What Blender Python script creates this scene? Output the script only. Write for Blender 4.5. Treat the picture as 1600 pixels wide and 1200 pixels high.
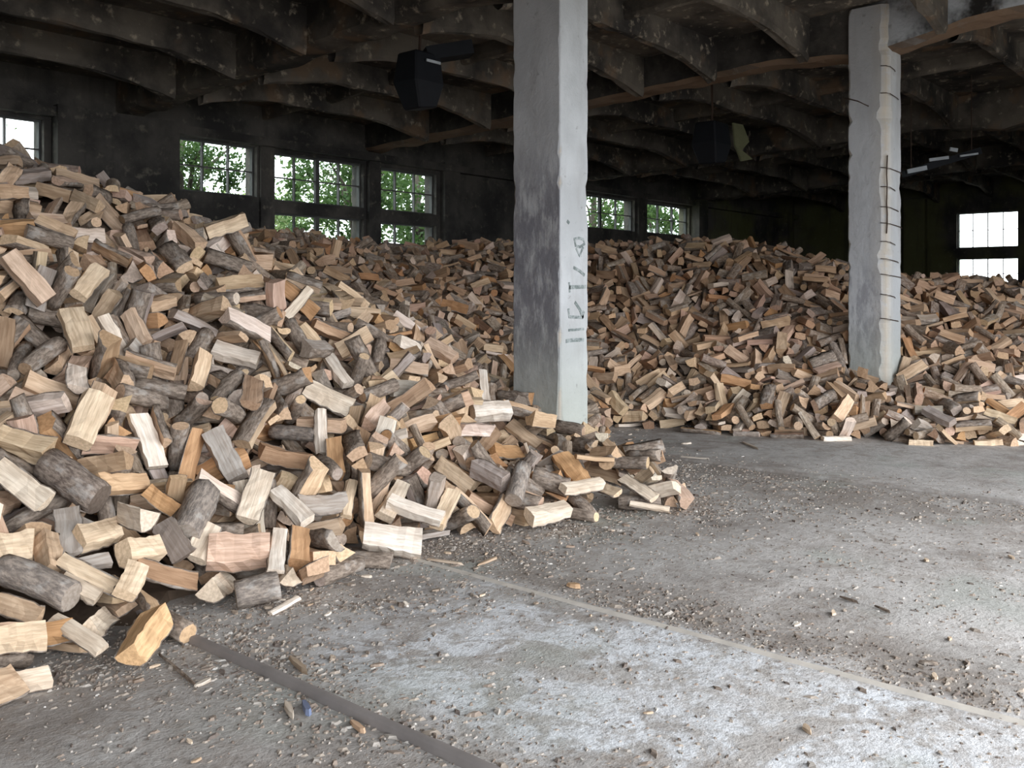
import bpy, math, random
import numpy as np
from mathutils import Vector, Matrix, Quaternion
for _o in list(bpy.data.objects): bpy.data.objects.remove(_o)
S = bpy.context.scene
# ---------------------------------------------------------------- camera
# world axes: +X runs along the window wall (called U), +Y towards it (V), floor z = 0
A0 = math.atan2(1280, 1475)
cd = bpy.data.cameras.new('camera'); cam = bpy.data.objects.new('camera', cd); S.collection.objects.link(cam)
cam.location = (0, 0, 1.6); cam.rotation_euler = (math.pi/2, 0, A0 - math.pi/2)
cd.sensor_width = 36; cd.lens = 36*1475/1600; cd.shift_y = -140/1600; cd.clip_end = 500
S.camera = cam
# ---------------------------------------------------------------- sky, light, exposure
W = bpy.data.worlds.new('overcast_sky'); S.world = W; W.use_nodes = True
nt = W.node_tree; nt.nodes.clear()
_o = nt.nodes.new('ShaderNodeOutputWorld'); _b = nt.nodes.new('ShaderNodeBackground')
_t = nt.nodes.new('ShaderNodeTexCoord'); _n = nt.nodes.new('ShaderNodeTexNoise'); _n.inputs['Scale'].default_value = 1.6; _n.inputs['Detail'].default_value = 3
_r = nt.nodes.new('ShaderNodeValToRGB'); _r.color_ramp.elements[0].position = .35; _r.color_ramp.elements[0].color = (.80, .86, .95, 1); _r.color_ramp.elements[1].position = .65; _r.color_ramp.elements[1].color = (.96, .975, 1, 1)
nt.links.new(_t.outputs['Generated'], _n.inputs['Vector']); nt.links.new(_n.outputs['Fac'], _r.inputs[0]); nt.links.new(_r.outputs[0], _b.inputs['Color'])
_b.inputs['Strength'].default_value = 1.0; nt.links.new(_b.outputs[0], _o.inputs[0])
def portal(loc, rot, sx, sy):
    l = bpy.data.lights.new('portal', 'AREA'); l.shape = 'RECTANGLE'; l.size = sx; l.size_y = sy; l.cycles.is_portal = True
    o = bpy.data.objects.new('daylight_portal', l); o.location = loc; o.rotation_euler = rot; S.collection.objects.link(o)
portal((3.5, -2.2, 2.0), (math.radians(-90), 0, math.radians(180)), 19, 4.2)
S.view_settings.view_transform = 'Standard'; S.view_settings.look = 'None'; S.view_settings.gamma = 1; S.view_settings.use_curve_mapping = False
S.view_settings.exposure = 2.95
try:
    S.cycles.use_denoising = True; S.cycles.max_bounces = 8; S.cycles.diffuse_bounces = 5; S.cycles.transparent_max_bounces = 12
    S.cycles.caustics_reflective = False; S.cycles.caustics_refractive = False
except Exception: pass

f = 1475.; H0 = 460.; CX = 800.; CH = 1.6
FW = (math.cos(A0), math.sin(A0)); RT = (math.sin(A0), -math.cos(A0))
def fl(px, py, z=0):            # a point of the floor (height z) read off the photograph
    F = f*(CH-z)/(py-H0); r = (px-CX)/f*F; return (FW[0]*F+RT[0]*r, FW[1]*F+RT[1]*r, z)
def at(px, py, F):              # a point at distance F
    r = (px-CX)/f*F; return (FW[0]*F+RT[0]*r, FW[1]*F+RT[1]*r, CH+(H0-py)/f*F)
def pix(p):
    F = p[0]*FW[0]+p[1]*FW[1]; R = p[0]*RT[0]+p[1]*RT[1]; return CX+f*R/F, H0-f*(p[2]-CH)/F

# ---------------------------------------------------------------- helpers
def link(o, parent=None):
    S.collection.objects.link(o)
    if parent is not None: o.parent = parent
    return o
def mesh(name, V, F, mat=None, parent=None, smooth=False):
    me = bpy.data.meshes.new(name); me.from_pydata([tuple(map(float, v)) for v in V], [], [tuple(map(int, q)) for q in F])
    if mat: me.materials.append(mat)
    if smooth: me.polygons.foreach_set('use_smooth', [True]*len(me.polygons))
    me.update(); return link(bpy.data.objects.new(name, me), parent)
def tag(o, label=None, cat=None, group=None, kind=None):
    if label: o['label'] = label
    if cat: o['category'] = cat
    if group: o['group'] = group
    if kind: o['kind'] = kind
    return o
def empty(name, loc, rz=0):
    o = bpy.data.objects.new(name, None); o.location = loc; o.rotation_euler = (0, 0, rz); o.empty_display_size = .1; return link(o)
BOXF = [(0,1,3,2),(4,6,7,5),(0,4,5,1),(2,3,7,6),(0,2,6,4),(1,5,7,3)]
class MB:
    def __init__(s): s.V = []; s.F = []
    def box(s, x0, x1, y0, y1, z0, z1):
        b = len(s.V); s.V += [(x, y, z) for x in (x0, x1) for y in (y0, y1) for z in (z0, z1)]; s.F += [tuple(b+i for i in q) for q in BOXF]; return s
    def bar(s, a, b, w, h, up=(0,0,1)):
        a = Vector(a); b = Vector(b); d = (b-a).normalized(); y = Vector(up).cross(d)
        if y.length < 1e-3: y = Vector((1,0,0))
        y.normalize(); z = d.cross(y); n = len(s.V)
        for p in (a, b):
            for i, j in ((-1,-1),(-1,1),(1,1),(1,-1)): s.V.append(tuple(p+y*(i*w/2)+z*(j*h/2)))
        s.F += [(n,n+3,n+2,n+1),(n+4,n+5,n+6,n+7)]+[(n+i,n+(i+1)%4,n+4+(i+1)%4,n+4+i) for i in range(4)]; return s
    def tube(s, pts, r, k=6):
        n = len(s.V); P = [Vector(p) for p in pts]
        for i, p in enumerate(P):
            d = (P[min(i+1,len(P)-1)]-P[max(i-1,0)]).normalized(); u = d.orthogonal().normalized(); v = d.cross(u); rr = r[i] if isinstance(r, (list, tuple)) else r
            for j in range(k): a = 2*math.pi*j/k; s.V.append(tuple(p+u*rr*math.cos(a)+v*rr*math.sin(a)))
        for i in range(len(P)-1):
            for j in range(k): s.F.append((n+i*k+j, n+i*k+(j+1)%k, n+(i+1)*k+(j+1)%k, n+(i+1)*k+j))
        s.F += [tuple(n+j for j in range(k))[::-1], tuple(n+(len(P)-1)*k+j for j in range(k))]; return s
    def build(s, name, mat, parent=None, smooth=False): return mesh(name, s.V, s.F, mat, parent, smooth)
from mathutils import noise as mn
def nz(x, y, z=0): return mn.noise(Vector((x, y, z)))
# ---------------------------------------------------------------- materials
class NB:
    def __init__(s, name, rough=.9, spec=.2):
        s.m = bpy.data.materials.new(name); s.m.use_nodes = True; s.t = s.m.node_tree; s.p = s.t.nodes['Principled BSDF']
        s.p.inputs['Roughness'].default_value = rough; s.p.inputs['Specular IOR Level'].default_value = spec
    def n(s, typ, **kw):
        q = s.t.nodes.new(typ)
        for k, v in kw.items(): setattr(q, k, v)
        return q
    def l(s, a, b): s.t.links.new(a, b)
    def co(s, kind='Position'):
        if kind == 'Position': return s.n('ShaderNodeNewGeometry').outputs['Position']
        return s.n('ShaderNodeTexCoord').outputs[kind]
    def mp(s, v, sc, loc=(0,0,0)):
        q = s.n('ShaderNodeMapping'); q.inputs['Scale'].default_value = sc; q.inputs['Location'].default_value = loc; s.l(v, q.inputs[0]); return q.outputs[0]
    def noise(s, v, sc, det=4, rough=.55, dist=0):
        q = s.n('ShaderNodeTexNoise'); q.inputs['Scale'].default_value = sc; q.inputs['Detail'].default_value = det; q.inputs['Roughness'].default_value = rough; q.inputs['Distortion'].default_value = dist; s.l(v, q.inputs['Vector']); return q.outputs['Fac']
    def ramp(s, v, a, b, ca=0., cb=1.):
        q = s.n('ShaderNodeMapRange'); q.interpolation_type = 'SMOOTHSTEP'
        for i, x in enumerate((a, b, ca, cb)): q.inputs[i+1].default_value = x
        s.l(v, q.inputs[0]); return q.outputs[0]
    def math(s, op, a, b=0.):
        q = s.n('ShaderNodeMath', operation=op)
        for i, x in enumerate((a, b)):
            if isinstance(x, (int, float)): q.inputs[i].default_value = x
            else: s.l(x, q.inputs[i])
        return q.outputs[0]
    def mix(s, fac, a, b, bt='MIX'):
        q = s.n('ShaderNodeMix', data_type='RGBA', blend_type=bt)
        if isinstance(fac, (int, float)): q.inputs[0].default_value = fac
        else: s.l(fac, q.inputs[0])
        for i, x in ((6, a), (7, b)):
            if isinstance(x, tuple): q.inputs[i].default_value = (*x, 1) if len(x) == 3 else x
            else: s.l(x, q.inputs[i])
        return q.outputs[2]
    def gray(s, v):
        q = s.n('ShaderNodeCombineColor')
        for i in range(3): s.l(v, q.inputs[i])
        return q.outputs[0]
    def bump(s, h, st=.3, d=.01):
        q = s.n('ShaderNodeBump'); q.inputs['Strength'].default_value = st; q.inputs['Distance'].default_value = d; s.l(h, q.inputs['Height']); s.l(q.outputs[0], s.p.inputs['Normal'])
    def out(s, c): s.l(c, s.p.inputs['Base Color']); return s.m
    def sep(s, v): q = s.n('ShaderNodeSeparateXYZ'); s.l(v, q.inputs[0]); return q.outputs
def plain(name, c, rough=.8, metal=0., var=.15, sc=8):
    b = NB(name, rough); v = b.noise(b.co('Object'), sc, 4); b.p.inputs['Metallic'].default_value = metal
    c2 = tuple(x*(1-2*var) for x in c); c3 = tuple(min(1, x*(1+var)) for x in c); b.bump(v, .2, .01); return b.out(b.mix(v, c2, c3))

def firewood_mat(name, heap):
    b = NB(name, .85, .15); q = b.n('ShaderNodeAttribute', attribute_name='lc'); lc = q.outputs['Vector']
    if heap: tint = b.n('ShaderNodeAttribute', attribute_name='tint').outputs['Color']
    else:
        oi = b.n('ShaderNodeObjectInfo'); tint = oi.outputs['Color']
        a = b.n('ShaderNodeVectorMath', operation='ADD'); k = b.n('ShaderNodeVectorMath', operation='SCALE'); k.inputs[0].default_value = (37, 11, 23); b.l(oi.outputs['Random'], k.inputs['Scale']); b.l(lc, a.inputs[0]); b.l(k.outputs[0], a.inputs[1]); lc = a.outputs[0]
    g = b.noise(b.mp(lc, (5, 70, 70)), 1.0, 4, .6, .4); g2 = b.noise(b.mp(lc, (2.5, 12, 12)), 1.0, 3)
    e = b.n('ShaderNodeAttribute', attribute_name='endf').outputs['Fac']
    eg = b.noise(b.mp(lc, (30, 60, 60)), 1, 3)
    side = b.mix(1.0, tint, b.mix(b.ramp(g, .3, .7), (.80, .74, .68), (1.12, 1.10, 1.07)), 'MULTIPLY')
    side = b.mix(1.0, side, b.mix(b.ramp(g2, .3, .72), (.84, .79, .75), (1.12, 1.12, 1.12)), 'MULTIPLY')
    end = b.mix(1.0, tint, b.mix(b.ramp(eg, .3, .7), (.72, .64, .56), (.98, .90, .82)), 'MULTIPLY')
    b.bump(b.math('ADD', g, b.math('MULTIPLY', g2, 1.5)), .5, .006)
    return b.out(b.mix(e, side, end))
def bark_mat(name, heap):
    b = NB(name, .95, .1); lc = b.n('ShaderNodeAttribute', attribute_name='lc').outputs['Vector']
    if heap: tint = b.n('ShaderNodeAttribute', attribute_name='tint').outputs['Color']
    else:
        oi = b.n('ShaderNodeObjectInfo'); tint = oi.outputs['Color']
        a = b.n('ShaderNodeVectorMath', operation='ADD'); k = b.n('ShaderNodeVectorMath', operation='SCALE'); k.inputs[0].default_value = (17, 31, 13); b.l(oi.outputs['Random'], k.inputs['Scale']); b.l(lc, a.inputs[0]); b.l(k.outputs[0], a.inputs[1]); lc = a.outputs[0]
    g = b.noise(b.mp(lc, (22, 55, 55)), 1, 5, .65); l = b.noise(b.mp(lc, (11, 14, 14)), 1, 3)
    base = b.mix(b.ramp(g, .35, .68), (.13, .095, .07), (.40, .32, .25))
    base = b.mix(b.math('MULTIPLY', b.ramp(l, .53, .68), .55), base, (.54, .50, .45))
    base = b.mix(.22, base, tint); b.bump(g, .9, .012); return b.out(base)
M = {}
M['wood'] = firewood_mat('split_wood', False); M['wood_heap'] = firewood_mat('split_wood_heap', True)
M['bark'] = bark_mat('tree_bark', False); M['bark_heap'] = bark_mat('tree_bark_heap', True)
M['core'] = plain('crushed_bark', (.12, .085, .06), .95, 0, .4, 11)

def concrete(name, base, soot, light, mode):
    b = NB(name, .92, .15); P = b.co(); n1 = b.noise(P, .9, 6, .6); n2 = b.noise(P, 7, 5, .6); n3 = b.noise(b.mp(P, (3, 3, .5)), 1.5, 4)
    c = b.mix(b.ramp(n1, .35, .65), base, soot); c = b.mix(b.ramp(n2, .56, .74), c, light)
    if mode == 'ceiling':
        c = b.mix(b.math('MULTIPLY', b.ramp(b.noise(P, 1.7, 3), .55, .7), .6), c, (.22, .14, .085))
    if mode == 'wall':
        s = b.sep(P); c = b.mix(b.math('MULTIPLY', b.math('MULTIPLY', b.ramp(s[0], 22, 27), b.ramp(b.noise(P, .6, 3), .38, .6)), .7), c, (.16, .16, .06))
        c = b.mix(b.math('MULTIPLY', b.ramp(n3, .5, .75), .5), c, soot)
    b.bump(b.math('ADD', n2, n1), .6, .03); return b.out(c)
M['ceiling'] = concrete('sooty_concrete', (.165, .142, .115), (.042, .038, .035), (.40, .34, .26), 'ceiling')
M['wall'] = concrete('damp_concrete', (.11, .10, .088), (.04, .038, .036), (.16, .145, .115), 'wall')
M['frame'] = plain('old_window_frame', (.10, .10, .095), .8)
M['rust'] = plain('rusty_steel', (.085, .055, .042), .8, .3)
M['steel'] = plain('worn_steel_edge', (.25, .225, .21), .8, 0, .25, 5)
M['black'] = plain('black_sheet_metal', (.012, .013, .016), .6)
M['pale'] = plain('pale_enamel', (.45, .48, .5), .5)
M['rag'] = plain('yellowed_tape', (.13, .13, .07), .9)
M['leaf'] = None

def rafter_mat():
    # once whitewashed where it leaves the far column towards the open side, bare and sooty further in
    b = NB('part_whitewashed_rafter', .9, .15); P = b.co(); s = b.sep(P); n1 = b.noise(P, 1.1, 5, .65); n2 = b.noise(P, 8, 5, .65)
    N = b.sep(b.n('ShaderNodeNewGeometry').outputs['Normal'])
    c = b.mix(b.ramp(n1, .35, .65), (.085, .077, .068), (.03, .028, .026))
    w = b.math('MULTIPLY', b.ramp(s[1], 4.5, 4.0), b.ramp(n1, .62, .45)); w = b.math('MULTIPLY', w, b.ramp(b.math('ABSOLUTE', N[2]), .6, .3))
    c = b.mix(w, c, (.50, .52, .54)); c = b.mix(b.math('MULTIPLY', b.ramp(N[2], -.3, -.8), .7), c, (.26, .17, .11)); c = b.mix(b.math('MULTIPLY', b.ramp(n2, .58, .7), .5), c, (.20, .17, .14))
    b.bump(b.math('ADD', n2, n1), .6, .03); return b.out(c)
def column_mat(name, broken):
    b = NB(name, .85, .2); P = b.co(); s = b.sep(P); N = b.sep(b.n('ShaderNodeNewGeometry').outputs['Normal'])
    n1 = b.noise(P, 1.6, 5, .6); n2 = b.noise(P, 11, 5, .65); n3 = b.noise(b.mp(P, (4, 4, .8)), 1.3, 4); n4 = b.noise(b.mp(P, (9, 9, 3)), 1, 6, .7)
    c = b.mix(b.ramp(n1, .35, .65), (.50, .51, .51), (.60, .61, .61))
    c = b.mix(b.math('MULTIPLY', b.ramp(n3, .48, .7), .45), c, (.40, .39, .38))
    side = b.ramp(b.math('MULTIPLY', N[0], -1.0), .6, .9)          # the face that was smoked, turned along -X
    if broken: band = b.math('MULTIPLY', b.ramp(s[2], 2.1, 1.7), b.ramp(n4, .42, .6)); k = .55
    else: band = b.math('MULTIPLY', b.math('MULTIPLY', b.ramp(s[2], .7, 1.3, .25, 1.0), b.ramp(s[2], 3.3, 2.3)), b.ramp(n4, .34, .56)); k = .88
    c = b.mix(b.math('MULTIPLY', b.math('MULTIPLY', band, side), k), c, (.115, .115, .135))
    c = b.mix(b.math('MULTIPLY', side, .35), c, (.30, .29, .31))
    c = b.mix(b.math('MULTIPLY', b.ramp(s[2], 1.6, .2), .5), c, (.38, .41, .31))
    c = b.mix(b.math('MULTIPLY', b.ramp(n2, .62, .74), .6), c, (.24, .23, .22))
    e = b.n('ShaderNodeAttribute', attribute_name='chip').outputs['Fac']
    c = b.mix(b.math('MULTIPLY', e, b.ramp(n2, .25, .5)), c, (.52, .46, .38))
    b.bump(b.math('ADD', n2, n1), .6, .02); return b.out(c)
M['col1'] = column_mat('whitewashed_column', False); M['col2'] = column_mat('broken_column', True)

def floor_mat():
    b = NB('dusty_concrete_floor', .93, .12); P = b.co(); s = b.sep(P)
    big = b.noise(P, .7, 5, .6, .6); mid = b.noise(P, 3.2, 6, .68, .4); fine = b.noise(P, 26, 5, .7); grit = b.noise(P, 75, 3, .7)
    v = b.n('ShaderNodeTexVoronoi'); v.inputs['Scale'].default_value = 38; v.inputs['Randomness'].default_value = 1; b.l(P, v.inputs['Vector'])
    c = b.mix(b.ramp(mid, .33, .66), (.29, .26, .235), (.50, .47, .44))
    c = b.mix(b.math('MULTIPLY', b.ramp(big, .42, .62), .65), c, (.53, .515, .49))
    # lime spilled on the strip between the steel edge and the raised joint
    xs, ys = s[0], s[1]
    lime = b.math('MULTIPLY', b.ramp(xs, 2.38, 2.7), b.ramp(xs, 4.05, 3.85)); lime = b.math('MULTIPLY', lime, b.ramp(ys, 4.0, 3.0))
    lime = b.math('MULTIPLY', lime, b.ramp(b.noise(P, 2.2, 8, .75, .9), .42, .53)); c = b.mix(b.math('MULTIPLY', b.math('MULTIPLY', lime, b.ramp(b.noise(P, 9, 5, .7), .34, .5)), .95), c, (.74, .76, .78))
    # pale patches, brightened towards the open side: daylight put into the colour
    pale = b.math('MULTIPLY', b.ramp(ys, 4.5, 1.0), b.ramp(xs, 2.6, 4.2)); pale = b.math('MULTIPLY', pale, b.ramp(b.noise(P, 1.1, 5, .65, .5), .36, .6)); c = b.mix(b.math('MULTIPLY', pale, .8), c, (.64, .61, .58))
    # dirt gathered beyond the joint and before the far slab
    d1 = b.math('MULTIPLY', b.ramp(xs, 3.93, 4.05), b.ramp(xs, 4.75, 4.15)); d2 = b.math('MULTIPLY', b.ramp(xs, 6.5, 7.4), b.ramp(xs, 8.1, 7.9)); d3 = b.ramp(xs, 2.3, 2.1)
    d = b.math('MAXIMUM', b.math('MAXIMUM', b.math('MULTIPLY', d1, .9), b.math('MULTIPLY', d2, .8)), b.math('MULTIPLY', d3, .45))
    d = b.math('MULTIPLY', d, b.ramp(b.noise(P, 2.6, 5, .7), .34, .56)); c = b.mix(b.math('MULTIPLY', d, .75), c, (.22, .185, .155))
    g = b.ramp(fine, .36, .52); c = b.mix(b.math('MULTIPLY', b.math('SUBTRACT', 1.0, g), .38), c, (.20, .18, .16))
    c = b.mix(b.math('MULTIPLY', b.ramp(grit, .62, .72), .3), c, (.62, .60, .57))
    br = b.math('MULTIPLY', b.ramp(b.noise(P, 5.5, 7, .75, 1.2), .47, .62), b.ramp(b.noise(P, .9, 3), .36, .6, .35, 1.0)); c = b.mix(b.math('MULTIPLY', br, .6), c, (.30, .255, .215))
    grn = b.ramp(b.noise(b.mp(P, (1, 1, 1), (9, 4, 0)), .8, 3), .56, .68); c = b.mix(b.math('MULTIPLY', grn, .35), c, (.36, .40, .35))
    b.bump(b.math('ADD', b.math('ADD', mid, fine), b.math('MULTIPLY', grit, .5)), .5, .015); return b.out(c)
M['floor'] = floor_mat()
M['ground'] = plain('trodden_earth', (.27, .26, .24), .95, 0, .2, 1.5)
# ================================================================ the setting
def zr(v): return 4.62-.04*(v-4.2)       # underside of the rafters
XF = [-8, 3.91, 7.95, 31.2]
mb = MB()
nx, ny = 60, 60
# near floor, gently uneven
def floor_part(name, x0, x1, y0, y1, z, step):
    xs = np.linspace(x0, x1, max(2, int((x1-x0)/step)+1)); ys = np.linspace(y0, y1, max(2, int((y1-y0)/step)+1)); V = []; F = []
    for j, y in enumerate(ys):
        for i, x in enumerate(xs):
            e = min(1, min(x-x0, x1-x)/.15) if step < .3 else 0
            V.append((x, y, z+(.006*nz(x*2.1, y*2.1)+.003*nz(x*9, y*9))*e))
    n = len(xs)
    for j in range(len(ys)-1):
        for i in range(n-1): F.append((j*n+i, j*n+i+1, (j+1)*n+i+1, (j+1)*n+i))
    if z > 0:                            # the slab's edge
        b = len(V); V += [(x0, y0, -.05), (x0, y1, -.05)]; F.append((0, (len(ys)-1)*n, b+1, b))
    return V, F
V, F = floor_part('f', -8, 7.95, -2, 14, 0, .12); tag(mesh('floor', V, F, M['floor'], None, True), 'dusty grey concrete floor with pale lime patches', kind='structure')
V, F = floor_part('f', 7.95, 31.2, -2, 14, .022, .6); tag(mesh('floor.001', V, F, M['floor']), 'slightly raised far slab of the concrete floor', kind='structure')
V = [(-60, -60, -.04), (80, -60, -.04), (80, 80, -.04), (-60, 80, -.04)]
tag(mesh('ground', V, [(0,1,2,3)], M['ground']), kind='structure')
# steel edge strip and the joint ridge
mb = MB(); n = 40
for i in range(n):
    y0 = -1.0+6.2*i/n; y1 = -1.0+6.2*(i+1)/n+.002
    mb.V += [(2.30+.004*nz(y, 3), y, z) for y in (y0, y1) for z in (-.01,)]
mb = MB(); sec = [(2.296,-.01),(2.298,.026),(2.305,.034),(2.335,.034),(2.345,.026),(2.349,-.01)]; V = []; F = []
for i in range(n+1):
    y = -1.5+6.6*i/n; w = .005*nz(y*1.3, 1.7)
    for (x, z) in sec: V.append((x+w, y, z+(.004*nz(y*2, 5) if z > 0 else 0)))
for i in range(n):
    for j in range(5): F.append((i*6+j, (i+1)*6+j, (i+1)*6+j+1, i*6+j+1))
tag(mesh('trim_1', V, F, M['steel'], None, True), 'straight steel edge strip let into the floor, running out from under the pile', kind='structure')
V = []; F = []; sec = [(3.885,-.004),(3.895,.006),(3.91,.009),(3.925,.005),(3.94,-.006)]
for i in range(n+1):
    y = -1.9+6.4*i/n; w = .012*nz(y*1.1, 8)
    for (x, z) in sec: V.append((x+w, y, z+.002))
for i in range(n):
    for j in range(4): F.append((i*5+j, (i+1)*5+j, (i+1)*5+j+1, i*5+j+1))
M['joint'] = plain('joint_mortar', (.62, .57, .50), .95, 0, .18, 9)
tag(mesh('trim_2', V, F, M['joint'], None, True), 'low pale ridge along the joint between two floor slabs', kind='structure')

# ---- walls with openings
def wall_boxes(u0, u1, z1, holes, place, name, label):
    """a wall in (u, z) with rectangular holes, cut into boxes"""
    us = sorted({u0, u1, *[h[0] for h in holes], *[h[1] for h in holes]}); mb = MB()
    for a, b in zip(us[:-1], us[1:]):
        hs = sorted([h for h in holes if h[0] <= a+1e-6 and h[1] >= b-1e-6], key=lambda h: h[2]); z = -.05
        for h in hs: place(mb, a, b, z, h[2]); z = h[3]
        place(mb, a, b, z, z1)
    return tag(mb.build(name, M['wall']), label, kind='structure')
WB = [(3.9, 5.85, 3.27, 4.12), (7.96, 9.42, 3.28, 4.15), (9.78, 11.80, 3.25, 4.10), (12.20, 13.74, 3.25, 4.08), (18.3, 21.12, 3.27, 4.10), (21.7, 23.95, 3.27, 4.10)]
WBL = [(9.78, 11.80, 2.2, 3.04), (12.20, 13.74, 2.2, 3.02)]
wall_boxes(-8, 31.2, 5.45, WB+WBL, lambda mb, a, b, z0, z1: mb.box(a, b, 14, 14.35, z0, z1), 'wall_back', 'dark damp concrete wall with small high windows behind the woodpile')
WR = [(7.02, 8.73, 3.02, 4.10), (7.02, 8.73, 1.75, 2.70), (1.2, 2.9, 3.02, 4.10)]
wall_boxes(-2, 14, 5.5, WR, lambda mb, a, b, z0, z1: mb.box(31, 31.35, a, b, z0, z1), 'wall_right', 'dark concrete end wall with bright white window openings')
mb = MB(); mb.box(-8.3, -8, -2, 14.3, -.05, 5.4); tag(mb.build('wall_left', M['wall']), kind='structure')
mb = MB(); mb.box(13, 31.2, -2.3, -2, -.05, 5.6); mb.box(-8.3, -6, -2.3, -2, -.05, 5.6); mb.box(-6, 13, -2.3, -2, 4.1, 5.6); tag(mb.build('wall_light_mask', M['wall']), 'unseen dark concrete wall added to narrow the daylight, with a wide open bay', kind='structure')  # unseen wall, added to narrow the daylight and dim the far heap
k = 1
M['glass'] = (lambda b: b)(NB('dirty_glass', .15, .5))
g = M['glass']; tr = g.n('ShaderNodeBsdfTransparent'); tr.inputs[0].default_value = (.86, .9, .88, 1); mx = g.n('ShaderNodeMixShader'); mx.inputs[0].default_value = .06
gl = g.n('ShaderNodeBsdfGlossy'); gl.inputs['Roughness'].default_value = .1; g.l(tr.outputs[0], mx.inputs[1]); g.l(gl.outputs[0], mx.inputs[2]); g.l(mx.outputs[0], g.t.nodes['Material Output'].inputs[0]); M['glass'] = g.m
def window(idx, along, u0, u1, z0, z1, nu, nv, heavy, label, pos):
    """frame, glazing bars and panes in the wall opening; along = 'x' for the back wall, 'y' for the end wall"""
    def B(mb, a, b, c, d, t0, t1):
        if along == 'x': mb.box(a, b, pos+t0, pos+t1, c, d)
        else: mb.box(pos+t0, pos+t1, a, b, c, d)
    mb = MB(); w = .03
    B(mb, u0, u1, z0, z0+w, .1, .18); B(mb, u0, u1, z1-w, z1, .1, .18); B(mb, u0, u0+w, z0+w, z1-w, .1, .18); B(mb, u1-w, u1, z0+w, z1-w, .1, .18)
    root = tag(mb.build('window_%d' % idx, M['frame']), label, kind='structure')
    for i in range(1, nu):
        u = u0+(u1-u0)*i/nu; t = .04 if (heavy and i*2 == nu) else .009; m = MB(); B(m, u-t, u+t, z0+w, z1-w, .105, .175); m.build('glazing_bar', M['frame'], root)
    for j in range(1, nv):
        z = z0+(z1-z0)*j/nv; m = MB(); B(m, u0+w, u1-w, z-.010, z+.010, .11, .17); m.build('glazing_bar', M['frame'], root)
    for i in range(nu):
        for j in range(nv):
            a = u0+(u1-u0)*i/nu+.02; b = u0+(u1-u0)*(i+1)/nu-.02; c = z0+(z1-z0)*j/nv+.02; d = z0+(z1-z0)*(j+1)/nv-.02
            m = MB(); B(m, a, b, c, d, .138, .142); m.build('pane', M['glass'], root)
LB = ['high window at the left edge of the back wall', 'two by two paned high window left of the double one', 'double high window with a thick centre post', 'high window with green foliage right of the double one', 'high window just right of the near column', 'last high window on the back wall, full of green foliage']
NU = [4, 3, 4, 3, 4, 3]
for i, (a, b, c, d) in enumerate(WB): window(i+1, 'x', a, b, c, d, NU[i], 2, NU[i] == 4, LB[i], 14)
window(7, 'x', *WBL[0], 4, 2, True, 'low window strip under the double window, half buried by firewood', 14)
window(8, 'x', *WBL[1], 3, 2, False, 'low window strip under the foliage window, nearly buried by firewood', 14)
window(9, 'y', *WR[0], 4, 2, False, 'upper glaring white window in the end wall', 31)
window(10, 'y', *WR[1], 4, 2, False, 'lower glaring white window in the end wall, partly behind firewood', 31)
window(11, 'y', *WR[2], 4, 2, False, 'high window in the end wall, nearer the open side', 31)
# piers against the back wall
for j, (a, b, d) in enumerate([(5.95, 7.85, .22), (9.46, 9.74, .06), (11.86, 12.15, .1), (13.85, 14.3, .15), (17.7, 18.2, .3), (21.2, 21.6, .08), (24.0, 24.5, .3), (29.8, 30.3, .3)]):
    mb = MB(); mb.box(a, b, 14-d, 14, 0, zr(14)+.1); tag(mb.build('trim_%d' % (3+j), M['wall']), kind='structure')
mb = MB(); mb.box(30.75, 31, 9.6, 10.25, 0, 4.6); tag(mb.build('trim_12', M['wall']), kind='structure')
mb = MB(); mb.box(-8, 31, 13.82, 14, 4.16, 4.3); tag(mb.build('trim_11', M['wall']), kind='structure')

M['rafter'] = rafter_mat()
# ---- roof: slab, rafters, ribs
ceil = mesh('ceiling', [(-8.3,-2.3,zr(-2)+.62),(31.35,-2.3,zr(-2)+.62),(31.35,14.35,zr(14.35)+.62),(-8.3,14.35,zr(14.35)+.62),(-8.3,-2.3,zr(-2)+.85),(31.35,-2.3,zr(-2)+.85),(31.35,14.35,zr(14.35)+.85),(-8.3,14.35,zr(14.35)+.85)],
    [(0,1,2,3),(7,6,5,4),(0,4,5,1),(1,5,6,2),(2,6,7,3),(3,7,4,0)], M['ceiling']); tag(ceil, 'dark sooty ribbed concrete ceiling', kind='structure')
RAFT = [-5.5, .55, 6.90, 11.82, 18.3, 24.6]; RIB = [-1.1, .45, 2.0, 3.5, 5.2, 6.55, 7.75, 9.3, 10.8, 12.3]
def rough_bar(name, P0, P1, w, top, bot, seg, mat, amp=.03, seed=0):
    """a concrete beam with a ragged lower edge; top/bot are functions of t in 0..1 giving heights"""
    P0 = Vector(P0); P1 = Vector(P1); d = (P1-P0); side = Vector((-d.y, d.x, 0)).normalized(); V = []; F = []
    for i in range(seg+1):
        t = i/seg; c = P0+d*t; zb = bot(t); q = t*d.length
        for (s, z, a) in ((-1, top(t), 0), (-1, zb+.06, .5), (-.72, zb, 1), (0, zb, .6), (.72, zb, 1), (1, zb+.06, .5), (1, top(t), 0)):
            V.append((*(c+side*(s*w/2+a*amp*nz(q*2.3, s*3, seed)))[:2], z+a*amp*1.3*nz(q*3.1+7, s*2, seed+.5)))
    for i in range(seg):
        for j in range(6): F.append((i*7+j, (i+1)*7+j, (i+1)*7+j+1, i*7+j+1))
    return mesh(name, V, F, mat, ceil)
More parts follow.
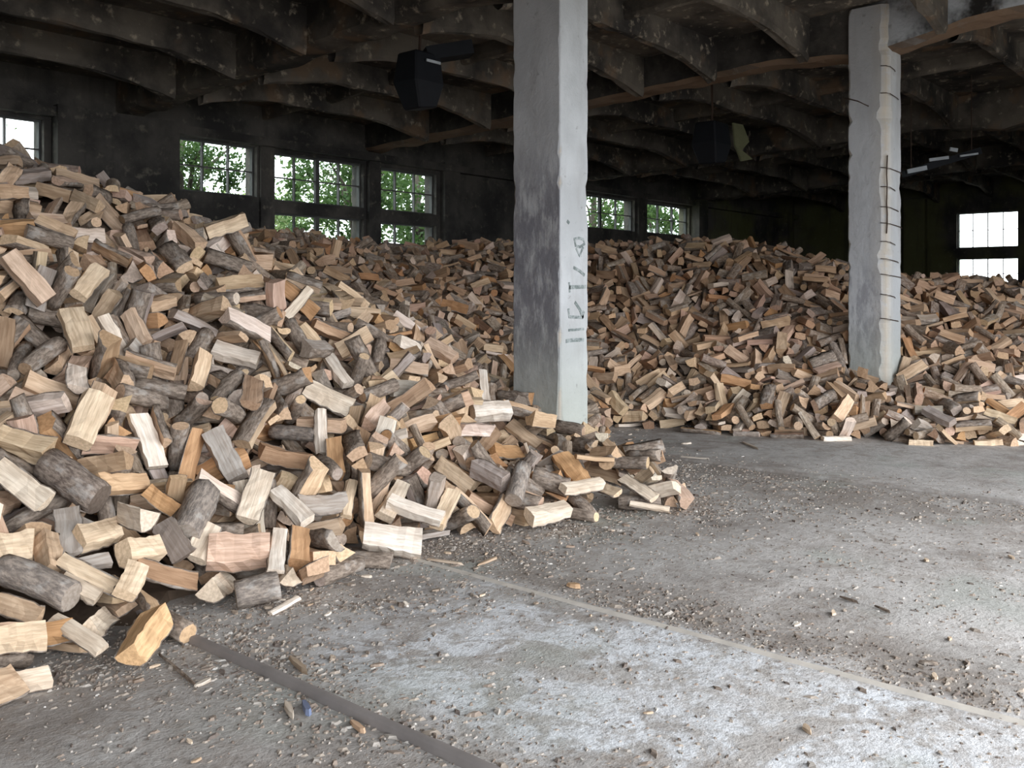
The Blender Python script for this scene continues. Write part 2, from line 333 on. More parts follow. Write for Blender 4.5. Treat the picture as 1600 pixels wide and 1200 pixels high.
for k, u in enumerate(RAFT):
    def bot(t, u=u):
        v = -2+16*t; h = 0
        if u > 6: h = -.18*max(0, 1-abs(v-(5.7 if u < 10 else 4.4))/1.2)+.12
        return zr(v)+h
    rough_bar('rafter', (u+.22, -2, 0), (u+.22, 14, 0), .42, lambda t: zr(-2+16*t)+.66, bot, 110, M['rafter'] if k == 3 else M['ceiling'], .035, k)
BAYS = list(zip([-8]+[r+.43 for r in RAFT], RAFT+[31]))
for j, v in enumerate(RIB):
    for i, (a, b) in enumerate(BAYS):
        L = b-a
        def bot(t, v=v, L=L):
            e = min(t, 1-t)*L; return zr(v)+.27-.22*max(0, 1-e/1.3)**1.4
        rough_bar('rib', (a, v, 0), (b, v, 0), .15, lambda t: zr(v)+.66, bot, max(6, int(L/.22)), M['ceiling'], .028, 10+j*9+i)
# mid-bay purlins along the slope
for i, (a, b) in enumerate(BAYS[1:]):
    u = (a+b)/2; rough_bar('purlin', (u, -2, 0), (u, 14, 0), .12, lambda t: zr(-2+16*t)+.66, lambda t: zr(-2+16*t)+.40, 80, M['ceiling'], .025, 200+i)

# ================================================================ columns
def column(x, y, wx, wy, top, mat, chipk, seed, label, broken):
    V = []; F = []; ch = []; nzs = int(top/.07)+1
    for k in range(nzs+1):
        z = -.02+(top+.02)*k/nzs; lean = 0
        cs = []
        for ci, (cx, cy) in enumerate(((0,0),(wx,0),(wx,wy),(0,wy))):
            r = .012+max(0, nz(z*2.2, ci*5+seed)*.6+nz(z*7, ci*3+seed)*.5)*.05*chipk
            if broken and ci == 0: r += .075
            if broken and ci == 1: r += .03*max(0, nz(z*3, 2.2))
            if not broken and ci == 0 and z < 1.1: r += .05*(1.1-z)
            cs.append((cx, cy, max(.008, r)))
        for ci, (cx, cy, r) in enumerate(cs):
            sx = 1 if cx == 0 else -1; sy = 1 if cy == 0 else -1
            a = (cx, cy+sy*r); b = (cx+sx*r, cy); m = (cx+sx*r*.42, cy+sy*r*.42)
            pts = [a, m, b] if ci in (0, 2) else [b, m, a]
            for pi, (px_, py_) in enumerate(pts): V.append((x+px_+.004*nz(z*3, ci, seed), y+py_, z)); ch.append((1. if pi == 1 else .3) if broken and ci == 0 else (1. if r > .03 and pi == 1 else 0.))
            # a mid-face vertex follows
            nxp = {0: (wx*.5, 0), 1: (wx, wy*.5), 2: (wx*.5, wy), 3: (0, wy*.5)}[ci]; d = .006*nz(z*2, ci*2+seed)
            V.append((x+nxp[0]+(d if ci % 2 else 0), y+nxp[1]+(0 if ci % 2 else d), z)); ch.append(0.)
    for k in range(nzs):
        for j in range(16): F.append((k*16+j, k*16+(j+1) % 16, (k+1)*16+(j+1) % 16, (k+1)*16+j))
    o = mesh('column', V, F, mat); at_ = o.data.attributes.new('chip', 'FLOAT', 'POINT'); at_.data.foreach_set('value', ch)
    return tag(o, label, 'column', kind='structure')
c1 = column(6.89, 5.39, .44, .58, 5.15, M['col1'], 1.6, 1, 'near whitewashed concrete column with a smoked left face', False)
c2 = column(11.76, 4.10, .46, .50, 5.18, M['col2'], 2.6, 7, 'far grey concrete column with a broken corner and bare rebar', True)
# stirrups laid bare on the broken corner
for i, (py) in enumerate([98, 141, 260, 290, 322, 348, 377, 405, 430, 462, 500]):
    z = CH+(H0-py)/f*11.4; mb = MB(); t = .02*nz(i*3.3, 1)
    mb.tube([(11.745, 4.19, z+.015+t), (11.765, 4.125, z+.01), (11.80, 4.09, z), (11.93+.1*(i % 3), 4.082, z-.02+t), (11.97+.12*(i % 3), 4.088, z-.03)], .005, 5); mb.build('rebar_tie', M['rust'], c2, True)
mb = MB(); mb.tube([(11.785+.004*math.sin(k), 4.124+.004*math.cos(k*2), 2.35+.12*k) for k in range(9)], .007, 6); mb.build('rebar', M['rust'], c2, True)
mb = MB(); mb.tube([at(1320, 153, 11.42), at(1340, 158, 11.30), at(1357, 166, 11.34)], .008, 5); mb.build('rebar', M['rust'], c2, True)
# faded painted characters on the near column's right face
M['paint'] = (lambda b: b.out(b.mix(b.ramp(b.noise(b.co(), 22, 4, .7), .38, .6), (.40, .43, .42), (.19, .22, .21))))(NB('faded_green_grey_paint', .9, .1))
def stroke(pts, w):
    P = []                         # pixel polyline onto the face y = 5.39
    for (px, py) in pts:
        r = (px-CX)/f; vy = FW[1]+RT[1]*r; F_ = 5.39/vy; p = at(px, py, F_); P.append(Vector((p[0], 5.3855, p[2])))
    V = []; F = []
    for i, p in enumerate(P):
        d = (P[min(i+1, len(P)-1)]-P[max(i-1, 0)]).normalized(); s = Vector((-d.z, 0, d.x))*w/2; V += [p+s, p-s, p+s+Vector((0, .004, 0)), p-s+Vector((0, .004, 0))]
    for i in range(len(P)-1):
        a = i*4; b = a+4; F += [(a, a+1, b+1, b), (a+2, b+2, b+3, a+3), (a, b, b+2, a+2), (a+1, a+3, b+3, b+1)]
    F += [(0, 2, 3, 1), (len(V)-4, len(V)-3, len(V)-1, len(V)-2)]
    mesh('painted_mark', V, F, M['paint'], c1)
for pts, w in [([(896, 374), (904, 372), (911, 374), (913, 381), (906, 386), (899, 384), (898, 376)], .018), ([(900, 388), (905, 400), (911, 386)], .016), ([(896, 418), (905, 423), (913, 430)], .02),
               ([(889, 449), (915, 448)], .024), ([(889, 441), (890, 457)], .016), ([(898, 472), (906, 484), (911, 497)], .02), ([(888, 482), (889, 495), (910, 496), (912, 486)], .02), ([(888, 516), (912, 514)], .016), ([(884, 533), (898, 531), (912, 531)], .024), ([(886, 345), (889, 349)], .02)]: stroke(pts, w*1.5)

# ================================================================ trees outside
def leaf_mat(name, a, b_):
    b = NB(name, .6, .3); oi = b.noise(b.co(), 2.2, 2); c = b.mix(b.ramp(oi, .35, .65), a, b_); b.out(c)
    tl = b.n('ShaderNodeBsdfTranslucent'); b.l(c, tl.inputs[0]); mx = b.n('ShaderNodeMixShader'); mx.inputs[0].default_value = .45; b.l(b.p.outputs[0], mx.inputs[1]); b.l(tl.outputs[0], mx.inputs[2]); b.l(mx.outputs[0], b.t.nodes['Material Output'].inputs[0]); return b.m
M['leaf'] = leaf_mat('green_leaves', (.035, .075, .018), (.085, .14, .04)); M['leaf2'] = leaf_mat('pale_green_leaves', (.13, .19, .07), (.24, .28, .13)); M['trunk'] = plain('tree_trunk', (.09, .075, .06), .95)
def crown_mesh(name, seed, n, leaf, mat, R=2.1):
    r = np.random.RandomState(seed); C = r.normal(0, 1, (26, 3)); C /= np.linalg.norm(C, axis=1)[:, None]; C *= (r.uniform(.35, 1, 26)**.6)[:, None]*R*np.array([1, 1, .85])
    k = r.randint(0, 26, n); P = C[k]+r.normal(0, .30, (n, 3))*r.uniform(.6, 1.3, 26)[k][:, None]
    a = r.normal(0, 1, (n, 3)); a /= np.linalg.norm(a, axis=1)[:, None]; b = np.cross(a, r.normal(0, 1, (n, 3))); b /= np.linalg.norm(b, axis=1)[:, None]
    L = leaf*r.uniform(.7, 1.3, n)[:, None]; V = np.stack([P-a*L, P+b*L*.5, P+a*L, P-b*L*.5], 1).reshape(-1, 3)
    me = bpy.data.meshes.new(name); F = np.arange(4*n).reshape(-1, 4); me.from_pydata(V.tolist(), [], F.tolist()); me.materials.append(mat); return me
CM = [crown_mesh('foliage', 1, 5200, .085, M['leaf']), crown_mesh('foliage', 2, 3800, .095, M['leaf']), crown_mesh('foliage', 3, 6000, .08, M['leaf2'])]
def tree(x, y, z, sc, which, label):
    t = empty('tree', (x, y, -.04)); tag(t, label, 'tree', 'trees outside the windows')
    mb = MB(); mb.tube([(0, 0, 0), (.05, .1, z*.5), (-.05, 0, z+.3), (.2, .1, z+1.2)], [.16, .13, .1, .03], 8); mb.build('trunk', M['trunk'], t, True)
    for i in range(4):
        a = i*1.6+x; mb = MB(); mb.tube([(0, 0, z*.7), (.5*math.cos(a), .5*math.sin(a), z+.2), (1.2*math.cos(a), 1.2*math.sin(a), z+.8)], [.06, .04, .015], 5); mb.build('branch', M['trunk'], t, True)
    o = bpy.data.objects.new('crown', CM[which]); o.location = (0, 0, z); o.rotation_euler = (0, 0, x*1.7); o.scale = (sc, sc, sc*.95); link(o, t)
for a in [(5.5, 18.0, 4.5, .62, 1, 'leafy tree outside the window at the left edge'), (9.35, 16.4, 3.85, .55, 0, 'dark green tree filling the left part of the two by two window'),
          (13.0, 22.0, 3.3, .8, 2, 'pale green tree further off behind the double window'), (14.3, 17.2, 4.0, .85, 0, 'green tree behind the right half of the double window'),
          (17.2, 18.2, 4.2, .95, 1, 'green tree behind the window right of the double one'), (26.2, 19.0, 4.4, .9, 1, 'green tree whose leaves show right of the near column'),
          (29.6, 18.6, 4.2, 1.0, 0, 'dense green tree behind the last window of the back wall'), (20.5, 30.0, 4.2, 1.2, 2, 'pale tree far behind the back wall, right of the double window')]: tree(*a)

# ================================================================ wrecked fittings under the roof
def hung(px, py, F, label): return tag(empty('hanging_lamp', at(px, py, F)), label, 'lamp')
t = hung(655, 125, 11.0, 'black boxy lamp housing hanging from the ceiling left of the near column')
V = [(-.20,-.16,.30),(.20,-.16,.30),(.20,.16,.30),(-.20,.16,.30),(-.24,-.2,-.05),(.22,-.2,-.05),(.22,.2,-.05),(-.24,.2,-.05),(-.12,-.14,-.36),(.16,-.14,-.32),(.16,.14,-.32),(-.12,.14,-.36)]
F_ = [(0,1,2,3)]+[(i, 4+i, 4+(i+1) % 4, (i+1) % 4) for i in range(4)]+[(4+i, 8+i, 8+(i+1) % 4, 4+(i+1) % 4) for i in range(4)]+[(11,10,9,8)]
o = mesh('housing', V, F_, M['black'], t); mo = o.modifiers.new('b', 'BEVEL'); mo.width = .02
MB().tube([(0,0,.28),(.02,0,.55),(0,0,zr(t.location.y)+.64-t.location.z)], .018).build('rod', M['rust'], t); MB().box(-.08, .14, -.215, -.20, .17, .20).build('pale_strip', M['pale'], t)
MB().bar((.1,0,.3), (.55,-.3,.42), .28, .16).build('bracket_box', M['black'], t)
t = hung(1112, 222, 15.0, 'black hanging lamp housing with a torn yellowish flap, between the columns')
o = mesh('housing', [(x*1.15, y*1.1, z) for x, y, z in V], F_, M['black'], t); mo = o.modifiers.new('b', 'BEVEL'); mo.width = .02
MB().tube([(0,0,.28),(.02,0,.5),(0,0,zr(t.location.y)+.64-t.location.z)], .018).build('rod', M['rust'], t)
mesh('torn_flap', [(.18,-.28,.30),(.36,-.36,.28),(.46,-.42,.02),(.36,-.34,-.12),(.50,-.46,-.26),(.34,-.34,-.30),(.24,-.28,-.05),(.18,-.26,.30),(.36,-.34,.28),(.46,-.40,.02),(.36,-.32,-.12),(.50,-.44,-.26),(.34,-.32,-.30),(.24,-.26,-.05)], [(0,1,2,6),(6,2,3),(6,3,5),(3,4,5),(7,13,9,8),(13,10,9),(13,12,10),(10,12,11)], M['rag'], t)
t = hung(1470, 254, 15.6, 'long broken tube lamp with torn pale reflectors, right of the far column')
a = Vector(at(1412, 272, 15.6))-t.location; b = Vector(at(1530, 236, 15.6))-t.location
MB().bar(a, b, .16, .11).build('housing', M['black'], t)
for (p0, p1, w) in [((1418, 268), (1448, 262), .07), ((1452, 250), (1482, 246), .05), ((1484, 233), (1496, 235), .06), ((1500, 244), (1528, 240), .03)]:
    MB().bar(Vector(at(*p0, 15.45))-t.location, Vector(at(*p1, 15.45))-t.location, .03, w).build('reflector', M['pale'], t)
for s in (a, b): MB().tube([s*.8, s*.8+Vector((0, 0, zr(t.location.y)+.68-t.location.z-s.z*.8))], .008, 5).build('wire', M['rust'], t)

# ================================================================ log shapes
def sect(kind,r):
    """cross-section in y,z (unit ~ width 1), flags per edge: 1 = bark"""
    if kind=='round':
        n=12;A=[2*math.pi*i/n for i in range(n)];s=[(.5*math.cos(t)*(1+r.uniform(-.05,.05)),.5*math.sin(t)*(1+r.uniform(-.05,.05))) for t in A];b=[1]*n
    elif kind=='half':
        A=[math.pi+math.pi*i/7 for i in range(8)];s=[(.5*math.cos(t),.55*math.sin(t)+.22) for t in A];b=[1]*7
        s+=[(.22,.25+r.uniform(-.04,.05)),(-.15,.24+r.uniform(-.05,.04))];b+=[0]*3
    elif kind=='wedge':
        s=[(0,.5)];b=[0];t0=math.radians(-90-38);t1=math.radians(-90+38)
        s+=[(1.0*math.cos(t0+(t1-t0)*i/5)*.85,.5+1.0*math.sin(t0+(t1-t0)*i/5)) for i in range(6)];b+=[1]*5
        s+=[(.27,.02+r.uniform(-.06,.06))];b+=[0,0]
        c=np.mean(s,0);s=[(x-c[0],y-c[1]) for x,y in s]
    elif kind=='block':
        q=[(-.5,-.38),(-.1,-.45),(.3,-.42),(.5,-.3),(.48,.36),(0,.42),(-.46,.38)];s=[(x+r.uniform(-.06,.06),y+r.uniform(-.06,.06)) for x,y in q];b=[1,1,1,0,0,0,0]
    else: # slab
        q=[(-.5,-.25),(0,-.34),(.5,-.22),(.45,.25),(.1,.33),(-.42,.24)];s=[(x+r.uniform(-.07,.07),y+r.uniform(-.05,.05)) for x,y in q];b=[1,1,0,0,0,0]
    return np.array(s),b
def logmesh(kind,L,w,h,seed,rings=5):
    """closed split log, axis x. returns verts, faces, bark flag per face"""
    r=np.random.RandomState(seed);s,b=sect(kind,r);n=len(s)
    bow=r.uniform(-.03,.03,2)*L;tw=r.uniform(-.12,.12);tap=r.uniform(-.08,.08);V=[];sk=r.uniform(-.12,.12,2)
    drift=r.uniform(-.05,.05,(rings,n,2))*(0.6 if kind=='round' else 1)
    for k in range(rings):
        u=k/(rings-1)*2-1;c,sn=math.cos(tw*u),math.sin(tw*u)
        for i in range(n):
            y,z=(s[i]+drift[k,i]);y,z=y*c-z*sn,y*sn+z*c
            y*=w*(1+tap*u);z*=h*(1+tap*u)
            x=u*L/2+(sk[0]*y+sk[1]*z if abs(u)==1 else 0)
            V.append((x,y+bow[0]*(1-u*u),z+bow[1]*(1-u*u)))
    F=[];B=[]
    for k in range(rings-1):
        for i in range(n):
            j=(i+1)%n;F.append((k*n+i,(k+1)*n+i,(k+1)*n+j,k*n+j));B.append(b[i])
    F.append(tuple(range(n)));B.append(2);F.append(tuple((rings-1)*n+i for i in range(n))[::-1]);B.append(2)
    return np.array(V),F,B
# library of 22 stock shapes: kind, L, w, h
LIB=[]
_r=np.random.RandomState(5)
for kind,num,w,h in [('round',3,.085,.085),('half',4,.12,.095),('wedge',6,.12,.125),('block',5,.115,.085),('slab',4,.09,.055)]:
    for i in range(num):
        sc=_r.uniform(.85,1.2);LIB.append((kind,float(_r.uniform(.27,.36)),w*sc,h*sc*float(_r.uniform(.85,1.1)),len(LIB)+1))

# ================================================================ the heap's surface, fitted through points read off the photograph
FW = np.array(FW); RT = np.array(RT)
def wp(px,py,F):
    p=FW*F+RT*((px-CX)/f*F)
    return np.array([p[0],p[1],CH+(H0-py)/f*F])
def fl(px,py): return wp(px,py,f*CH/(py-H0))
toe=[(-330,1150),(-150,1110),(0,1070),(90,1045),(215,1040),(262,960),(330,940),(430,945),(480,912),(560,872),(660,862),(700,845),(760,828),(830,828),(890,810),(950,800),(1040,796),(1035,775),(985,752),(930,738),(905,700),(915,669),(1000,667),(1060,670),(1130,678),(1200,684),(1300,690),(1350,680),(1400,692),(1440,697),(1500,693),(1560,697),(1650,692),(1800,680),(2050,660)]
foot=[tuple(fl(*p)[:2]) for p in toe]
foot=[(-4,5)]+[(-3,2.2)]+foot+[(30.8,3),(30.8,13.9),(-4,13.9)]
foot=np.array(foot)
def prof(px,toey,ys,s):
    F0=f*CH/(toey-H0);o=[]
    for y in ys:
        F=(CH+s*F0)/(s+(y-H0)/f);o.append((px,y,F))
    return o
C=[]
C+=prof(-250,1130,[900,700,500,300,200],.72)
C+=prof(-100,1100,[900,700,500,300,225],.72)
C+=prof(0,1070,[900,800,700,600,500,400,300,238],.7)
C+=prof(150,1040,[900,800,700,600,500,400,300,255],.7)
C+=prof(270,940,[800,700,600,500,400,318],.66)
C+=prof(350,940,[800,700,600,500,400,338],.64)
C+=prof(430,940,[800,700,600,500,400],.56)
C+=prof(500,900,[750,600,500,430],.5)
C+=prof(620,865,[750,650,520],.42)
C+=[(620,445,12),(620,385,15.5),(560,440,11.5),(560,380,15.5),(500,400,12),(500,368,16)]
C+=[(720,700,7.5),(720,600,9.6),(720,500,12),(720,425,14.5),(720,378,16.5)]
C+=[(800,740,7.6),(800,660,9.4),(800,560,11.5),(800,450,14.2),(800,375,17)]
C+=[(880,770,7.2),(950,775,7.3)]
for px,ty,top,s in [(900,667,375,.6),(950,667,372,.6),(1050,669,372,.62),(1130,678,372,.62),(1200,684,380,.6),(1300,690,410,.55),(1400,690,425,.5),(1500,693,428,.45),(1600,692,435,.45),(1800,680,440,.45)]:
    C+=prof(px,ty,[600,520,450,top],s)
for px,py,F in [(-250,205,8.6),(-100,228,8.3),(0,238,7.9),(150,255,8.05),(270,318,8.6),(350,338,8.8),(430,400,8.6)]:
    C+=[(px,py+14,F+.9),(px,py+45,F+2.2)]
for px,py,F in [(500,368,16),(620,385,15.5),(720,378,16.5),(800,375,17),(900,375,15.8),(950,372,15.9),(1050,372,15.7),(1130,372,15.5),(1200,380,15.2),(1300,412,15),(1400,428,14.3),(1500,432,14.6),(1600,436,15),(1800,440,16)]:
    C+=[(px,py+9,F+1.2),(px,py+18 if px<1300 else py+10,F+3)]+([(px,py+6,F+7)] if px>=1300 else [])
P=[wp(*c) for c in C]
# behind the crests
for x,y,h in [(0,9,2.8),(2,12,2.7),(5,13,2.6),(6,11.5,2.5),(8,13,2.55),(11,13,2.6),(14,13,2.6),(17,13,2.6),(20,12,2.4),(23,11,2.1),(29,6,1.8),(29,12,2.1),(-3,8,2.8),(0,13.5,2.6),(-3,13,2.6)]:
    P.append(np.array([x,y,h]))
P=np.array(P)
def tps_fit(P,lam=.02):
    n=len(P);X=P[:,:2]
    r=np.linalg.norm(X[:,None]-X[None],axis=2);K=np.where(r>0,r*r*np.log(r+1e-9),0)+lam*np.eye(n)
    Q=np.c_[np.ones(n),X];A=np.block([[K,Q],[Q.T,np.zeros((3,3))]])
    return np.linalg.solve(A,np.r_[P[:,2],0,0,0])
W=tps_fit(P)
def pdist(xy):
    d=np.full(len(xy),1e9);n=len(foot);ins=np.zeros(len(xy),bool)
    for i in range(n):
        A=foot[i];B=foot[(i+1)%n];t=np.clip(((xy-A)@(B-A))/((B-A)@(B-A)),0,1)
        d=np.minimum(d,np.linalg.norm(xy-(A+t[:,None]*(B-A)),axis=1))
        c=((A[1]>xy[:,1])!=(B[1]>xy[:,1]))
        xi=(B[0]-A[0])*(xy[:,1]-A[1])/(B[1]-A[1]+1e-12)+A[0]
        ins^=c&(xy[:,0]<xi)
    return np.where(ins,d,-d)
def height(xy):
    xy=np.asarray(xy,float).reshape(-1,2)
    r=np.linalg.norm(xy[:,None]-P[None,:,:2],axis=2)
    K=np.where(r>0,r*r*np.log(r+1e-9),0)
    h=K@W[:len(P)]+np.c_[np.ones(len(xy)),xy]@W[len(P):]
    d=pdist(xy)
    wall=np.zeros(len(xy))
    edge=np.minimum.reduce([13.9-xy[:,1],30.8-xy[:,0]])  # against walls: no fade
    h=np.clip(h,0,3.1)
    lim=np.where(np.minimum(13.9-xy[:,1],30.8-xy[:,0])<=d+.02,9,.12+.95*d)
    return np.where(d>0,np.minimum(h,lim),np.clip(.12+.5*d,0,1))


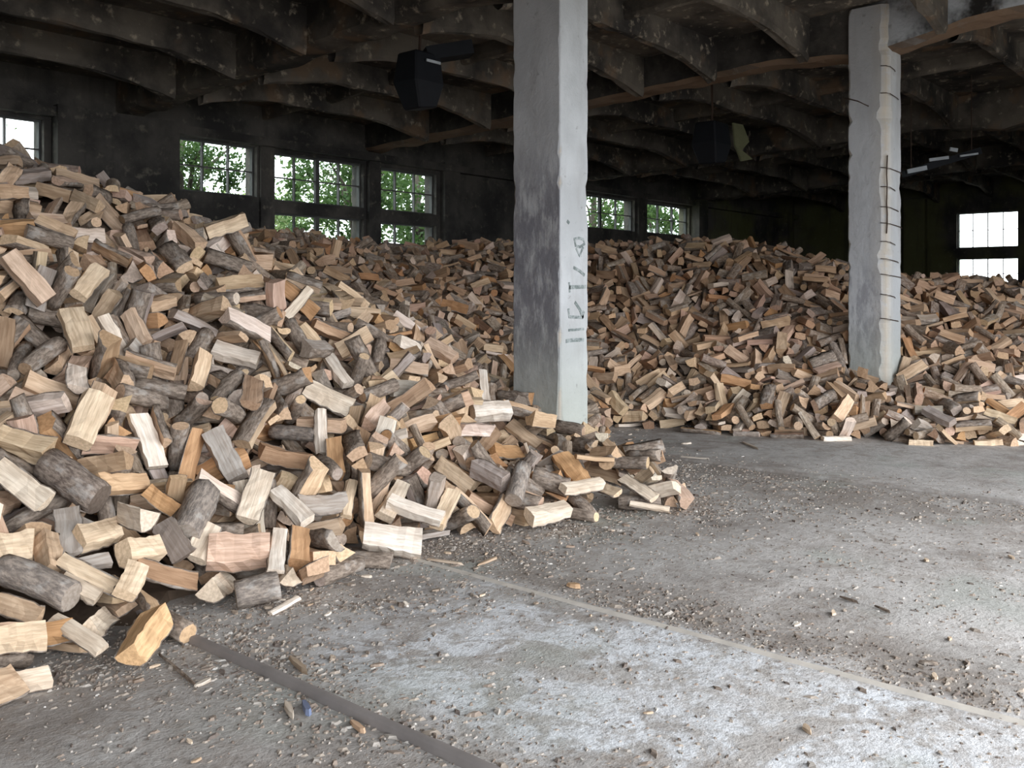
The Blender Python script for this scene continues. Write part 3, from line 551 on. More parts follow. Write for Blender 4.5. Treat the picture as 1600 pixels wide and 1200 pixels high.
# settled positions of the loose logs: shape, x, y, z (cm), rotation (four parts, /45)
LOGS = [
11,203,511,82,16,-5,-30,29,15,342,510,79,2,-42,-8,-15,9,274,575,120,8,-29,16,-30,10,240,497,67,21,-10,-8,38,13,227,523,81,19,-1,-37,-16,9,383,584,135,44,1,10,-2,14,238,553,104,11,6,-20,39,13,491,447,33,22,-22,-28,16,
7,230,444,50,32,-10,-8,29,9,346,468,44,2,34,-17,24,1,242,581,123,14,3,23,-36,17,222,533,98,7,-18,-33,24,7,313,429,21,29,27,6,20,15,303,518,61,23,3,33,-20,1,285,544,97,42,-13,6,4,0,202,493,49,0,-8,26,36,
2,299,527,68,29,-19,13,26,7,336,565,109,15,16,4,-39,9,416,641,165,5,-2,2,45,9,370,608,147,13,-25,-26,24,14,390,460,31,9,30,-7,31,1,290,685,200,39,22,3,-6,21,228,602,131,23,14,17,-32,3,252,516,76,24,37,-2,-5,
1,405,460,43,5,23,29,-25,2,271,622,164,1,-30,-23,24,2,304,558,100,42,10,1,-13,16,380,674,188,18,-27,31,-2,9,501,538,81,24,30,-23,1,17,311,602,137,17,29,-3,-30,0,336,419,5,33,30,3,3,11,394,545,99,32,-22,4,-23,
10,295,478,46,41,-8,16,-6,6,348,523,97,21,5,10,-38,9,427,676,185,22,-37,13,1,13,318,612,148,29,-5,31,14,11,531,424,25,32,-25,18,-10,6,305,571,115,13,-11,-38,17,11,281,559,111,8,26,-29,-21,13,441,628,157,15,23,-27,24,
3,249,551,111,36,9,-4,25,2,228,410,6,32,3,-1,-31,9,413,712,206,30,-4,-20,26,4,331,428,21,23,-17,15,-31,6,362,429,5,2,-41,19,0,1,328,516,87,42,-5,7,13,15,403,487,60,8,39,20,8,16,432,443,26,10,29,-20,26,
11,438,574,117,44,-10,0,6,8,299,699,206,14,11,1,41,4,475,424,12,12,3,25,-35,16,322,515,53,2,11,35,-26,3,313,535,86,29,-16,-3,-30,3,340,537,101,10,-11,41,9,15,465,633,155,21,-1,-33,22,14,356,607,139,0,-44,0,10,
7,391,494,52,31,21,-6,24,14,305,402,15,4,23,-37,10,4,333,680,191,10,40,-11,-14,20,276,489,44,13,32,23,-19,8,304,627,149,12,-24,-5,36,16,408,529,70,39,2,0,-22,14,434,460,22,18,-32,17,20,3,290,531,81,29,-18,-28,9,
14,291,579,114,13,14,19,36,16,481,611,130,1,43,-8,-9,4,154,415,9,8,-6,-2,-44,2,448,434,12,33,-8,7,29,6,483,577,111,37,-12,23,4,14,272,681,194,13,-3,-4,-43,16,295,605,130,27,-5,-34,11,16,329,816,259,43,11,-4,4,
10,304,640,160,17,10,23,-33,16,597,603,109,28,-1,-16,32,12,449,518,72,10,8,1,-43,4,251,638,154,1,-23,35,16,14,268,701,206,4,-9,-37,23,1,270,633,144,22,-39,6,2,14,470,723,203,3,-23,-13,-36,0,234,594,120,12,19,-19,-34,
21,454,430,17,13,25,13,32,11,267,543,87,35,6,22,16,17,207,519,82,26,11,-33,12,2,350,590,124,17,5,24,-34,7,342,796,245,11,39,-16,-11,13,489,592,122,1,-16,-24,35,12,292,758,235,11,0,10,-42,15,602,381,12,2,-29,-32,14,
11,649,530,47,43,11,3,-5,9,376,768,226,32,21,9,-21,7,356,770,235,27,1,-12,34,15,1072,286,21,6,-38,22,-6,16,509,686,170,12,-41,14,3,2,475,546,87,5,0,43,12,8,251,617,135,11,-18,-36,-18,8,259,598,119,38,7,-7,21,
14,412,608,145,13,19,27,29,7,361,471,16,17,37,-20,-3,1,415,468,48,30,32,2,-7,10,537,505,54,5,0,-22,39,16,505,499,57,5,17,-36,20,15,1062,317,30,23,9,-2,-37,2,634,426,25,7,26,35,7,19,218,443,11,33,-7,-3,29,
19,413,586,124,28,-16,28,-14,0,391,749,226,3,6,7,-44,13,338,625,154,10,3,3,-44,13,476,507,62,16,42,-6,3,15,373,826,260,7,2,-21,39,3,262,629,164,31,18,-23,13,1,438,472,44,5,-28,-22,27,0,212,524,90,21,14,-30,23,
7,330,481,36,11,-29,-10,-31,18,329,581,118,16,15,7,-39,5,393,570,114,5,-37,7,24,1,437,594,127,3,-29,-23,-25,14,482,439,13,41,4,11,-15,9,1016,405,34,43,4,-13,0,7,352,646,164,22,4,13,37,20,377,594,128,8,-30,-30,12,
8,376,534,84,17,-18,33,-17,14,231,610,131,14,-39,-10,-14,2,479,575,99,4,31,-22,25,4,311,578,114,17,-26,-24,-23,15,670,436,29,8,10,39,18,4,307,800,254,36,17,-7,20,12,333,742,220,37,-14,-18,9,12,534,576,97,18,0,-5,41,
15,525,529,72,19,2,23,33,11,313,558,91,19,-20,36,2,17,342,484,40,2,32,23,-23,9,258,579,111,35,20,1,19,11,501,478,39,16,9,-39,13,17,192,508,55,17,-8,14,-39,4,687,526,36,27,-21,21,-21,12,323,707,206,17,42,1,1,
9,678,585,61,29,-18,15,-25,21,1028,349,16,14,-25,12,-33,16,1110,466,80,18,-37,11,-15,13,995,480,44,15,-6,42,2,9,280,635,173,6,32,5,30,13,325,430,14,28,-5,2,-34,20,333,609,131,10,40,-16,6,8,611,433,32,28,-6,-1,-35,
16,387,737,206,25,11,2,-36,15,1017,425,43,25,-37,0,-8,9,340,868,277,43,-10,5,9,1,590,387,6,33,22,-11,-17,14,646,554,56,8,10,14,41,13,297,757,224,28,35,0,-2,20,293,737,219,5,-35,-22,-16,9,1201,389,63,39,-4,-12,-19,
0,367,470,53,23,13,-15,-33,0,393,539,80,4,26,-33,15,16,480,634,151,17,12,19,35,0,590,573,85,3,-41,16,-9,5,302,443,13,23,-34,11,-15,13,962,610,36,8,-15,-6,41,15,431,496,58,36,12,-24,5,11,364,675,182,24,-18,28,-19,
1,437,486,57,13,5,-42,-10,12,619,373,10,20,-6,25,-31,16,275,504,40,8,-4,-16,41,16,925,638,32,14,23,-15,-33,2,398,588,140,4,19,37,-15,13,406,472,29,2,-23,2,38,8,199,512,69,30,-30,14,5,2,383,620,157,8,-38,23,-5,
6,273,627,173,17,-30,12,-26,15,1034,541,55,21,-11,-25,28,9,514,518,65,40,-13,14,6,7,326,619,143,7,-23,-36,12,3,223,418,14,33,13,8,27,15,397,732,217,11,-23,36,-8,10,646,420,29,26,-18,14,-29,16,318,480,35,23,23,-14,29,
12,1102,267,26,31,8,1,31,17,1123,306,44,7,-31,28,-13,14,1096,317,37,13,40,15,8,6,645,480,32,12,-23,32,-18,11,318,674,179,15,0,-4,-42,6,523,613,129,43,-3,11,-5,17,248,643,164,14,-8,41,-7,8,288,467,26,26,-35,9,-5,
7,497,424,17,8,25,34,15,3,243,503,44,26,-16,-31,-13,11,542,589,105,41,-15,-3,-11,13,373,788,243,33,-28,-6,12,13,350,552,99,4,-33,30,6,2,521,600,110,19,6,22,-34,0,536,406,5,5,33,-29,-6,15,512,567,99,38,-6,-17,-16,
14,283,469,14,12,-21,37,-7,2,371,726,203,28,20,-8,28,4,351,795,253,13,-2,10,-42,13,1086,568,83,24,26,-6,-27,5,551,412,8,4,-26,36,6,2,313,626,149,2,-24,-9,37,9,509,550,83,4,2,-13,43,10,320,844,270,9,-16,-33,24,
9,1167,553,125,10,34,-28,-1,12,554,513,42,16,33,-23,13,7,398,478,39,17,-18,-1,-37,15,342,647,176,11,22,-32,-20,11,339,662,173,39,1,0,22,4,503,462,41,14,-36,17,16,20,187,431,4,27,1,2,36,10,555,601,117,7,5,-42,12,
9,878,862,141,21,2,-7,39,11,536,669,155,31,21,7,24,17,417,634,157,2,-44,7,-4,12,355,685,188,27,-11,-19,28,16,970,688,56,28,16,-18,-26,16,250,532,93,23,31,-10,20,10,339,433,12,24,24,25,15,16,456,735,205,27,33,-4,14,
15,397,723,199,28,17,26,17,11,944,625,13,32,4,-8,-31,1,514,436,25,30,-24,22,-5,13,391,487,30,24,-21,-30,10,17,191,481,40,15,32,-28,3,13,445,471,32,34,11,19,20,8,316,699,195,14,32,29,2,7,343,532,90,17,36,21,-1,
12,203,557,103,6,22,32,-22,9,1136,671,115,4,17,8,-40,14,1055,415,49,11,22,-24,-29,17,426,531,65,24,-21,10,-31,3,328,577,106,18,17,4,-37,10,304,724,216,28,35,5,4,15,263,638,170,5,33,-4,30,20,427,447,3,0,-5,-45,0,
9,1130,529,97,14,6,25,-34,1,424,591,113,11,-9,-43,5,15,1079,263,16,2,15,-40,13,2,253,509,54,20,-18,-10,-35,2,971,496,22,2,-25,30,22,6,988,429,18,17,-27,-29,-11,0,981,460,27,17,-14,38,9,14,997,540,39,30,18,-17,22,
1,1146,312,53,22,35,-14,-11,10,522,443,34,24,13,36,4,14,974,525,26,0,6,-4,-44,3,462,615,126,23,35,9,-13,1,1113,334,45,37,6,6,-24,13,1100,350,48,27,34,2,11,16,605,593,93,0,35,-27,9,1,1189,285,55,11,-32,25,16,
2,223,565,106,0,43,6,10,7,444,538,64,33,20,-17,17,4,1007,395,16,16,15,-39,5,9,350,644,154,34,-26,5,11,9,1010,456,34,34,19,19,12,8,451,580,90,27,-31,4,17,7,413,481,48,1,-34,-13,26,15,1272,635,186,15,19,34,17,
16,1144,555,109,7,-28,30,-16,9,392,485,12,11,37,20,12,11,493,735,190,4,-7,-41,17,1,395,537,49,20,22,5,33,16,302,499,38,25,-31,18,-12,3,467,492,53,16,26,-2,34,18,590,428,34,17,3,1,42,7,501,426,6,16,-33,-23,13,
9,1250,358,92,10,-12,36,-22,0,455,513,68,8,-20,-10,38,10,1078,447,62,29,-2,10,33,1,1204,313,65,9,-34,21,19,6,320,753,223,39,-5,-18,13,12,732,918,185,15,-15,-38,10,1,1049,579,77,20,36,-10,-15,
7,1284,367,106,19,-20,-33,14,12,1078,503,70,20,-18,-22,29,9,1250,608,165,20,33,-2,-23,10,970,591,9,19,36,-18,-5,8,273,677,183,44,6,-3,-5,6,360,628,150,17,-15,35,-17,2,456,559,83,26,16,-28,-18,
15,370,669,171,10,27,31,16,13,328,531,66,14,13,36,-18,6,1204,332,66,8,-15,6,41,7,348,605,129,4,36,26,-4,15,418,487,50,16,-26,1,-33,6,999,466,36,3,18,5,-41,15,1158,653,126,8,-31,31,3,7,784,690,82,26,22,3,29,
17,359,709,195,40,-1,21,4,11,1321,408,124,40,-12,2,-17,2,1257,404,108,10,-27,33,11,7,568,674,142,41,15,-2,-10,1,434,790,230,10,-16,-32,26,5,494,523,69,1,-36,27,-3,7,271,475,15,8,-37,-24,6,9,1007,648,52,8,-13,-9,41,
7,615,669,130,38,7,11,-21,4,457,533,73,38,16,-11,15,11,1419,417,152,23,5,-9,37,13,1157,696,138,8,9,43,8,5,278,507,50,16,41,-6,-4,11,244,484,25,21,20,6,34,19,1104,457,72,42,8,-8,-11,16,1136,716,127,6,-31,-31,-8,
7,1090,261,6,19,35,19,10,15,390,678,176,12,-26,-32,12,9,217,449,16,32,2,-7,-31,16,499,457,13,28,0,-3,-35,14,387,563,64,42,16,2,5,5,286,521,48,21,18,-14,33,16,1132,558,98,3,39,-23,0,17,1343,326,95,39,6,-16,-15,
2,1044,378,14,7,-25,24,-28,4,1091,257,19,21,16,-2,36,14,410,809,242,42,-4,7,15,11,225,547,97,39,16,2,-17,16,1090,613,94,12,-4,-1,43,1,1185,488,101,41,-9,-5,-16,18,256,523,73,16,25,-24,23,4,393,802,255,6,-23,38,4,
15,481,499,46,5,3,44,-9,14,1131,272,35,35,10,-5,26,9,1323,762,233,32,3,3,32,10,1045,352,26,16,-33,26,0,9,747,959,201,11,0,11,-42,15,1224,631,155,27,5,31,18,8,351,755,220,33,25,3,18,14,1211,500,113,23,-37,11,0,
0,331,543,80,39,19,-3,-11,15,363,514,40,6,18,39,12,17,309,587,118,35,21,14,-14,18,400,565,108,23,-21,-32,1,16,485,511,49,15,42,3,2,14,968,581,20,16,-1,-10,41,6,686,985,213,12,26,23,26,12,556,567,85,35,-12,1,25,
9,1156,267,34,43,-7,1,-11,7,1029,388,21,4,26,36,-7,17,1039,327,20,7,-1,-41,17,16,347,882,283,35,-21,5,18,4,386,640,160,37,3,-8,-24,2,495,625,133,18,-32,23,-12,14,1113,610,100,9,-12,-36,23,9,1389,404,135,38,-11,-18,11,
14,1076,492,59,12,-39,17,4,12,981,592,44,45,-2,-5,1,13,553,637,130,34,-4,-4,-29,13,365,554,96,36,-13,-3,-23,1,1017,392,23,32,-19,4,-25,11,591,628,118,15,9,3,-41,16,1238,322,73,19,-11,-27,29,5,1116,256,31,35,13,-23,-10,
1,518,729,178,10,32,28,10,9,1090,543,74,41,1,-15,9,16,824,749,98,45,5,3,-2,11,1052,675,69,28,-25,-15,19,4,435,797,239,6,44,5,3,12,505,512,63,37,23,-8,-7,12,1156,603,119,12,28,-32,-7,1,410,567,85,16,-13,36,18,
21,387,644,170,6,19,-35,-19,11,595,569,71,30,-12,-11,30,15,573,698,158,14,-4,-42,4,7,1369,570,195,23,0,-5,39,12,1041,311,11,6,-4,-33,-30,18,399,583,114,35,-11,23,-11,12,1051,424,49,17,18,-10,-36,
4,988,511,30,19,-7,32,24,10,1071,389,43,26,-22,-12,26,9,1136,811,155,17,3,38,-17,14,1269,332,79,6,-31,-29,14,10,426,805,241,43,-9,-1,11,8,920,659,36,26,-7,16,-32,17,589,470,25,5,25,33,-17,3,964,491,4,24,4,7,37,
15,1121,572,105,6,44,-8,4,16,1256,715,181,39,-4,-20,-9,21,350,677,184,11,35,-19,-18,5,1245,407,91,37,10,-17,17,12,617,385,10,15,-15,37,-14,6,313,639,156,12,-23,1,37,15,1261,389,87,22,-6,-6,38,
3,1051,381,33,15,-1,41,-12,0,333,724,211,3,31,33,-4,8,244,645,169,37,-16,-11,17,8,289,558,85,31,20,-18,19,2,1239,562,153,39,8,2,-20,16,1012,533,40,18,-10,-10,-39,7,1106,532,83,43,8,-10,5,2,1169,471,85,20,-13,38,-4,
15,1274,669,192,13,-4,42,9,15,1405,354,125,5,2,44,8,6,736,877,163,39,-7,21,-1,16,309,498,27,6,8,4,-44,15,1169,301,48,9,18,40,7,17,351,485,21,8,-41,-13,9,6,638,391,16,16,-10,-12,-39,13,1322,312,85,6,24,-37,-7,
5,461,445,6,6,-21,38,-9,13,1235,582,149,13,-5,43,1,15,355,478,41,15,-23,-23,27,4,1114,667,98,29,-7,-30,16,0,381,653,165,24,28,20,16,15,409,692,188,5,-23,34,-18,12,662,429,23,10,22,38,1,3,451,476,42,12,-28,16,-29,
0,1352,344,108,9,22,-26,-28,13,1214,767,172,41,-4,-18,-3,16,1141,380,49,10,38,7,21,15,286,602,128,6,36,-6,-25,15,1471,456,172,15,-7,-35,23,14,1368,389,128,3,17,41,-6,16,1284,309,78,43,3,11,6,
20,370,543,87,41,-5,-15,10,9,537,533,75,3,18,40,-11,11,1044,584,68,6,-27,35,7,16,1368,369,115,26,-25,-3,27,8,584,578,91,14,-7,4,-42,7,305,607,132,22,-16,-35,-4,15,1325,371,109,35,10,9,25,15,1214,518,136,16,-42,-1,-1,
11,1201,850,191,21,-10,-21,33,15,905,839,119,33,-9,-18,22,10,384,764,230,21,-7,12,-37,6,1296,594,181,37,13,-17,14,14,1129,500,82,13,-13,3,41,13,1104,695,108,16,-27,-31,-8,20,219,503,41,17,-40,9,8,
12,801,943,182,1,-1,-39,23,14,813,1024,217,24,27,-18,20,15,192,526,85,33,28,-4,11,1,1005,409,15,12,3,-43,-7,1,269,527,62,28,17,-9,30,11,260,541,79,24,23,27,14,13,493,600,114,16,-8,-22,35,16,342,623,123,17,-27,-29,13,
11,1003,686,61,5,-3,-12,43,14,1218,665,153,6,-12,-42,11,14,1021,561,53,41,4,16,-5,12,549,520,53,7,10,-20,39,6,535,430,19,24,1,-15,35,15,1305,560,182,41,1,1,-19,16,1373,743,245,4,-20,-32,24,14,970,536,31,6,44,7,3,
0,964,634,41,5,-5,36,26,4,477,714,181,2,-15,-19,-38,7,1277,409,114,20,-19,26,-25,16,709,972,203,29,4,19,-28,17,200,509,44,42,15,0,7,1,380,608,150,39,9,6,-19,2,1002,441,27,6,-40,17,11,4,1095,700,96,29,1,-14,32,
11,783,1021,221,23,12,9,35,3,413,547,75,15,-36,21,10,9,1237,741,169,6,-2,10,44,2,1233,289,59,24,20,-14,-29,10,428,478,48,23,-10,-7,-37,15,698,632,74,31,-18,19,-20,13,196,549,94,6,2,23,38,0,1036,321,14,36,-26,3,-8,
15,1152,1097,242,17,33,-20,-16,8,968,947,167,10,3,-26,35,9,869,973,189,11,-27,32,12,11,972,552,19,43,-4,9,8,14,925,827,115,1,-24,-22,-31,14,1338,640,209,2,38,22,10,13,1287,777,219,13,19,36,-15,
14,781,884,164,12,9,-1,43,1,976,437,21,3,10,-38,-21,12,1091,768,118,27,12,8,-33,2,1158,354,57,22,-36,-16,0,3,967,624,40,3,-43,4,-11,6,1080,736,102,29,6,-7,33,7,551,704,163,31,17,7,27,8,1239,783,193,39,4,9,-19,
2,972,518,18,39,2,3,22,17,576,592,103,19,25,1,32,7,873,953,173,42,3,-6,-14,13,1455,400,151,28,4,24,-26,6,514,649,140,0,-6,11,43,16,1009,583,50,12,-7,-7,-42,2,668,606,59,17,-17,35,15,12,539,638,136,13,8,-5,-42,
1,379,871,273,6,-13,-41,13,15,1456,343,134,29,-10,17,-28,9,268,494,32,22,36,-5,-14,4,860,826,123,17,3,-26,33,0,324,660,166,32,-12,-29,2,9,1239,381,82,1,13,-43,2,14,209,486,38,29,-23,19,-17,16,1182,518,123,13,-40,-17,2,
10,1085,479,60,15,4,-16,39,17,1243,354,78,9,35,-26,5,9,1047,389,24,3,-19,18,36,17,495,566,89,28,30,-19,2,9,406,516,55,16,26,-25,-21,18,468,782,227,6,9,-38,-22,16,995,1007,190,21,-18,-12,33,19,440,500,58,39,7,-12,-18,
8,429,703,187,34,4,-14,26,10,1081,334,30,22,2,2,39,16,814,841,136,26,-37,-2,1,3,425,604,128,26,-9,-1,-36,12,1027,954,173,44,-1,-7,-6,10,568,693,153,22,31,-18,-16,15,1193,588,135,4,4,9,-44,14,337,543,88,6,-41,-17,-1,
15,1425,477,180,25,-23,29,-6,13,985,608,51,44,7,8,2,9,1181,709,152,43,0,-10,6,7,562,654,135,27,-1,-1,-36,13,1224,838,191,21,-31,-24,-7,13,1283,330,85,35,-23,17,3,14,407,830,255,12,17,-11,38,4,610,430,26,43,-1,3,12,
11,1086,398,48,43,-6,7,9,9,1359,439,139,17,24,-31,-14,7,423,508,54,11,13,-3,-42,11,1270,858,216,15,31,-3,-29,15,1048,984,185,4,2,42,15,13,994,482,13,2,45,4,-1,13,738,668,74,16,36,2,22,10,282,538,67,1,-20,-26,-30,
1,613,631,117,9,-39,-9,19,13,1017,704,71,11,23,36,7,1,454,811,239,4,10,35,-26,11,656,510,29,16,-38,-17,3,21,420,581,106,8,22,-38,-7,10,1291,530,161,6,-6,-43,11,13,1083,1035,208,25,19,13,30,13,1266,509,140,24,-8,28,-24,
14,691,666,95,15,24,1,-35,15,353,522,51,7,42,-13,8,15,538,587,92,35,4,-1,28,9,1327,692,224,21,0,40,-2,14,794,751,96,3,-30,-24,23,10,1410,322,105,34,-10,4,-27,3,305,472,21,13,-37,16,-15,1,383,587,104,6,-43,-2,-12,
9,1169,797,149,22,-1,11,-37,8,662,474,30,39,12,18,6,5,496,734,199,2,44,10,-1,1,450,825,242,15,-14,0,40,16,1163,536,109,0,12,3,-43,12,1252,291,61,11,21,8,-37,11,1103,969,188,33,-14,-6,26,11,1314,711,211,10,-2,33,29,
11,1003,699,64,7,10,-13,41,21,341,482,18,23,-8,14,-36,7,1321,720,218,15,-16,3,39,20,1043,303,13,8,10,-14,41,6,995,501,30,8,37,21,-13,12,1048,638,73,11,15,-21,-35,5,356,574,108,6,-44,4,6,9,1191,321,57,13,42,4,9,
8,1005,551,40,11,-6,-1,43,2,519,498,45,5,43,11,-6,5,993,455,8,14,37,-20,-8,17,1103,362,46,28,-33,-12,-1,13,953,612,6,0,-13,43,0,15,1208,392,56,32,-11,1,30,1,368,527,44,15,40,-9,-12,3,399,492,41,28,20,29,2,
10,1213,406,68,15,14,30,-27,18,366,531,79,35,-12,-9,24,9,1282,908,233,14,-14,-37,17,4,635,561,32,6,-2,17,-41,16,1535,443,183,11,-8,-1,43,14,1018,514,49,17,-6,-1,-41,19,512,540,74,10,23,37,3,4,483,557,80,25,16,-29,17,
1,1435,350,132,39,8,-20,0,17,1269,609,178,1,6,25,-37,0,324,551,88,33,-12,2,28,15,1087,785,113,3,38,23,7,14,1091,409,56,0,-5,45,4,1,1139,666,106,17,3,42,2,4,968,561,22,1,1,37,-26,11,975,590,26,10,3,1,44,
14,504,657,153,10,0,-9,43,9,1044,604,71,5,-6,13,-42,5,968,571,35,35,-11,-10,-24,13,709,666,88,4,44,2,11,19,389,749,220,8,-26,36,-1,17,1192,794,168,11,-21,36,12,10,795,849,145,40,20,-4,-2,9,1043,548,56,25,5,-18,33,
16,1056,529,57,0,-22,37,-14,6,522,480,11,17,-7,-5,-41,3,975,579,37,41,2,-6,-18,9,1154,339,50,4,-11,27,-34,5,1395,594,214,5,-14,-12,41,14,1105,415,68,1,-6,34,-29,2,1206,631,143,7,27,-24,-25,0,1092,274,24,40,-6,12,-17,
8,743,926,186,40,-3,5,-20,2,503,506,29,22,31,21,-10,14,1228,670,173,5,45,-4,1,1,1540,356,161,18,37,12,14,14,1062,927,173,2,0,-43,-13,17,549,615,114,7,23,-36,-11,16,1093,654,87,26,35,12,-3,2,625,482,23,24,32,-2,20,
14,1176,633,128,42,-2,-12,10,11,1095,748,104,41,-2,-11,-15,2,966,568,26,30,-34,0,1,16,1020,1049,201,25,-28,21,-13,10,1219,602,145,4,15,11,-41,11,1039,443,46,23,-37,-5,12,10,372,480,18,35,0,-8,-27,
0,1014,446,45,1,-11,-11,-42,21,328,574,95,21,-28,25,-12,13,1304,754,217,40,3,6,-18,13,972,655,37,34,9,25,14,13,1498,419,168,10,-38,-3,-22,2,744,660,72,21,2,34,-22,10,796,757,105,38,-21,-6,-11,
9,417,727,206,13,9,33,26,14,1379,419,133,12,-38,-8,-19,12,1202,609,144,4,40,16,11,11,1103,754,113,20,-16,7,36,9,1002,633,48,9,-18,-5,40,15,1472,371,151,21,-36,-16,2,18,604,387,18,7,38,21,-8,15,396,660,160,12,-40,-10,-13,
11,923,1068,211,25,-30,21,-9,0,1179,468,88,1,36,7,25,14,1107,716,114,44,0,-5,5,13,1335,612,200,11,41,6,13,11,1138,615,110,43,1,-9,8,3,575,651,136,29,9,-8,-33,15,966,608,18,1,6,-41,-18,6,958,544,11,0,-9,44,1,
11,704,523,28,37,-11,4,22,17,1053,477,53,11,37,-22,5,1,1106,498,75,22,13,-12,-35,11,1140,738,121,39,14,3,-18,13,1101,512,73,8,-19,23,-33,18,650,411,20,3,-25,34,15,9,666,732,134,19,-10,40,0,2,1059,457,50,4,-25,-3,37,
1,1105,371,43,10,43,5,4,20,976,502,16,5,44,0,10,13,409,749,212,32,-25,-18,-5,20,943,634,4,44,-4,1,-8,3,277,608,123,31,7,-4,-32,20,673,539,23,4,-36,25,8,10,1014,576,39,21,-12,-7,37,11,402,702,191,7,38,23,-5,
11,735,1080,233,3,-29,-26,23,1,1212,364,58,27,29,-4,20,12,418,468,14,37,11,0,22,8,506,495,42,2,-41,-16,8,0,678,532,29,22,-12,15,-34,12,677,556,36,17,-24,29,-19,8,1229,491,129,16,2,11,41,12,947,628,23,2,-28,34,-11,
11,758,986,206,33,-22,3,21,15,619,551,21,12,19,36,-15,2,782,1096,240,44,-3,1,6,2,1319,729,225,9,19,36,-17,11,997,456,18,43,12,1,1,9,1046,736,77,9,28,32,-9,10,967,906,148,34,15,11,-23,8,1264,551,157,0,-5,-3,45,
14,1159,835,166,20,29,25,13,4,255,513,63,33,-2,23,21,1,1325,835,239,43,9,-7,-4,1,1296,348,94,3,43,-11,5,14,309,798,243,43,12,-1,-7,11,1258,579,159,35,7,-14,23,2,1192,506,107,18,39,-8,-10,11,1003,520,36,28,25,-25,5,
0,256,650,181,0,-3,14,43,8,1074,306,9,18,37,19,4,20,1071,560,73,35,1,-4,-28,8,180,478,43,8,36,6,-25,1,1061,623,74,27,-27,18,-17,20,1184,562,130,7,13,42,5,1,784,572,29,44,-4,-5,5,14,971,525,8,2,17,-42,2,
2,460,482,41,19,-28,2,30,6,1110,994,202,3,28,33,11,12,1308,672,205,3,16,24,-34,6,736,966,200,35,25,12,-2,6,1236,857,210,4,-43,11,-7,13,1025,432,34,7,6,-6,-44,2,1006,425,7,13,-36,-22,9,11,545,493,25,26,29,23,-2,
6,1008,1070,214,20,7,17,36,2,1281,779,201,36,26,-2,-4,14,1436,339,120,4,6,42,-13,8,1036,408,30,31,-11,-9,30,14,1281,680,188,12,21,24,29,16,660,655,103,32,-26,17,-3,9,431,660,168,24,-8,-6,-37,
10,655,581,41,22,-28,-26,6,15,1151,818,156,23,-4,-10,37,7,1246,747,181,44,-6,3,-2,9,470,870,248,9,-2,-1,44,17,369,610,120,13,-41,8,9,15,880,942,169,26,-7,-5,36,15,1161,293,43,42,-8,5,-13,7,864,621,26,33,11,12,25,
3,1180,615,128,40,16,-8,7,14,1316,677,214,5,10,37,-23,17,405,765,231,37,21,10,11,6,550,583,99,1,29,-29,18,7,813,960,185,34,2,19,-23,2,1080,630,81,37,9,3,23,13,1122,576,87,36,12,12,21,2,549,758,179,39,14,-18,0,
12,793,902,170,41,-15,-9,7,5,999,424,16,19,-8,11,-38,10,1351,592,199,44,-7,0,-2,0,374,476,10,36,7,4,27,16,1128,585,100,5,9,44,2,0,981,885,135,6,-7,-44,3,10,1487,373,156,26,2,25,-27,15,329,709,196,27,9,3,-34,
1,735,1025,225,3,-34,-29,1,4,1443,363,140,14,34,-22,13,0,419,468,5,4,20,40,5,16,789,789,116,3,35,22,17,10,1043,910,152,29,6,1,-34,18,1043,392,35,27,-31,-16,-11,15,1393,457,153,24,5,-8,37,7,1163,742,136,44,-9,-1,-4,
3,1014,1198,244,10,-5,32,30,20,1262,405,94,6,-18,41,-3,10,1302,739,208,6,31,-32,-5,13,1092,297,10,9,-2,1,-44,20,398,679,183,9,23,-37,-8,5,1228,347,66,13,-36,23,3,7,1211,684,151,28,31,-4,16,17,1098,293,32,16,-8,-4,-41,
16,1302,429,121,28,-1,-3,-35,0,1093,304,27,4,41,15,-11,10,1179,738,151,13,18,38,11,8,352,616,132,11,-4,-11,-42,9,1316,647,196,20,6,12,-38,11,1476,395,158,37,23,9,5,0,1259,526,146,19,3,7,-40,12,345,579,102,38,-11,17,-14,
1,1440,403,145,31,9,2,-31,15,1113,680,95,18,41,-1,1,6,992,487,5,42,-1,-1,17,7,1264,392,97,10,-16,35,-21,0,1063,373,33,33,-16,-14,22,6,929,954,171,27,6,5,35,14,1365,621,214,37,7,0,24,14,793,861,145,40,-8,18,-9,
11,909,870,139,13,-5,30,30,13,1202,532,123,37,12,-15,-17,14,829,817,126,6,25,-35,-10,14,1239,641,168,27,36,5,0,20,1081,352,35,5,-40,20,4,15,640,651,109,9,43,-6,10,14,1043,696,68,16,40,-8,10,0,1030,745,82,12,42,-10,0,
8,393,468,7,34,20,11,18,14,1273,794,199,5,-36,-16,-21,13,1437,461,163,24,-36,-7,11,8,1124,401,53,3,-12,41,-14,5,1039,349,4,2,34,30,2,12,285,642,166,23,-22,30,10,5,402,805,235,11,16,-40,-6,13,1181,526,106,43,4,2,11,
7,1219,788,175,10,-25,34,13,8,1203,785,170,17,-32,-26,-6,13,1148,521,92,12,8,-20,-38,13,1192,497,100,10,9,23,37,10,1104,728,105,23,-3,32,-22,0,1038,330,10,11,4,-12,42,7,835,1006,207,14,-31,-27,11,
15,1292,828,223,28,-35,0,6,15,1047,1160,236,13,-38,21,0,11,689,624,66,19,21,35,3,3,253,647,151,14,-4,19,-38,13,457,601,96,1,30,-33,1,21,1058,548,67,35,-6,-3,27,2,996,670,45,3,-23,19,33,19,356,722,194,17,39,9,-12,
16,1359,385,120,44,-3,-1,8,8,555,786,186,33,28,1,-11,9,1079,688,74,11,-8,-43,1,7,1031,483,42,20,19,-21,29,6,1119,1007,209,15,5,-11,41,16,1245,825,196,31,-25,-21,2,21,310,542,71,14,-10,-12,40,
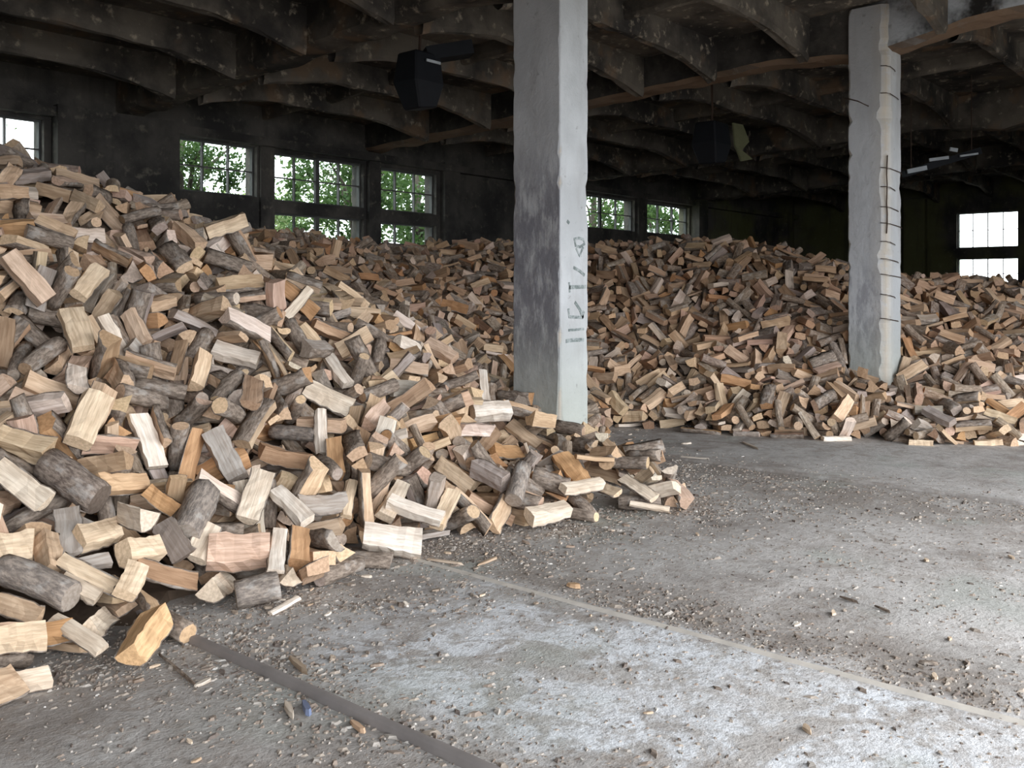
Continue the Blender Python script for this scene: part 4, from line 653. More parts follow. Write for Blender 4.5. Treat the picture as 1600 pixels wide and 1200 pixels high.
14,984,488,21,1,11,-42,10,21,1132,752,130,37,-19,-17,7,20,1348,357,103,34,-7,-13,25,1,450,559,64,37,-23,10,-6,1,1255,667,178,14,23,30,19,10,1178,722,147,9,8,32,29,2,1052,927,164,27,-2,9,-35,5,321,524,53,38,-22,9,0,
9,763,885,155,29,-17,6,-29,14,982,672,39,26,-31,4,19,1,545,544,75,8,0,-9,43,5,377,483,33,15,-19,-35,13,3,1189,758,156,43,13,-2,-1,15,446,795,225,2,-37,26,-1,7,482,644,142,39,-4,4,-22,13,1306,562,173,44,-1,-6,9,
13,1069,591,79,8,-5,3,44,15,1324,563,182,11,-25,-35,8,12,499,580,82,18,4,-40,9,9,1159,697,126,40,-17,-10,1,11,1090,797,124,30,1,2,33,15,1223,721,158,6,36,-10,24,8,523,611,101,7,9,43,-3,5,1482,446,179,11,-43,2,-3,
16,1528,460,188,3,-2,-2,-45,7,1108,339,35,28,-32,-14,3,5,589,596,98,39,7,6,21,15,328,764,221,0,-10,-41,-15,12,1213,477,116,13,-30,-24,20,12,1224,883,202,32,-27,-17,-1,10,1080,522,65,7,0,-10,43,
6,1190,599,130,6,-24,37,9,8,659,546,38,15,-29,15,-27,12,1173,761,144,35,-12,-18,17,9,1189,804,156,14,20,-7,-37,0,316,527,66,14,-9,-16,39,9,1069,355,24,3,-3,34,-29,1,359,811,249,43,-9,-3,9,14,1408,708,238,36,-14,-23,6,
16,1229,777,174,36,-8,-16,20,7,1285,538,168,15,-7,-1,-42,18,919,852,133,9,-24,37,-3,6,922,993,183,15,-33,2,-26,20,1076,763,101,3,0,40,-20,14,941,913,149,33,-22,20,-8,4,1295,691,204,6,40,17,-11,
11,668,564,52,13,-38,-1,20,5,702,710,116,27,11,18,-29,9,859,761,90,16,-28,22,-22,3,1053,489,55,44,9,1,-3,6,979,561,32,45,-3,2,3,6,235,541,80,0,19,-5,-41,17,657,624,85,43,4,-5,13,4,397,595,105,41,12,-7,-12,
8,998,481,25,1,9,-42,15,20,567,547,73,43,5,2,-13,1,764,784,122,0,-37,-16,-20,16,1247,883,213,15,-12,40,-5,2,488,602,98,14,27,-20,-26,4,823,822,134,13,-21,32,-18,8,1107,1103,225,5,3,-1,45,20,968,707,65,9,-22,-37,10,
17,494,584,99,39,-12,19,-5,0,1277,369,97,8,32,24,19,10,473,607,104,29,-18,-20,-22,6,1074,983,192,3,35,-27,-4,0,1021,594,52,20,33,-21,-9,15,1123,658,93,26,20,-26,-16,15,438,692,186,39,8,17,-13,
15,436,473,27,3,17,1,42,12,1119,756,120,27,1,31,-18,8,428,602,116,43,6,6,-10,11,1063,625,63,37,-22,-5,10,0,1195,673,133,0,27,24,-27,0,1200,650,143,41,18,-3,3,13,1229,321,63,3,-18,31,-27,2,1011,723,69,15,39,6,17,
1,382,627,134,5,-13,42,-8,11,465,732,194,28,-23,-23,12,11,871,1070,222,16,30,28,7,11,408,550,65,8,-27,28,22,9,1206,576,130,4,-3,5,-44,0,731,932,181,2,-6,19,-40,12,1314,629,198,13,9,-6,-42,1,396,605,123,10,3,17,-40,
12,1147,686,111,7,-2,2,44,2,1082,682,81,16,1,-28,31,0,613,488,28,17,-9,2,-41,6,1222,565,138,12,-2,40,-16,15,1308,800,220,20,0,38,14,9,1101,698,89,19,-31,26,-4,12,1409,349,116,4,-9,38,-22,14,915,810,106,9,18,39,9,
13,1135,706,110,2,43,11,8,4,502,593,99,5,-37,24,-9,4,1185,627,136,1,1,-42,-17,0,1108,803,139,8,-2,3,44,13,1559,386,173,4,42,16,-5,18,274,502,15,18,-38,8,15,1,1279,534,152,12,22,-18,-33,13,729,844,148,2,22,35,17,
20,566,588,92,33,-11,-8,28,7,1256,626,168,35,-12,-23,12,6,1447,333,116,44,-10,-2,-2,16,324,627,133,8,-43,11,-5,20,1103,309,33,10,25,-36,-2,13,369,856,265,2,28,-35,5,10,1127,1140,242,7,10,40,-17,
14,1028,886,141,11,31,27,16,11,383,608,133,6,28,-34,9,14,1183,818,166,32,26,12,14,10,498,638,140,36,-9,25,-5,14,164,460,50,38,-3,-18,16,4,995,865,125,6,-15,-41,-7,8,1071,1073,215,23,-39,-4,-3,
17,1248,701,174,20,38,11,-6,17,895,793,103,32,6,-12,-28,15,1149,782,140,19,-4,17,-37,0,846,890,153,12,3,35,-25,17,278,563,91,32,-11,14,-27,9,1172,538,96,29,11,-10,-31,2,512,527,51,17,23,-31,-15,
2,1374,320,92,6,-29,22,-27,1,712,940,183,41,-4,8,17,14,1029,760,90,4,16,40,12,0,328,591,110,19,7,11,-39,21,572,639,123,4,43,-14,2,14,1524,342,147,1,34,-28,-9,13,1039,605,51,10,21,27,-27,8,1130,517,85,12,8,-40,-14,
21,1033,1150,231,28,15,18,26,17,1261,364,84,1,4,-3,-45,2,1186,525,114,44,-8,3,5,7,415,689,178,24,-29,-19,15,11,1011,1157,229,34,-7,-6,-28,14,1104,1043,218,5,-1,45,-2,1,1056,653,67,11,-2,-29,-32,
14,1129,431,58,12,-41,-13,-3,2,1114,303,36,1,-29,34,-8,1,1262,813,212,6,-4,43,-11,1,1058,372,10,2,5,-39,-21,10,1193,777,154,39,1,-11,-20,6,1346,698,234,37,22,-11,-1,11,1112,763,120,31,-8,31,7,
15,1562,420,179,5,35,-27,-5,8,1134,315,44,29,-26,16,-15,2,1223,493,121,5,5,5,44,1,499,778,219,10,42,-9,6,4,1216,551,133,34,-14,1,26,12,804,1032,226,42,11,9,6,1,1151,455,63,38,5,-18,15,7,1351,589,187,38,3,-1,-24,
3,277,653,145,25,9,-13,33,16,924,979,179,23,33,20,5,0,1157,575,114,31,28,-13,12,1,1068,314,11,14,39,17,-2,5,1038,411,38,8,35,-26,-7,8,912,650,16,27,29,3,-22,9,660,550,18,1,-4,40,-20,2,865,918,160,38,9,-6,-22,
2,1102,594,91,39,-20,10,-4,7,1126,390,47,11,-5,17,-40,8,1261,738,188,31,-27,-8,16,2,1014,473,44,10,8,43,6,6,336,515,43,32,-10,7,29,13,1474,333,138,9,3,-7,44,15,1038,693,55,12,17,36,-18,1,1280,346,85,19,-36,11,-17,
17,355,578,93,5,-28,-25,-24,0,505,468,31,34,26,12,-4,12,1319,399,111,30,-27,-7,18,1,1206,341,56,16,-29,30,-2,9,1090,614,79,28,6,-7,-34,2,1205,658,139,15,-9,39,14,2,343,668,164,40,-14,-5,15,14,1395,372,120,10,-28,34,0,
17,944,955,167,19,14,26,-28,2,987,1103,214,42,12,8,5,16,969,1009,192,3,-35,-26,-9,3,585,444,4,35,-3,2,-28,7,259,653,145,13,-35,25,0,9,1309,616,189,29,34,5,6,3,1082,527,72,16,41,-7,-3,17,1092,594,86,9,8,-43,0,
16,452,610,115,11,-43,3,3,14,1263,711,178,32,9,-20,-22,11,1331,735,232,41,-19,-1,0,11,1011,930,153,34,-21,-13,16,6,958,633,27,5,42,-15,-7,12,1163,434,56,33,12,-2,-28,19,657,449,13,9,-41,-17,1,
8,1117,545,92,41,18,4,6,15,1388,691,228,7,-25,34,-14,11,1400,559,188,36,27,-2,0,0,805,1072,230,6,-32,20,24,17,648,447,28,18,-30,-28,2,9,884,912,156,31,12,2,30,11,1359,689,228,15,-22,34,-13,12,454,511,56,28,-21,-1,-29,
2,868,1179,246,4,-20,0,-40,11,1083,299,20,17,-6,-9,40,1,541,440,6,13,-30,-27,14,2,1135,802,135,35,0,16,23,11,997,933,165,39,17,7,14,6,1016,421,17,23,-36,12,6,6,1094,728,95,39,-9,-17,13,3,998,487,30,7,-1,7,44,
11,369,745,205,10,-2,16,-41,19,960,525,15,0,17,-41,5,12,1180,859,185,11,27,-27,-22,15,1026,677,52,7,8,-24,-37,8,729,950,188,42,-14,-3,4,10,1176,1072,237,7,6,6,-44,0,1331,436,133,4,-33,30,8,6,430,637,153,4,-27,33,14,
0,1096,377,37,34,-29,5,5,6,949,977,177,26,-7,14,-33,16,718,1009,214,25,-37,6,-1,13,1296,402,110,6,-41,-19,-2,10,1014,1005,184,11,43,4,1,6,485,565,80,29,19,-28,8,12,1050,358,13,10,-9,-14,-41,7,1047,995,191,9,44,-2,-6,
11,450,503,47,44,8,-5,5,12,610,709,146,31,-15,-12,26,20,292,488,46,8,-7,-35,26,16,454,714,183,3,40,-18,11,16,1075,1009,193,23,3,36,-13,3,853,958,184,2,27,-31,-19,2,1074,736,90,2,-25,37,-5,21,1333,664,217,14,8,1,-42,
9,1162,769,136,18,-37,-16,11,0,892,806,107,28,19,23,18,15,1070,411,49,41,1,-1,18,11,1313,539,167,28,29,-6,-19,1,1612,375,175,2,-7,-10,43,5,554,419,5,3,1,7,-44,2,1400,674,233,29,-24,-18,15,15,992,724,66,42,3,-13,10,
6,637,481,23,4,-25,36,-9,20,1395,639,224,32,1,12,-30,9,1110,1148,234,30,26,21,-3,11,366,663,159,18,38,-8,-15,1,1387,552,197,1,-11,38,22,15,1247,834,191,20,11,9,-38,8,1605,393,181,21,38,-5,-9,
6,792,808,129,42,13,5,-7,7,801,817,126,23,5,36,-13,0,1095,684,79,29,-10,13,30,9,302,702,190,1,44,2,-10,0,1252,727,180,4,-13,6,43,15,521,692,161,12,-43,-7,0,15,280,657,176,16,4,0,-42,3,1268,295,65,34,-12,-1,27,
15,263,737,213,8,-41,16,-4,19,1062,519,54,26,-8,-4,-36,8,1339,446,140,42,8,7,12,21,958,997,180,28,20,-28,-6,5,1079,742,96,0,45,0,-3,16,1219,525,124,11,33,18,22,6,854,984,193,18,1,17,-38,1,282,565,100,11,-26,-34,7,
17,1155,655,118,12,-6,11,-41,0,810,769,111,39,-22,4,7,10,268,478,32,19,-13,38,-8,4,263,564,105,20,-2,-5,-40,3,441,575,74,20,15,-37,-6,12,1027,443,28,9,-43,-9,-2,21,1001,606,52,10,-19,-39,-7,14,312,542,59,16,-15,37,12,
16,660,1008,219,13,-36,19,-14,8,712,630,67,31,-16,0,-28,7,1142,349,45,34,0,-5,29,8,1054,962,179,1,3,0,45,10,1205,691,141,43,-2,-12,3,20,1088,1159,235,26,-30,18,-11,0,1015,414,19,5,10,9,43,3,1170,1026,225,33,11,2,-29,
16,1102,559,74,0,-24,24,29,6,1225,876,204,29,-24,-23,-9,1,1293,570,172,7,7,-20,-39,11,529,616,110,10,-1,7,43,19,593,459,22,19,-40,6,-5,2,384,486,17,11,31,29,9,0,1442,375,139,4,3,-33,30,15,1009,880,126,8,20,-39,4,
14,1109,243,23,35,27,-1,3,7,409,817,249,27,36,2,-5,7,818,890,154,32,0,2,-31,13,1034,1095,224,26,1,18,-33,10,938,649,11,36,23,9,10,4,1148,682,124,34,19,-16,15,4,846,928,167,0,2,1,-45,20,1223,380,68,31,0,11,31,
6,526,643,136,2,16,-41,-7,7,935,645,21,18,-31,-23,16,5,617,603,88,27,2,-19,30,20,1147,488,91,2,21,-38,-12,7,1101,1077,217,42,-14,-4,-8,7,1001,1072,204,40,9,18,-3,16,332,623,118,15,-23,-34,10,
16,1338,783,238,9,-41,13,-9,9,1284,822,208,35,-2,3,-28,13,354,687,178,24,6,7,-37,16,449,475,6,1,-7,44,-2,1,1344,870,245,16,-21,26,-25,15,1338,823,234,38,-16,-15,11,15,1276,576,160,7,30,-28,-17,
11,1176,675,129,23,8,2,-38,9,980,1212,245,15,1,-20,-37,3,1133,596,106,22,-5,-12,-37,0,1057,544,59,41,4,6,18,0,1023,504,42,22,39,5,1,16,761,829,136,6,25,-8,-36,2,1244,554,140,31,-6,-2,32,0,303,565,90,30,16,2,30,
6,1238,841,192,13,20,-7,-37,13,1039,1000,183,32,9,9,-29,10,992,893,134,6,7,-20,39,3,666,494,33,38,-12,-3,-21,1,1043,1067,218,26,8,3,-36,10,366,556,57,39,1,10,-21,8,1201,853,174,5,-16,-22,36,16,898,901,152,25,-14,12,-33,
13,1032,1060,207,5,24,-6,37,16,1295,772,212,8,8,-31,-31,15,1322,893,237,2,44,7,-8,8,1043,397,7,26,-36,-7,5,4,1310,588,179,32,19,-6,-24,17,1319,294,76,8,42,13,5,3,970,598,18,7,-13,-38,-20,7,298,544,63,7,22,-36,12,
8,1057,733,86,9,32,-28,12,8,895,993,188,29,-2,3,-34,5,1066,679,73,36,0,-21,-17,19,293,548,69,29,21,-27,-4,14,1223,761,158,6,44,-7,6,2,1383,369,122,16,35,2,23,5,1229,509,131,1,-45,2,-3,6,1124,478,80,18,-38,15,-7,
8,1311,655,194,15,-33,-26,-7,10,1340,606,194,13,-9,25,34,16,771,807,124,18,40,7,-7,1,991,576,32,4,-3,17,41,15,1191,706,146,8,-6,41,15,15,1013,993,174,3,44,-2,8,6,247,684,182,16,15,33,-22,2,963,671,40,5,42,9,11,
1,1170,331,54,13,-34,-27,-1,15,1238,647,159,5,-3,6,-44,3,1055,713,80,32,-1,-12,-29,2,1395,647,219,23,2,-17,35,1,844,804,115,9,25,25,25,6,1338,555,174,30,-12,-9,30,0,725,910,172,12,12,33,25,6,1436,448,158,32,-29,-10,8,
17,917,659,29,17,-27,-31,5,4,1141,295,38,16,-7,-28,-31,3,1312,297,68,30,6,21,-25,15,972,620,13,2,44,-6,-9,16,1120,1057,217,35,5,-23,16,7,1385,617,215,5,-36,26,1,6,648,528,13,36,-20,17,-6,2,304,452,7,18,-3,0,41,
10,1249,900,225,6,-14,19,-38,14,1095,490,65,24,10,10,36,4,1240,606,149,30,-10,4,-32,1,1078,703,76,26,-13,-34,-4,11,1055,375,19,25,-4,-16,-34,15,645,620,63,15,-17,9,38,5,552,534,59,39,11,-10,17,
3,1377,581,205,2,-39,19,-12,1,1421,640,223,4,12,21,-38,21,1319,406,118,3,25,37,-6,21,1018,914,147,7,-37,14,20,9,1045,637,58,12,0,-4,-43,14,1073,550,65,6,-19,39,-9,5,367,530,55,40,0,11,-19,17,992,468,17,44,9,1,2,
14,1297,814,223,33,27,11,9,3,611,640,117,28,24,25,-6,4,825,863,141,41,0,-18,-5,11,839,1051,211,15,-24,22,-27,13,678,462,25,1,23,-37,11,3,1038,1080,223,18,17,-8,-37,9,459,620,104,42,-11,-4,10,
3,1101,442,57,24,-13,8,-35,7,542,520,40,23,8,-32,-20,7,459,453,12,4,3,-11,-43,8,1189,516,96,24,10,24,-27,13,1166,712,133,25,-36,8,7,8,1463,448,160,36,14,-19,-12,1,1311,768,211,18,-37,-18,-3,5,1273,388,100,24,2,10,-37,
4,1103,287,5,1,11,-44,1,8,1239,1075,244,19,-3,5,40,12,1218,300,54,19,-14,10,37,4,556,581,93,7,14,-13,-40,14,473,535,62,10,-40,11,-16,6,837,994,198,35,-1,-3,29,16,519,761,195,18,21,-14,-33,5,480,643,135,12,31,-29,-7,
5,860,794,112,22,-6,15,-36,15,765,868,147,12,-38,-13,15,20,316,692,184,41,-19,3,1,3,486,508,25,21,-20,-13,32,21,1064,720,80,15,-26,30,-16,11,1262,314,66,1,18,-40,11,20,1294,738,198,11,30,30,9,
7,1305,851,231,1,-6,-7,-44,1,825,614,34,11,5,33,28,0,760,547,15,12,40,0,17,11,454,674,174,25,-30,-19,11,20,1133,1105,238,5,27,-36,-2,3,1316,436,126,33,-8,-10,28,14,1028,430,24,26,2,-13,-35,13,1123,1117,231,2,-21,-40,0,
14,1107,784,127,0,-26,37,-5,21,826,736,89,4,42,-15,-6,8,1227,843,180,16,14,2,-40,11,1189,300,50,12,-9,0,43,10,1421,440,145,19,-9,-11,-38,19,614,512,18,16,25,-9,32,0,394,597,115,6,9,9,-43,0,352,841,266,10,24,-26,-25,
10,1232,661,165,14,-41,-11,6,18,1286,751,200,32,-5,-1,-32,16,1334,756,226,31,9,-12,-29,17,1245,372,76,4,-10,31,30,13,1129,623,101,8,-14,38,18,9,222,515,52,42,7,5,-14,19,1242,534,145,6,-45,1,1,
21,1209,1058,237,16,11,-9,-39,3,951,652,34,6,10,-6,-43,1,1493,481,179,1,-21,-6,39,15,462,807,231,40,0,5,20,9,1283,875,220,5,-16,-30,29,11,1236,404,70,30,-15,-4,30,3,742,1013,216,17,-2,-4,42,14,662,569,35,2,31,29,-15,
8,543,738,170,15,20,-6,37,10,508,430,20,10,36,-20,-15,1,567,760,174,30,0,-4,33,5,1490,394,164,41,10,7,15,16,1028,596,47,12,-39,8,-18,12,1445,354,126,12,-27,-24,24,20,348,529,63,4,-41,-9,-16,15,836,851,136,20,19,28,22,
9,516,559,75,45,-2,2,4,9,1129,1207,239,18,3,-7,41,11,481,485,14,29,18,27,11,14,1073,587,69,7,15,42,-2,17,911,1104,226,5,32,-30,-9,1,551,563,77,1,44,10,0,7,1158,1018,218,15,0,-11,-41,16,1067,765,88,7,21,-38,-11,
7,1255,808,200,31,-19,-15,22,2,852,867,143,23,2,-28,26,9,673,635,83,3,-43,-10,-7,14,1563,357,159,16,7,-30,-29,13,1014,627,48,40,4,-15,-13,21,677,647,91,24,-25,6,29,17,1415,566,206,40,15,2,-13,
6,1338,842,241,35,19,-14,15,12,1250,773,180,28,-26,-13,19,16,1514,376,153,33,0,-4,-30,1,1036,933,162,32,-28,-10,12,0,1186,273,38,8,9,42,-9,12,961,682,35,15,1,33,-27,3,720,967,201,36,15,2,22,1,239,604,110,2,44,9,-3,
18,1058,1045,206,26,-2,5,36,0,849,769,101,20,-14,7,-37,1,891,854,129,8,-25,36,-4,0,409,498,19,10,25,-25,-25,4,1057,444,50,6,-5,13,-42,17,392,581,99,10,35,27,2,10,1225,393,70,29,-12,3,-32,15,555,443,19,43,-7,-4,10,
18,1224,709,161,44,-3,-5,-5,19,1468,420,161,6,-8,6,44,0,765,859,142,15,-17,11,-37,7,996,548,29,7,-5,-3,44,12,981,539,21,1,3,-39,-22,15,1509,405,163,10,28,32,-10,4,1172,579,120,11,5,41,14,17,1603,413,183,14,-36,23,-2,
14,1164,589,111,41,13,-12,-2,5,446,508,60,26,21,-30,-2,14,992,936,154,20,-23,-31,11,12,966,1046,196,26,10,3,36,7,1436,665,230,19,6,-1,40,14,926,876,133,1,-43,-7,-13,2,247,524,68,14,-25,34,-8,
7,1371,305,89,29,-34,-2,6,10,1217,704,155,2,-13,43,-4,17,1095,385,45,3,-1,5,45,12,1186,291,42,5,-37,-24,9,12,448,750,208,23,14,15,-32,2,1310,597,173,20,28,-17,-23,7,1071,774,97,9,11,-2,43,12,1243,342,74,1,0,29,34,
2,1637,377,177,2,-40,10,17,0,353,709,176,0,21,-36,-17,2,474,588,82,1,10,41,16,8,1424,455,154,3,8,-41,17,14,1247,868,220,1,13,-43,-6,11,654,481,12,9,-10,-9,42,2,452,629,131,6,-33,26,15,12,799,691,77,31,15,15,-26,
17,985,1300,263,3,3,45,-1,4,858,885,153,2,36,-23,14,2,1224,675,161,8,-3,-10,-43,8,653,686,124,8,-6,-4,-44,18,635,472,18,44,2,-7,7,13,562,486,17,9,40,14,11,13,1174,1061,228,20,-38,-13,2,12,1026,461,35,13,-10,-10,-41,
4,463,545,70,24,-14,-27,23,16,1177,378,47,10,26,35,9,6,1299,860,226,39,11,6,20,9,633,658,113,2,9,-3,-44,9,593,650,124,4,-17,-14,-39,14,360,488,27,30,-8,12,-31,19,1063,310,3,34,-3,3,-29,10,1493,392,148,44,3,6,6,
2,370,611,110,5,44,2,-8,16,1503,447,172,2,0,45,3,6,920,1204,244,2,-33,24,18,13,1251,660,166,0,43,11,-5,13,1346,437,128,23,25,24,17,11,499,495,26,8,8,39,-20,17,568,646,129,3,32,31,3,6,1061,515,45,38,23,5,-3,
3,1145,992,204,41,12,-10,-8,9,956,708,45,35,2,-7,-27,1,1350,662,214,11,-7,-11,42,20,1060,639,63,32,17,-4,27,5,628,703,139,8,-3,-44,-2,1,809,920,169,1,-5,-41,19,2,1108,386,37,0,-45,5,-2,20,1574,360,167,3,-35,27,-6,
6,1319,911,238,16,-4,-11,-40,10,309,786,233,40,20,3,-2,20,1479,428,169,11,-1,4,-44,4,580,651,124,12,37,-23,-3,18,1259,593,160,37,8,-19,14,15,485,620,112,3,-22,12,37,8,1085,763,92,33,29,11,2,11,1067,324,16,37,-25,-3,2,
16,1173,1098,234,26,27,-24,-6,13,1089,1010,195,32,-19,-2,26,0,578,447,15,27,-24,-26,3,6,1323,343,93,42,-5,-6,15,0,1561,380,165,21,-8,-7,-39,20,1057,946,169,37,-25,-3,-8,6,786,979,191,1,24,33,-20,
2,1018,951,163,13,26,34,4,13,1239,907,220,2,-35,-28,1,10,337,581,102,10,-26,-33,14,17,470,693,171,31,-6,-13,29,13,1441,385,133,5,3,-12,-43,7,1238,808,183,11,0,-27,34,0,533,670,146,24,5,-20,33,
3,799,893,164,31,1,-2,-32,9,1090,449,52,3,24,-36,11,7,1008,453,6,17,-6,-15,39,16,1191,600,121,7,-44,3,1,3,1542,400,168,24,-8,18,32,7,465,631,131,16,16,8,38,1,1274,736,185,26,-33,-11,-12,15,1381,787,246,44,-5,5,3,
16,1208,679,133,15,28,30,11,5,1509,335,138,18,-25,33,4,1,1358,321,92,31,28,8,14,17,779,911,168,10,-15,38,-15,15,1125,536,83,10,-42,-8,-8,13,1262,762,183,10,41,-4,14,8,973,694,42,8,-1,39,21,0,1133,1060,223,19,11,33,22,
6,418,788,233,8,-42,13,8,21,634,450,27,10,-15,-41,-7,9,1323,525,158,5,15,-35,-24,8,1109,246,8,24,1,-9,37,2,934,808,110,20,-38,14,1,8,1189,484,94,14,42,-9,3,2,248,673,180,10,4,43,7,12,335,560,77,20,-37,-17,2,
4,1031,925,152,43,4,8,-11,3,997,1151,225,13,-23,11,-34,11,870,762,97,30,-21,15,-21,11,1137,1098,228,42,13,-4,8,3,960,957,170,13,1,33,27,19,424,481,9,7,14,42,1,1,1345,628,201,10,-4,41,16,7,406,587,120,0,36,-17,-22,
1,1343,546,169,6,33,29,6,15,794,878,147,10,10,41,13,3,353,630,145,32,-23,-15,14,21,1089,428,51,15,39,-13,10,6,1086,466,59,11,41,-16,1,0,725,666,73,23,-4,34,-17,12,1106,1128,224,10,-18,1,-40,4,1237,794,191,4,42,16,3,
3,364,565,99,26,-9,-10,-34,4,1022,685,51,23,25,29,-7,16,688,642,68,24,15,-34,-9,14,423,737,208,9,7,-40,18,19,962,1025,196,24,24,9,28,16,570,621,114,26,-28,20,-13,9,1409,660,223,26,-14,6,-34,10,1307,743,222,43,-4,-3,12,
9,1228,308,54,7,42,-13,-6,15,1101,286,14,9,-1,-9,-43,0,1234,290,42,34,-19,2,23,14,230,591,106,15,42,4,6,0,775,933,180,18,17,-11,-36,4,1181,1050,232,10,-14,42,1,20,829,780,111,41,-2,5,-18,17,798,574,12,21,-15,2,37,
5,1226,480,121,3,-7,-44,5,20,1093,373,32,27,-6,1,-35,12,797,993,199,39,-8,-6,21,17,251,701,201,12,-5,-3,43,13,329,476,13,17,-5,15,-38,0,1012,1193,237,36,-25,-8,-7,2,1209,862,192,18,26,-32,2,4,303,542,74,17,-34,22,-9,
21,740,1061,226,5,8,43,-8,5,568,584,72,14,19,39,0,10,1017,893,130,25,-5,-14,-34,12,1375,800,248,6,-10,-25,-35,3,1078,610,77,22,-22,2,32,4,1124,548,84,14,-41,9,7,10,914,1063,203,23,-7,-11,36,2,1313,818,229,4,-16,42,0,
1,1406,480,171,11,-30,-31,-4,21,442,594,96,1,28,-32,16,16,797,780,107,33,-2,-13,27,1,1235,697,156,19,0,39,-14,10,1427,403,138,19,32,-21,-15,4,1164,761,141,1,25,-32,-18,12,1546,392,164,41,1,7,17,
14,443,766,218,44,7,-2,8,2,1479,393,141,27,12,-21,-27,7,748,1075,224,28,-4,-14,-32,18,559,621,117,1,37,-24,-10,9,1361,358,100,20,-26,-27,15,15,1324,922,242,20,-38,-7,11,15,1200,1134,250,2,-28,35,-6,
1,1498,368,145,1,-14,-42,5,1,1277,292,68,19,-19,24,-27,6,1154,1026,212,6,-31,27,18,0,1291,556,153,0,-18,38,17,13,754,1086,231,28,26,24,0,8,1562,449,185,28,1,-6,-35,15,750,1115,240,8,-7,-8,43,
5,1067,329,24,4,44,-8,1,6,624,518,15,4,-35,21,-19,10,331,824,247,35,-1,9,-27,18,677,555,47,13,-38,-19,-6,3,1280,516,146,24,11,8,-36,2,786,1092,231,9,-6,-8,43,7,1403,729,243,20,40,-7,-2,15,981,1153,230,7,42,12,9,
16,593,709,147,21,18,18,31,9,832,951,175,23,-15,33,-13,3,864,620,18,12,40,15,-6,17,290,695,182,29,-6,-3,-34,0,550,461,26,20,40,-1,-5,10,1237,722,161,35,15,6,-24,9,399,775,220,24,22,4,31,0,1302,879,229,8,-13,23,35,
4,339,839,265,37,-10,-12,20,8,1069,1032,195,43,-10,6,-4,21,715,875,165,6,-42,15,3,16,1128,263,15,31,-26,-4,18,10,1074,528,57,26,12,-17,-30,3,1363,819,247,42,3,5,15,2,1391,574,189,41,11,4,14,8,1098,666,81,32,-28,-13,-5,
13,1017,1090,216,30,-10,16,-28,12,1202,802,166,15,21,-6,-37,21,981,501,14,8,-10,43,-2,18,1005,1123,215,11,-25,-27,23,7,823,1008,199,37,1,5,25,4,1311,921,239,9,21,-12,36,14,1248,577,144,35,-8,3,-27,
6,1120,727,110,7,30,31,11,1,1030,1152,221,14,36,3,-24,9,851,766,88,29,14,-27,-16,12,1262,549,146,23,28,-10,-25,12,562,793,184,44,-4,4,-6,3,1361,637,212,44,5,6,-3,10,771,724,96,21,34,13,16,18,1130,530,89,16,10,12,-39,
11,1201,1164,247,42,-4,-3,-15,21,973,554,7,5,-18,41,1,1,450,640,154,10,12,-15,39,2,1354,847,247,10,26,30,19,11,1065,467,40,14,9,-18,38,17,1041,559,50,22,-6,-18,34,7,419,540,54,26,3,-23,-28,18,686,524,28,38,5,11,22,
0,1161,655,104,20,-20,23,-26,19,1311,352,90,19,-1,41,3,0,287,536,50,13,9,-36,-22,8,1238,1133,251,24,29,-10,-22,11,1221,854,197,10,-18,38,-12,10,482,597,87,32,28,16,-3,1,1155,798,134,43,-5,2,11,
1,1581,426,178,12,33,-26,8,8,1128,1027,214,41,3,-11,15,6,736,1076,224,27,-4,-13,-33,0,1173,515,90,10,11,-4,-42,9,1383,580,199,18,24,31,13,15,991,966,170,3,-23,38,-5,14,1412,787,241,40,8,17,-8,
17,462,648,147,16,-2,-41,10,12,934,668,37,18,-25,32,-6,3,710,835,149,12,-2,4,43,15,1164,1001,219,44,1,-5,10,0,767,758,109,31,-10,-14,28,7,948,690,47,27,-15,-31,9,10,999,1060,198,17,-8,6,41,2,1194,698,138,2,9,-13,-42,
2,192,521,62,5,16,-42,-2,2,1071,714,80,28,27,-2,23,1,902,1043,199,11,34,-16,-22,2,1134,1168,246,8,23,-16,-34,6,319,537,44,39,4,3,-22,10,1303,842,227,42,4,14,6,10,1066,662,73,7,-43,-8,10,16,788,1179,245,10,-12,-30,30,
0,1031,925,143,11,-24,26,-25,14,1005,947,156,7,-30,28,17,0,1067,1014,196,39,0,-9,20,13,1219,274,43,8,-31,-30,10,8,1159,719,126,2,3,-39,23,12,476,552,76,16,36,-4,-22,14,875,1160,238,13,19,-23,-31,
9,381,562,80,11,-42,12,4,14,1369,590,193,33,2,-5,31,14,239,629,125,24,25,-18,-22,0,1273,419,104,32,29,5,9,1,1166,360,49,12,2,38,22,20,1001,1219,239,35,17,-12,18,2,1338,711,220,33,17,-13,-22,6,1114,786,120,36,4,-8,-25,
20,983,503,8,4,12,43,0,14,1112,452,60,14,19,22,32,3,1117,458,68,7,32,-30,-5,3,284,644,146,44,6,1,-3,8,748,1038,221,26,2,7,36,4,933,1098,219,11,-43,-4,3,13,188,521,43,12,-42,-8,-7,0,944,645,23,1,-28,34,-9,
14,715,1071,225,23,29,-17,-19,2,997,587,35,8,15,-40,12,19,1240,810,194,14,-7,26,-33,4,1064,339,16,27,-34,-6,-10,4,1381,440,141,23,-2,16,-35,8,1291,846,213,5,10,12,-42,9,555,535,31,17,-33,13,-22,
2,1424,473,163,35,0,20,-21,13,410,672,162,18,-4,41,1,18,1171,640,113,20,-10,-9,38,17,1410,601,214,8,-8,-42,-12,4,829,801,110,16,28,-32,1,15,995,628,44,19,2,32,25,12,1107,610,87,26,32,-14,-11,
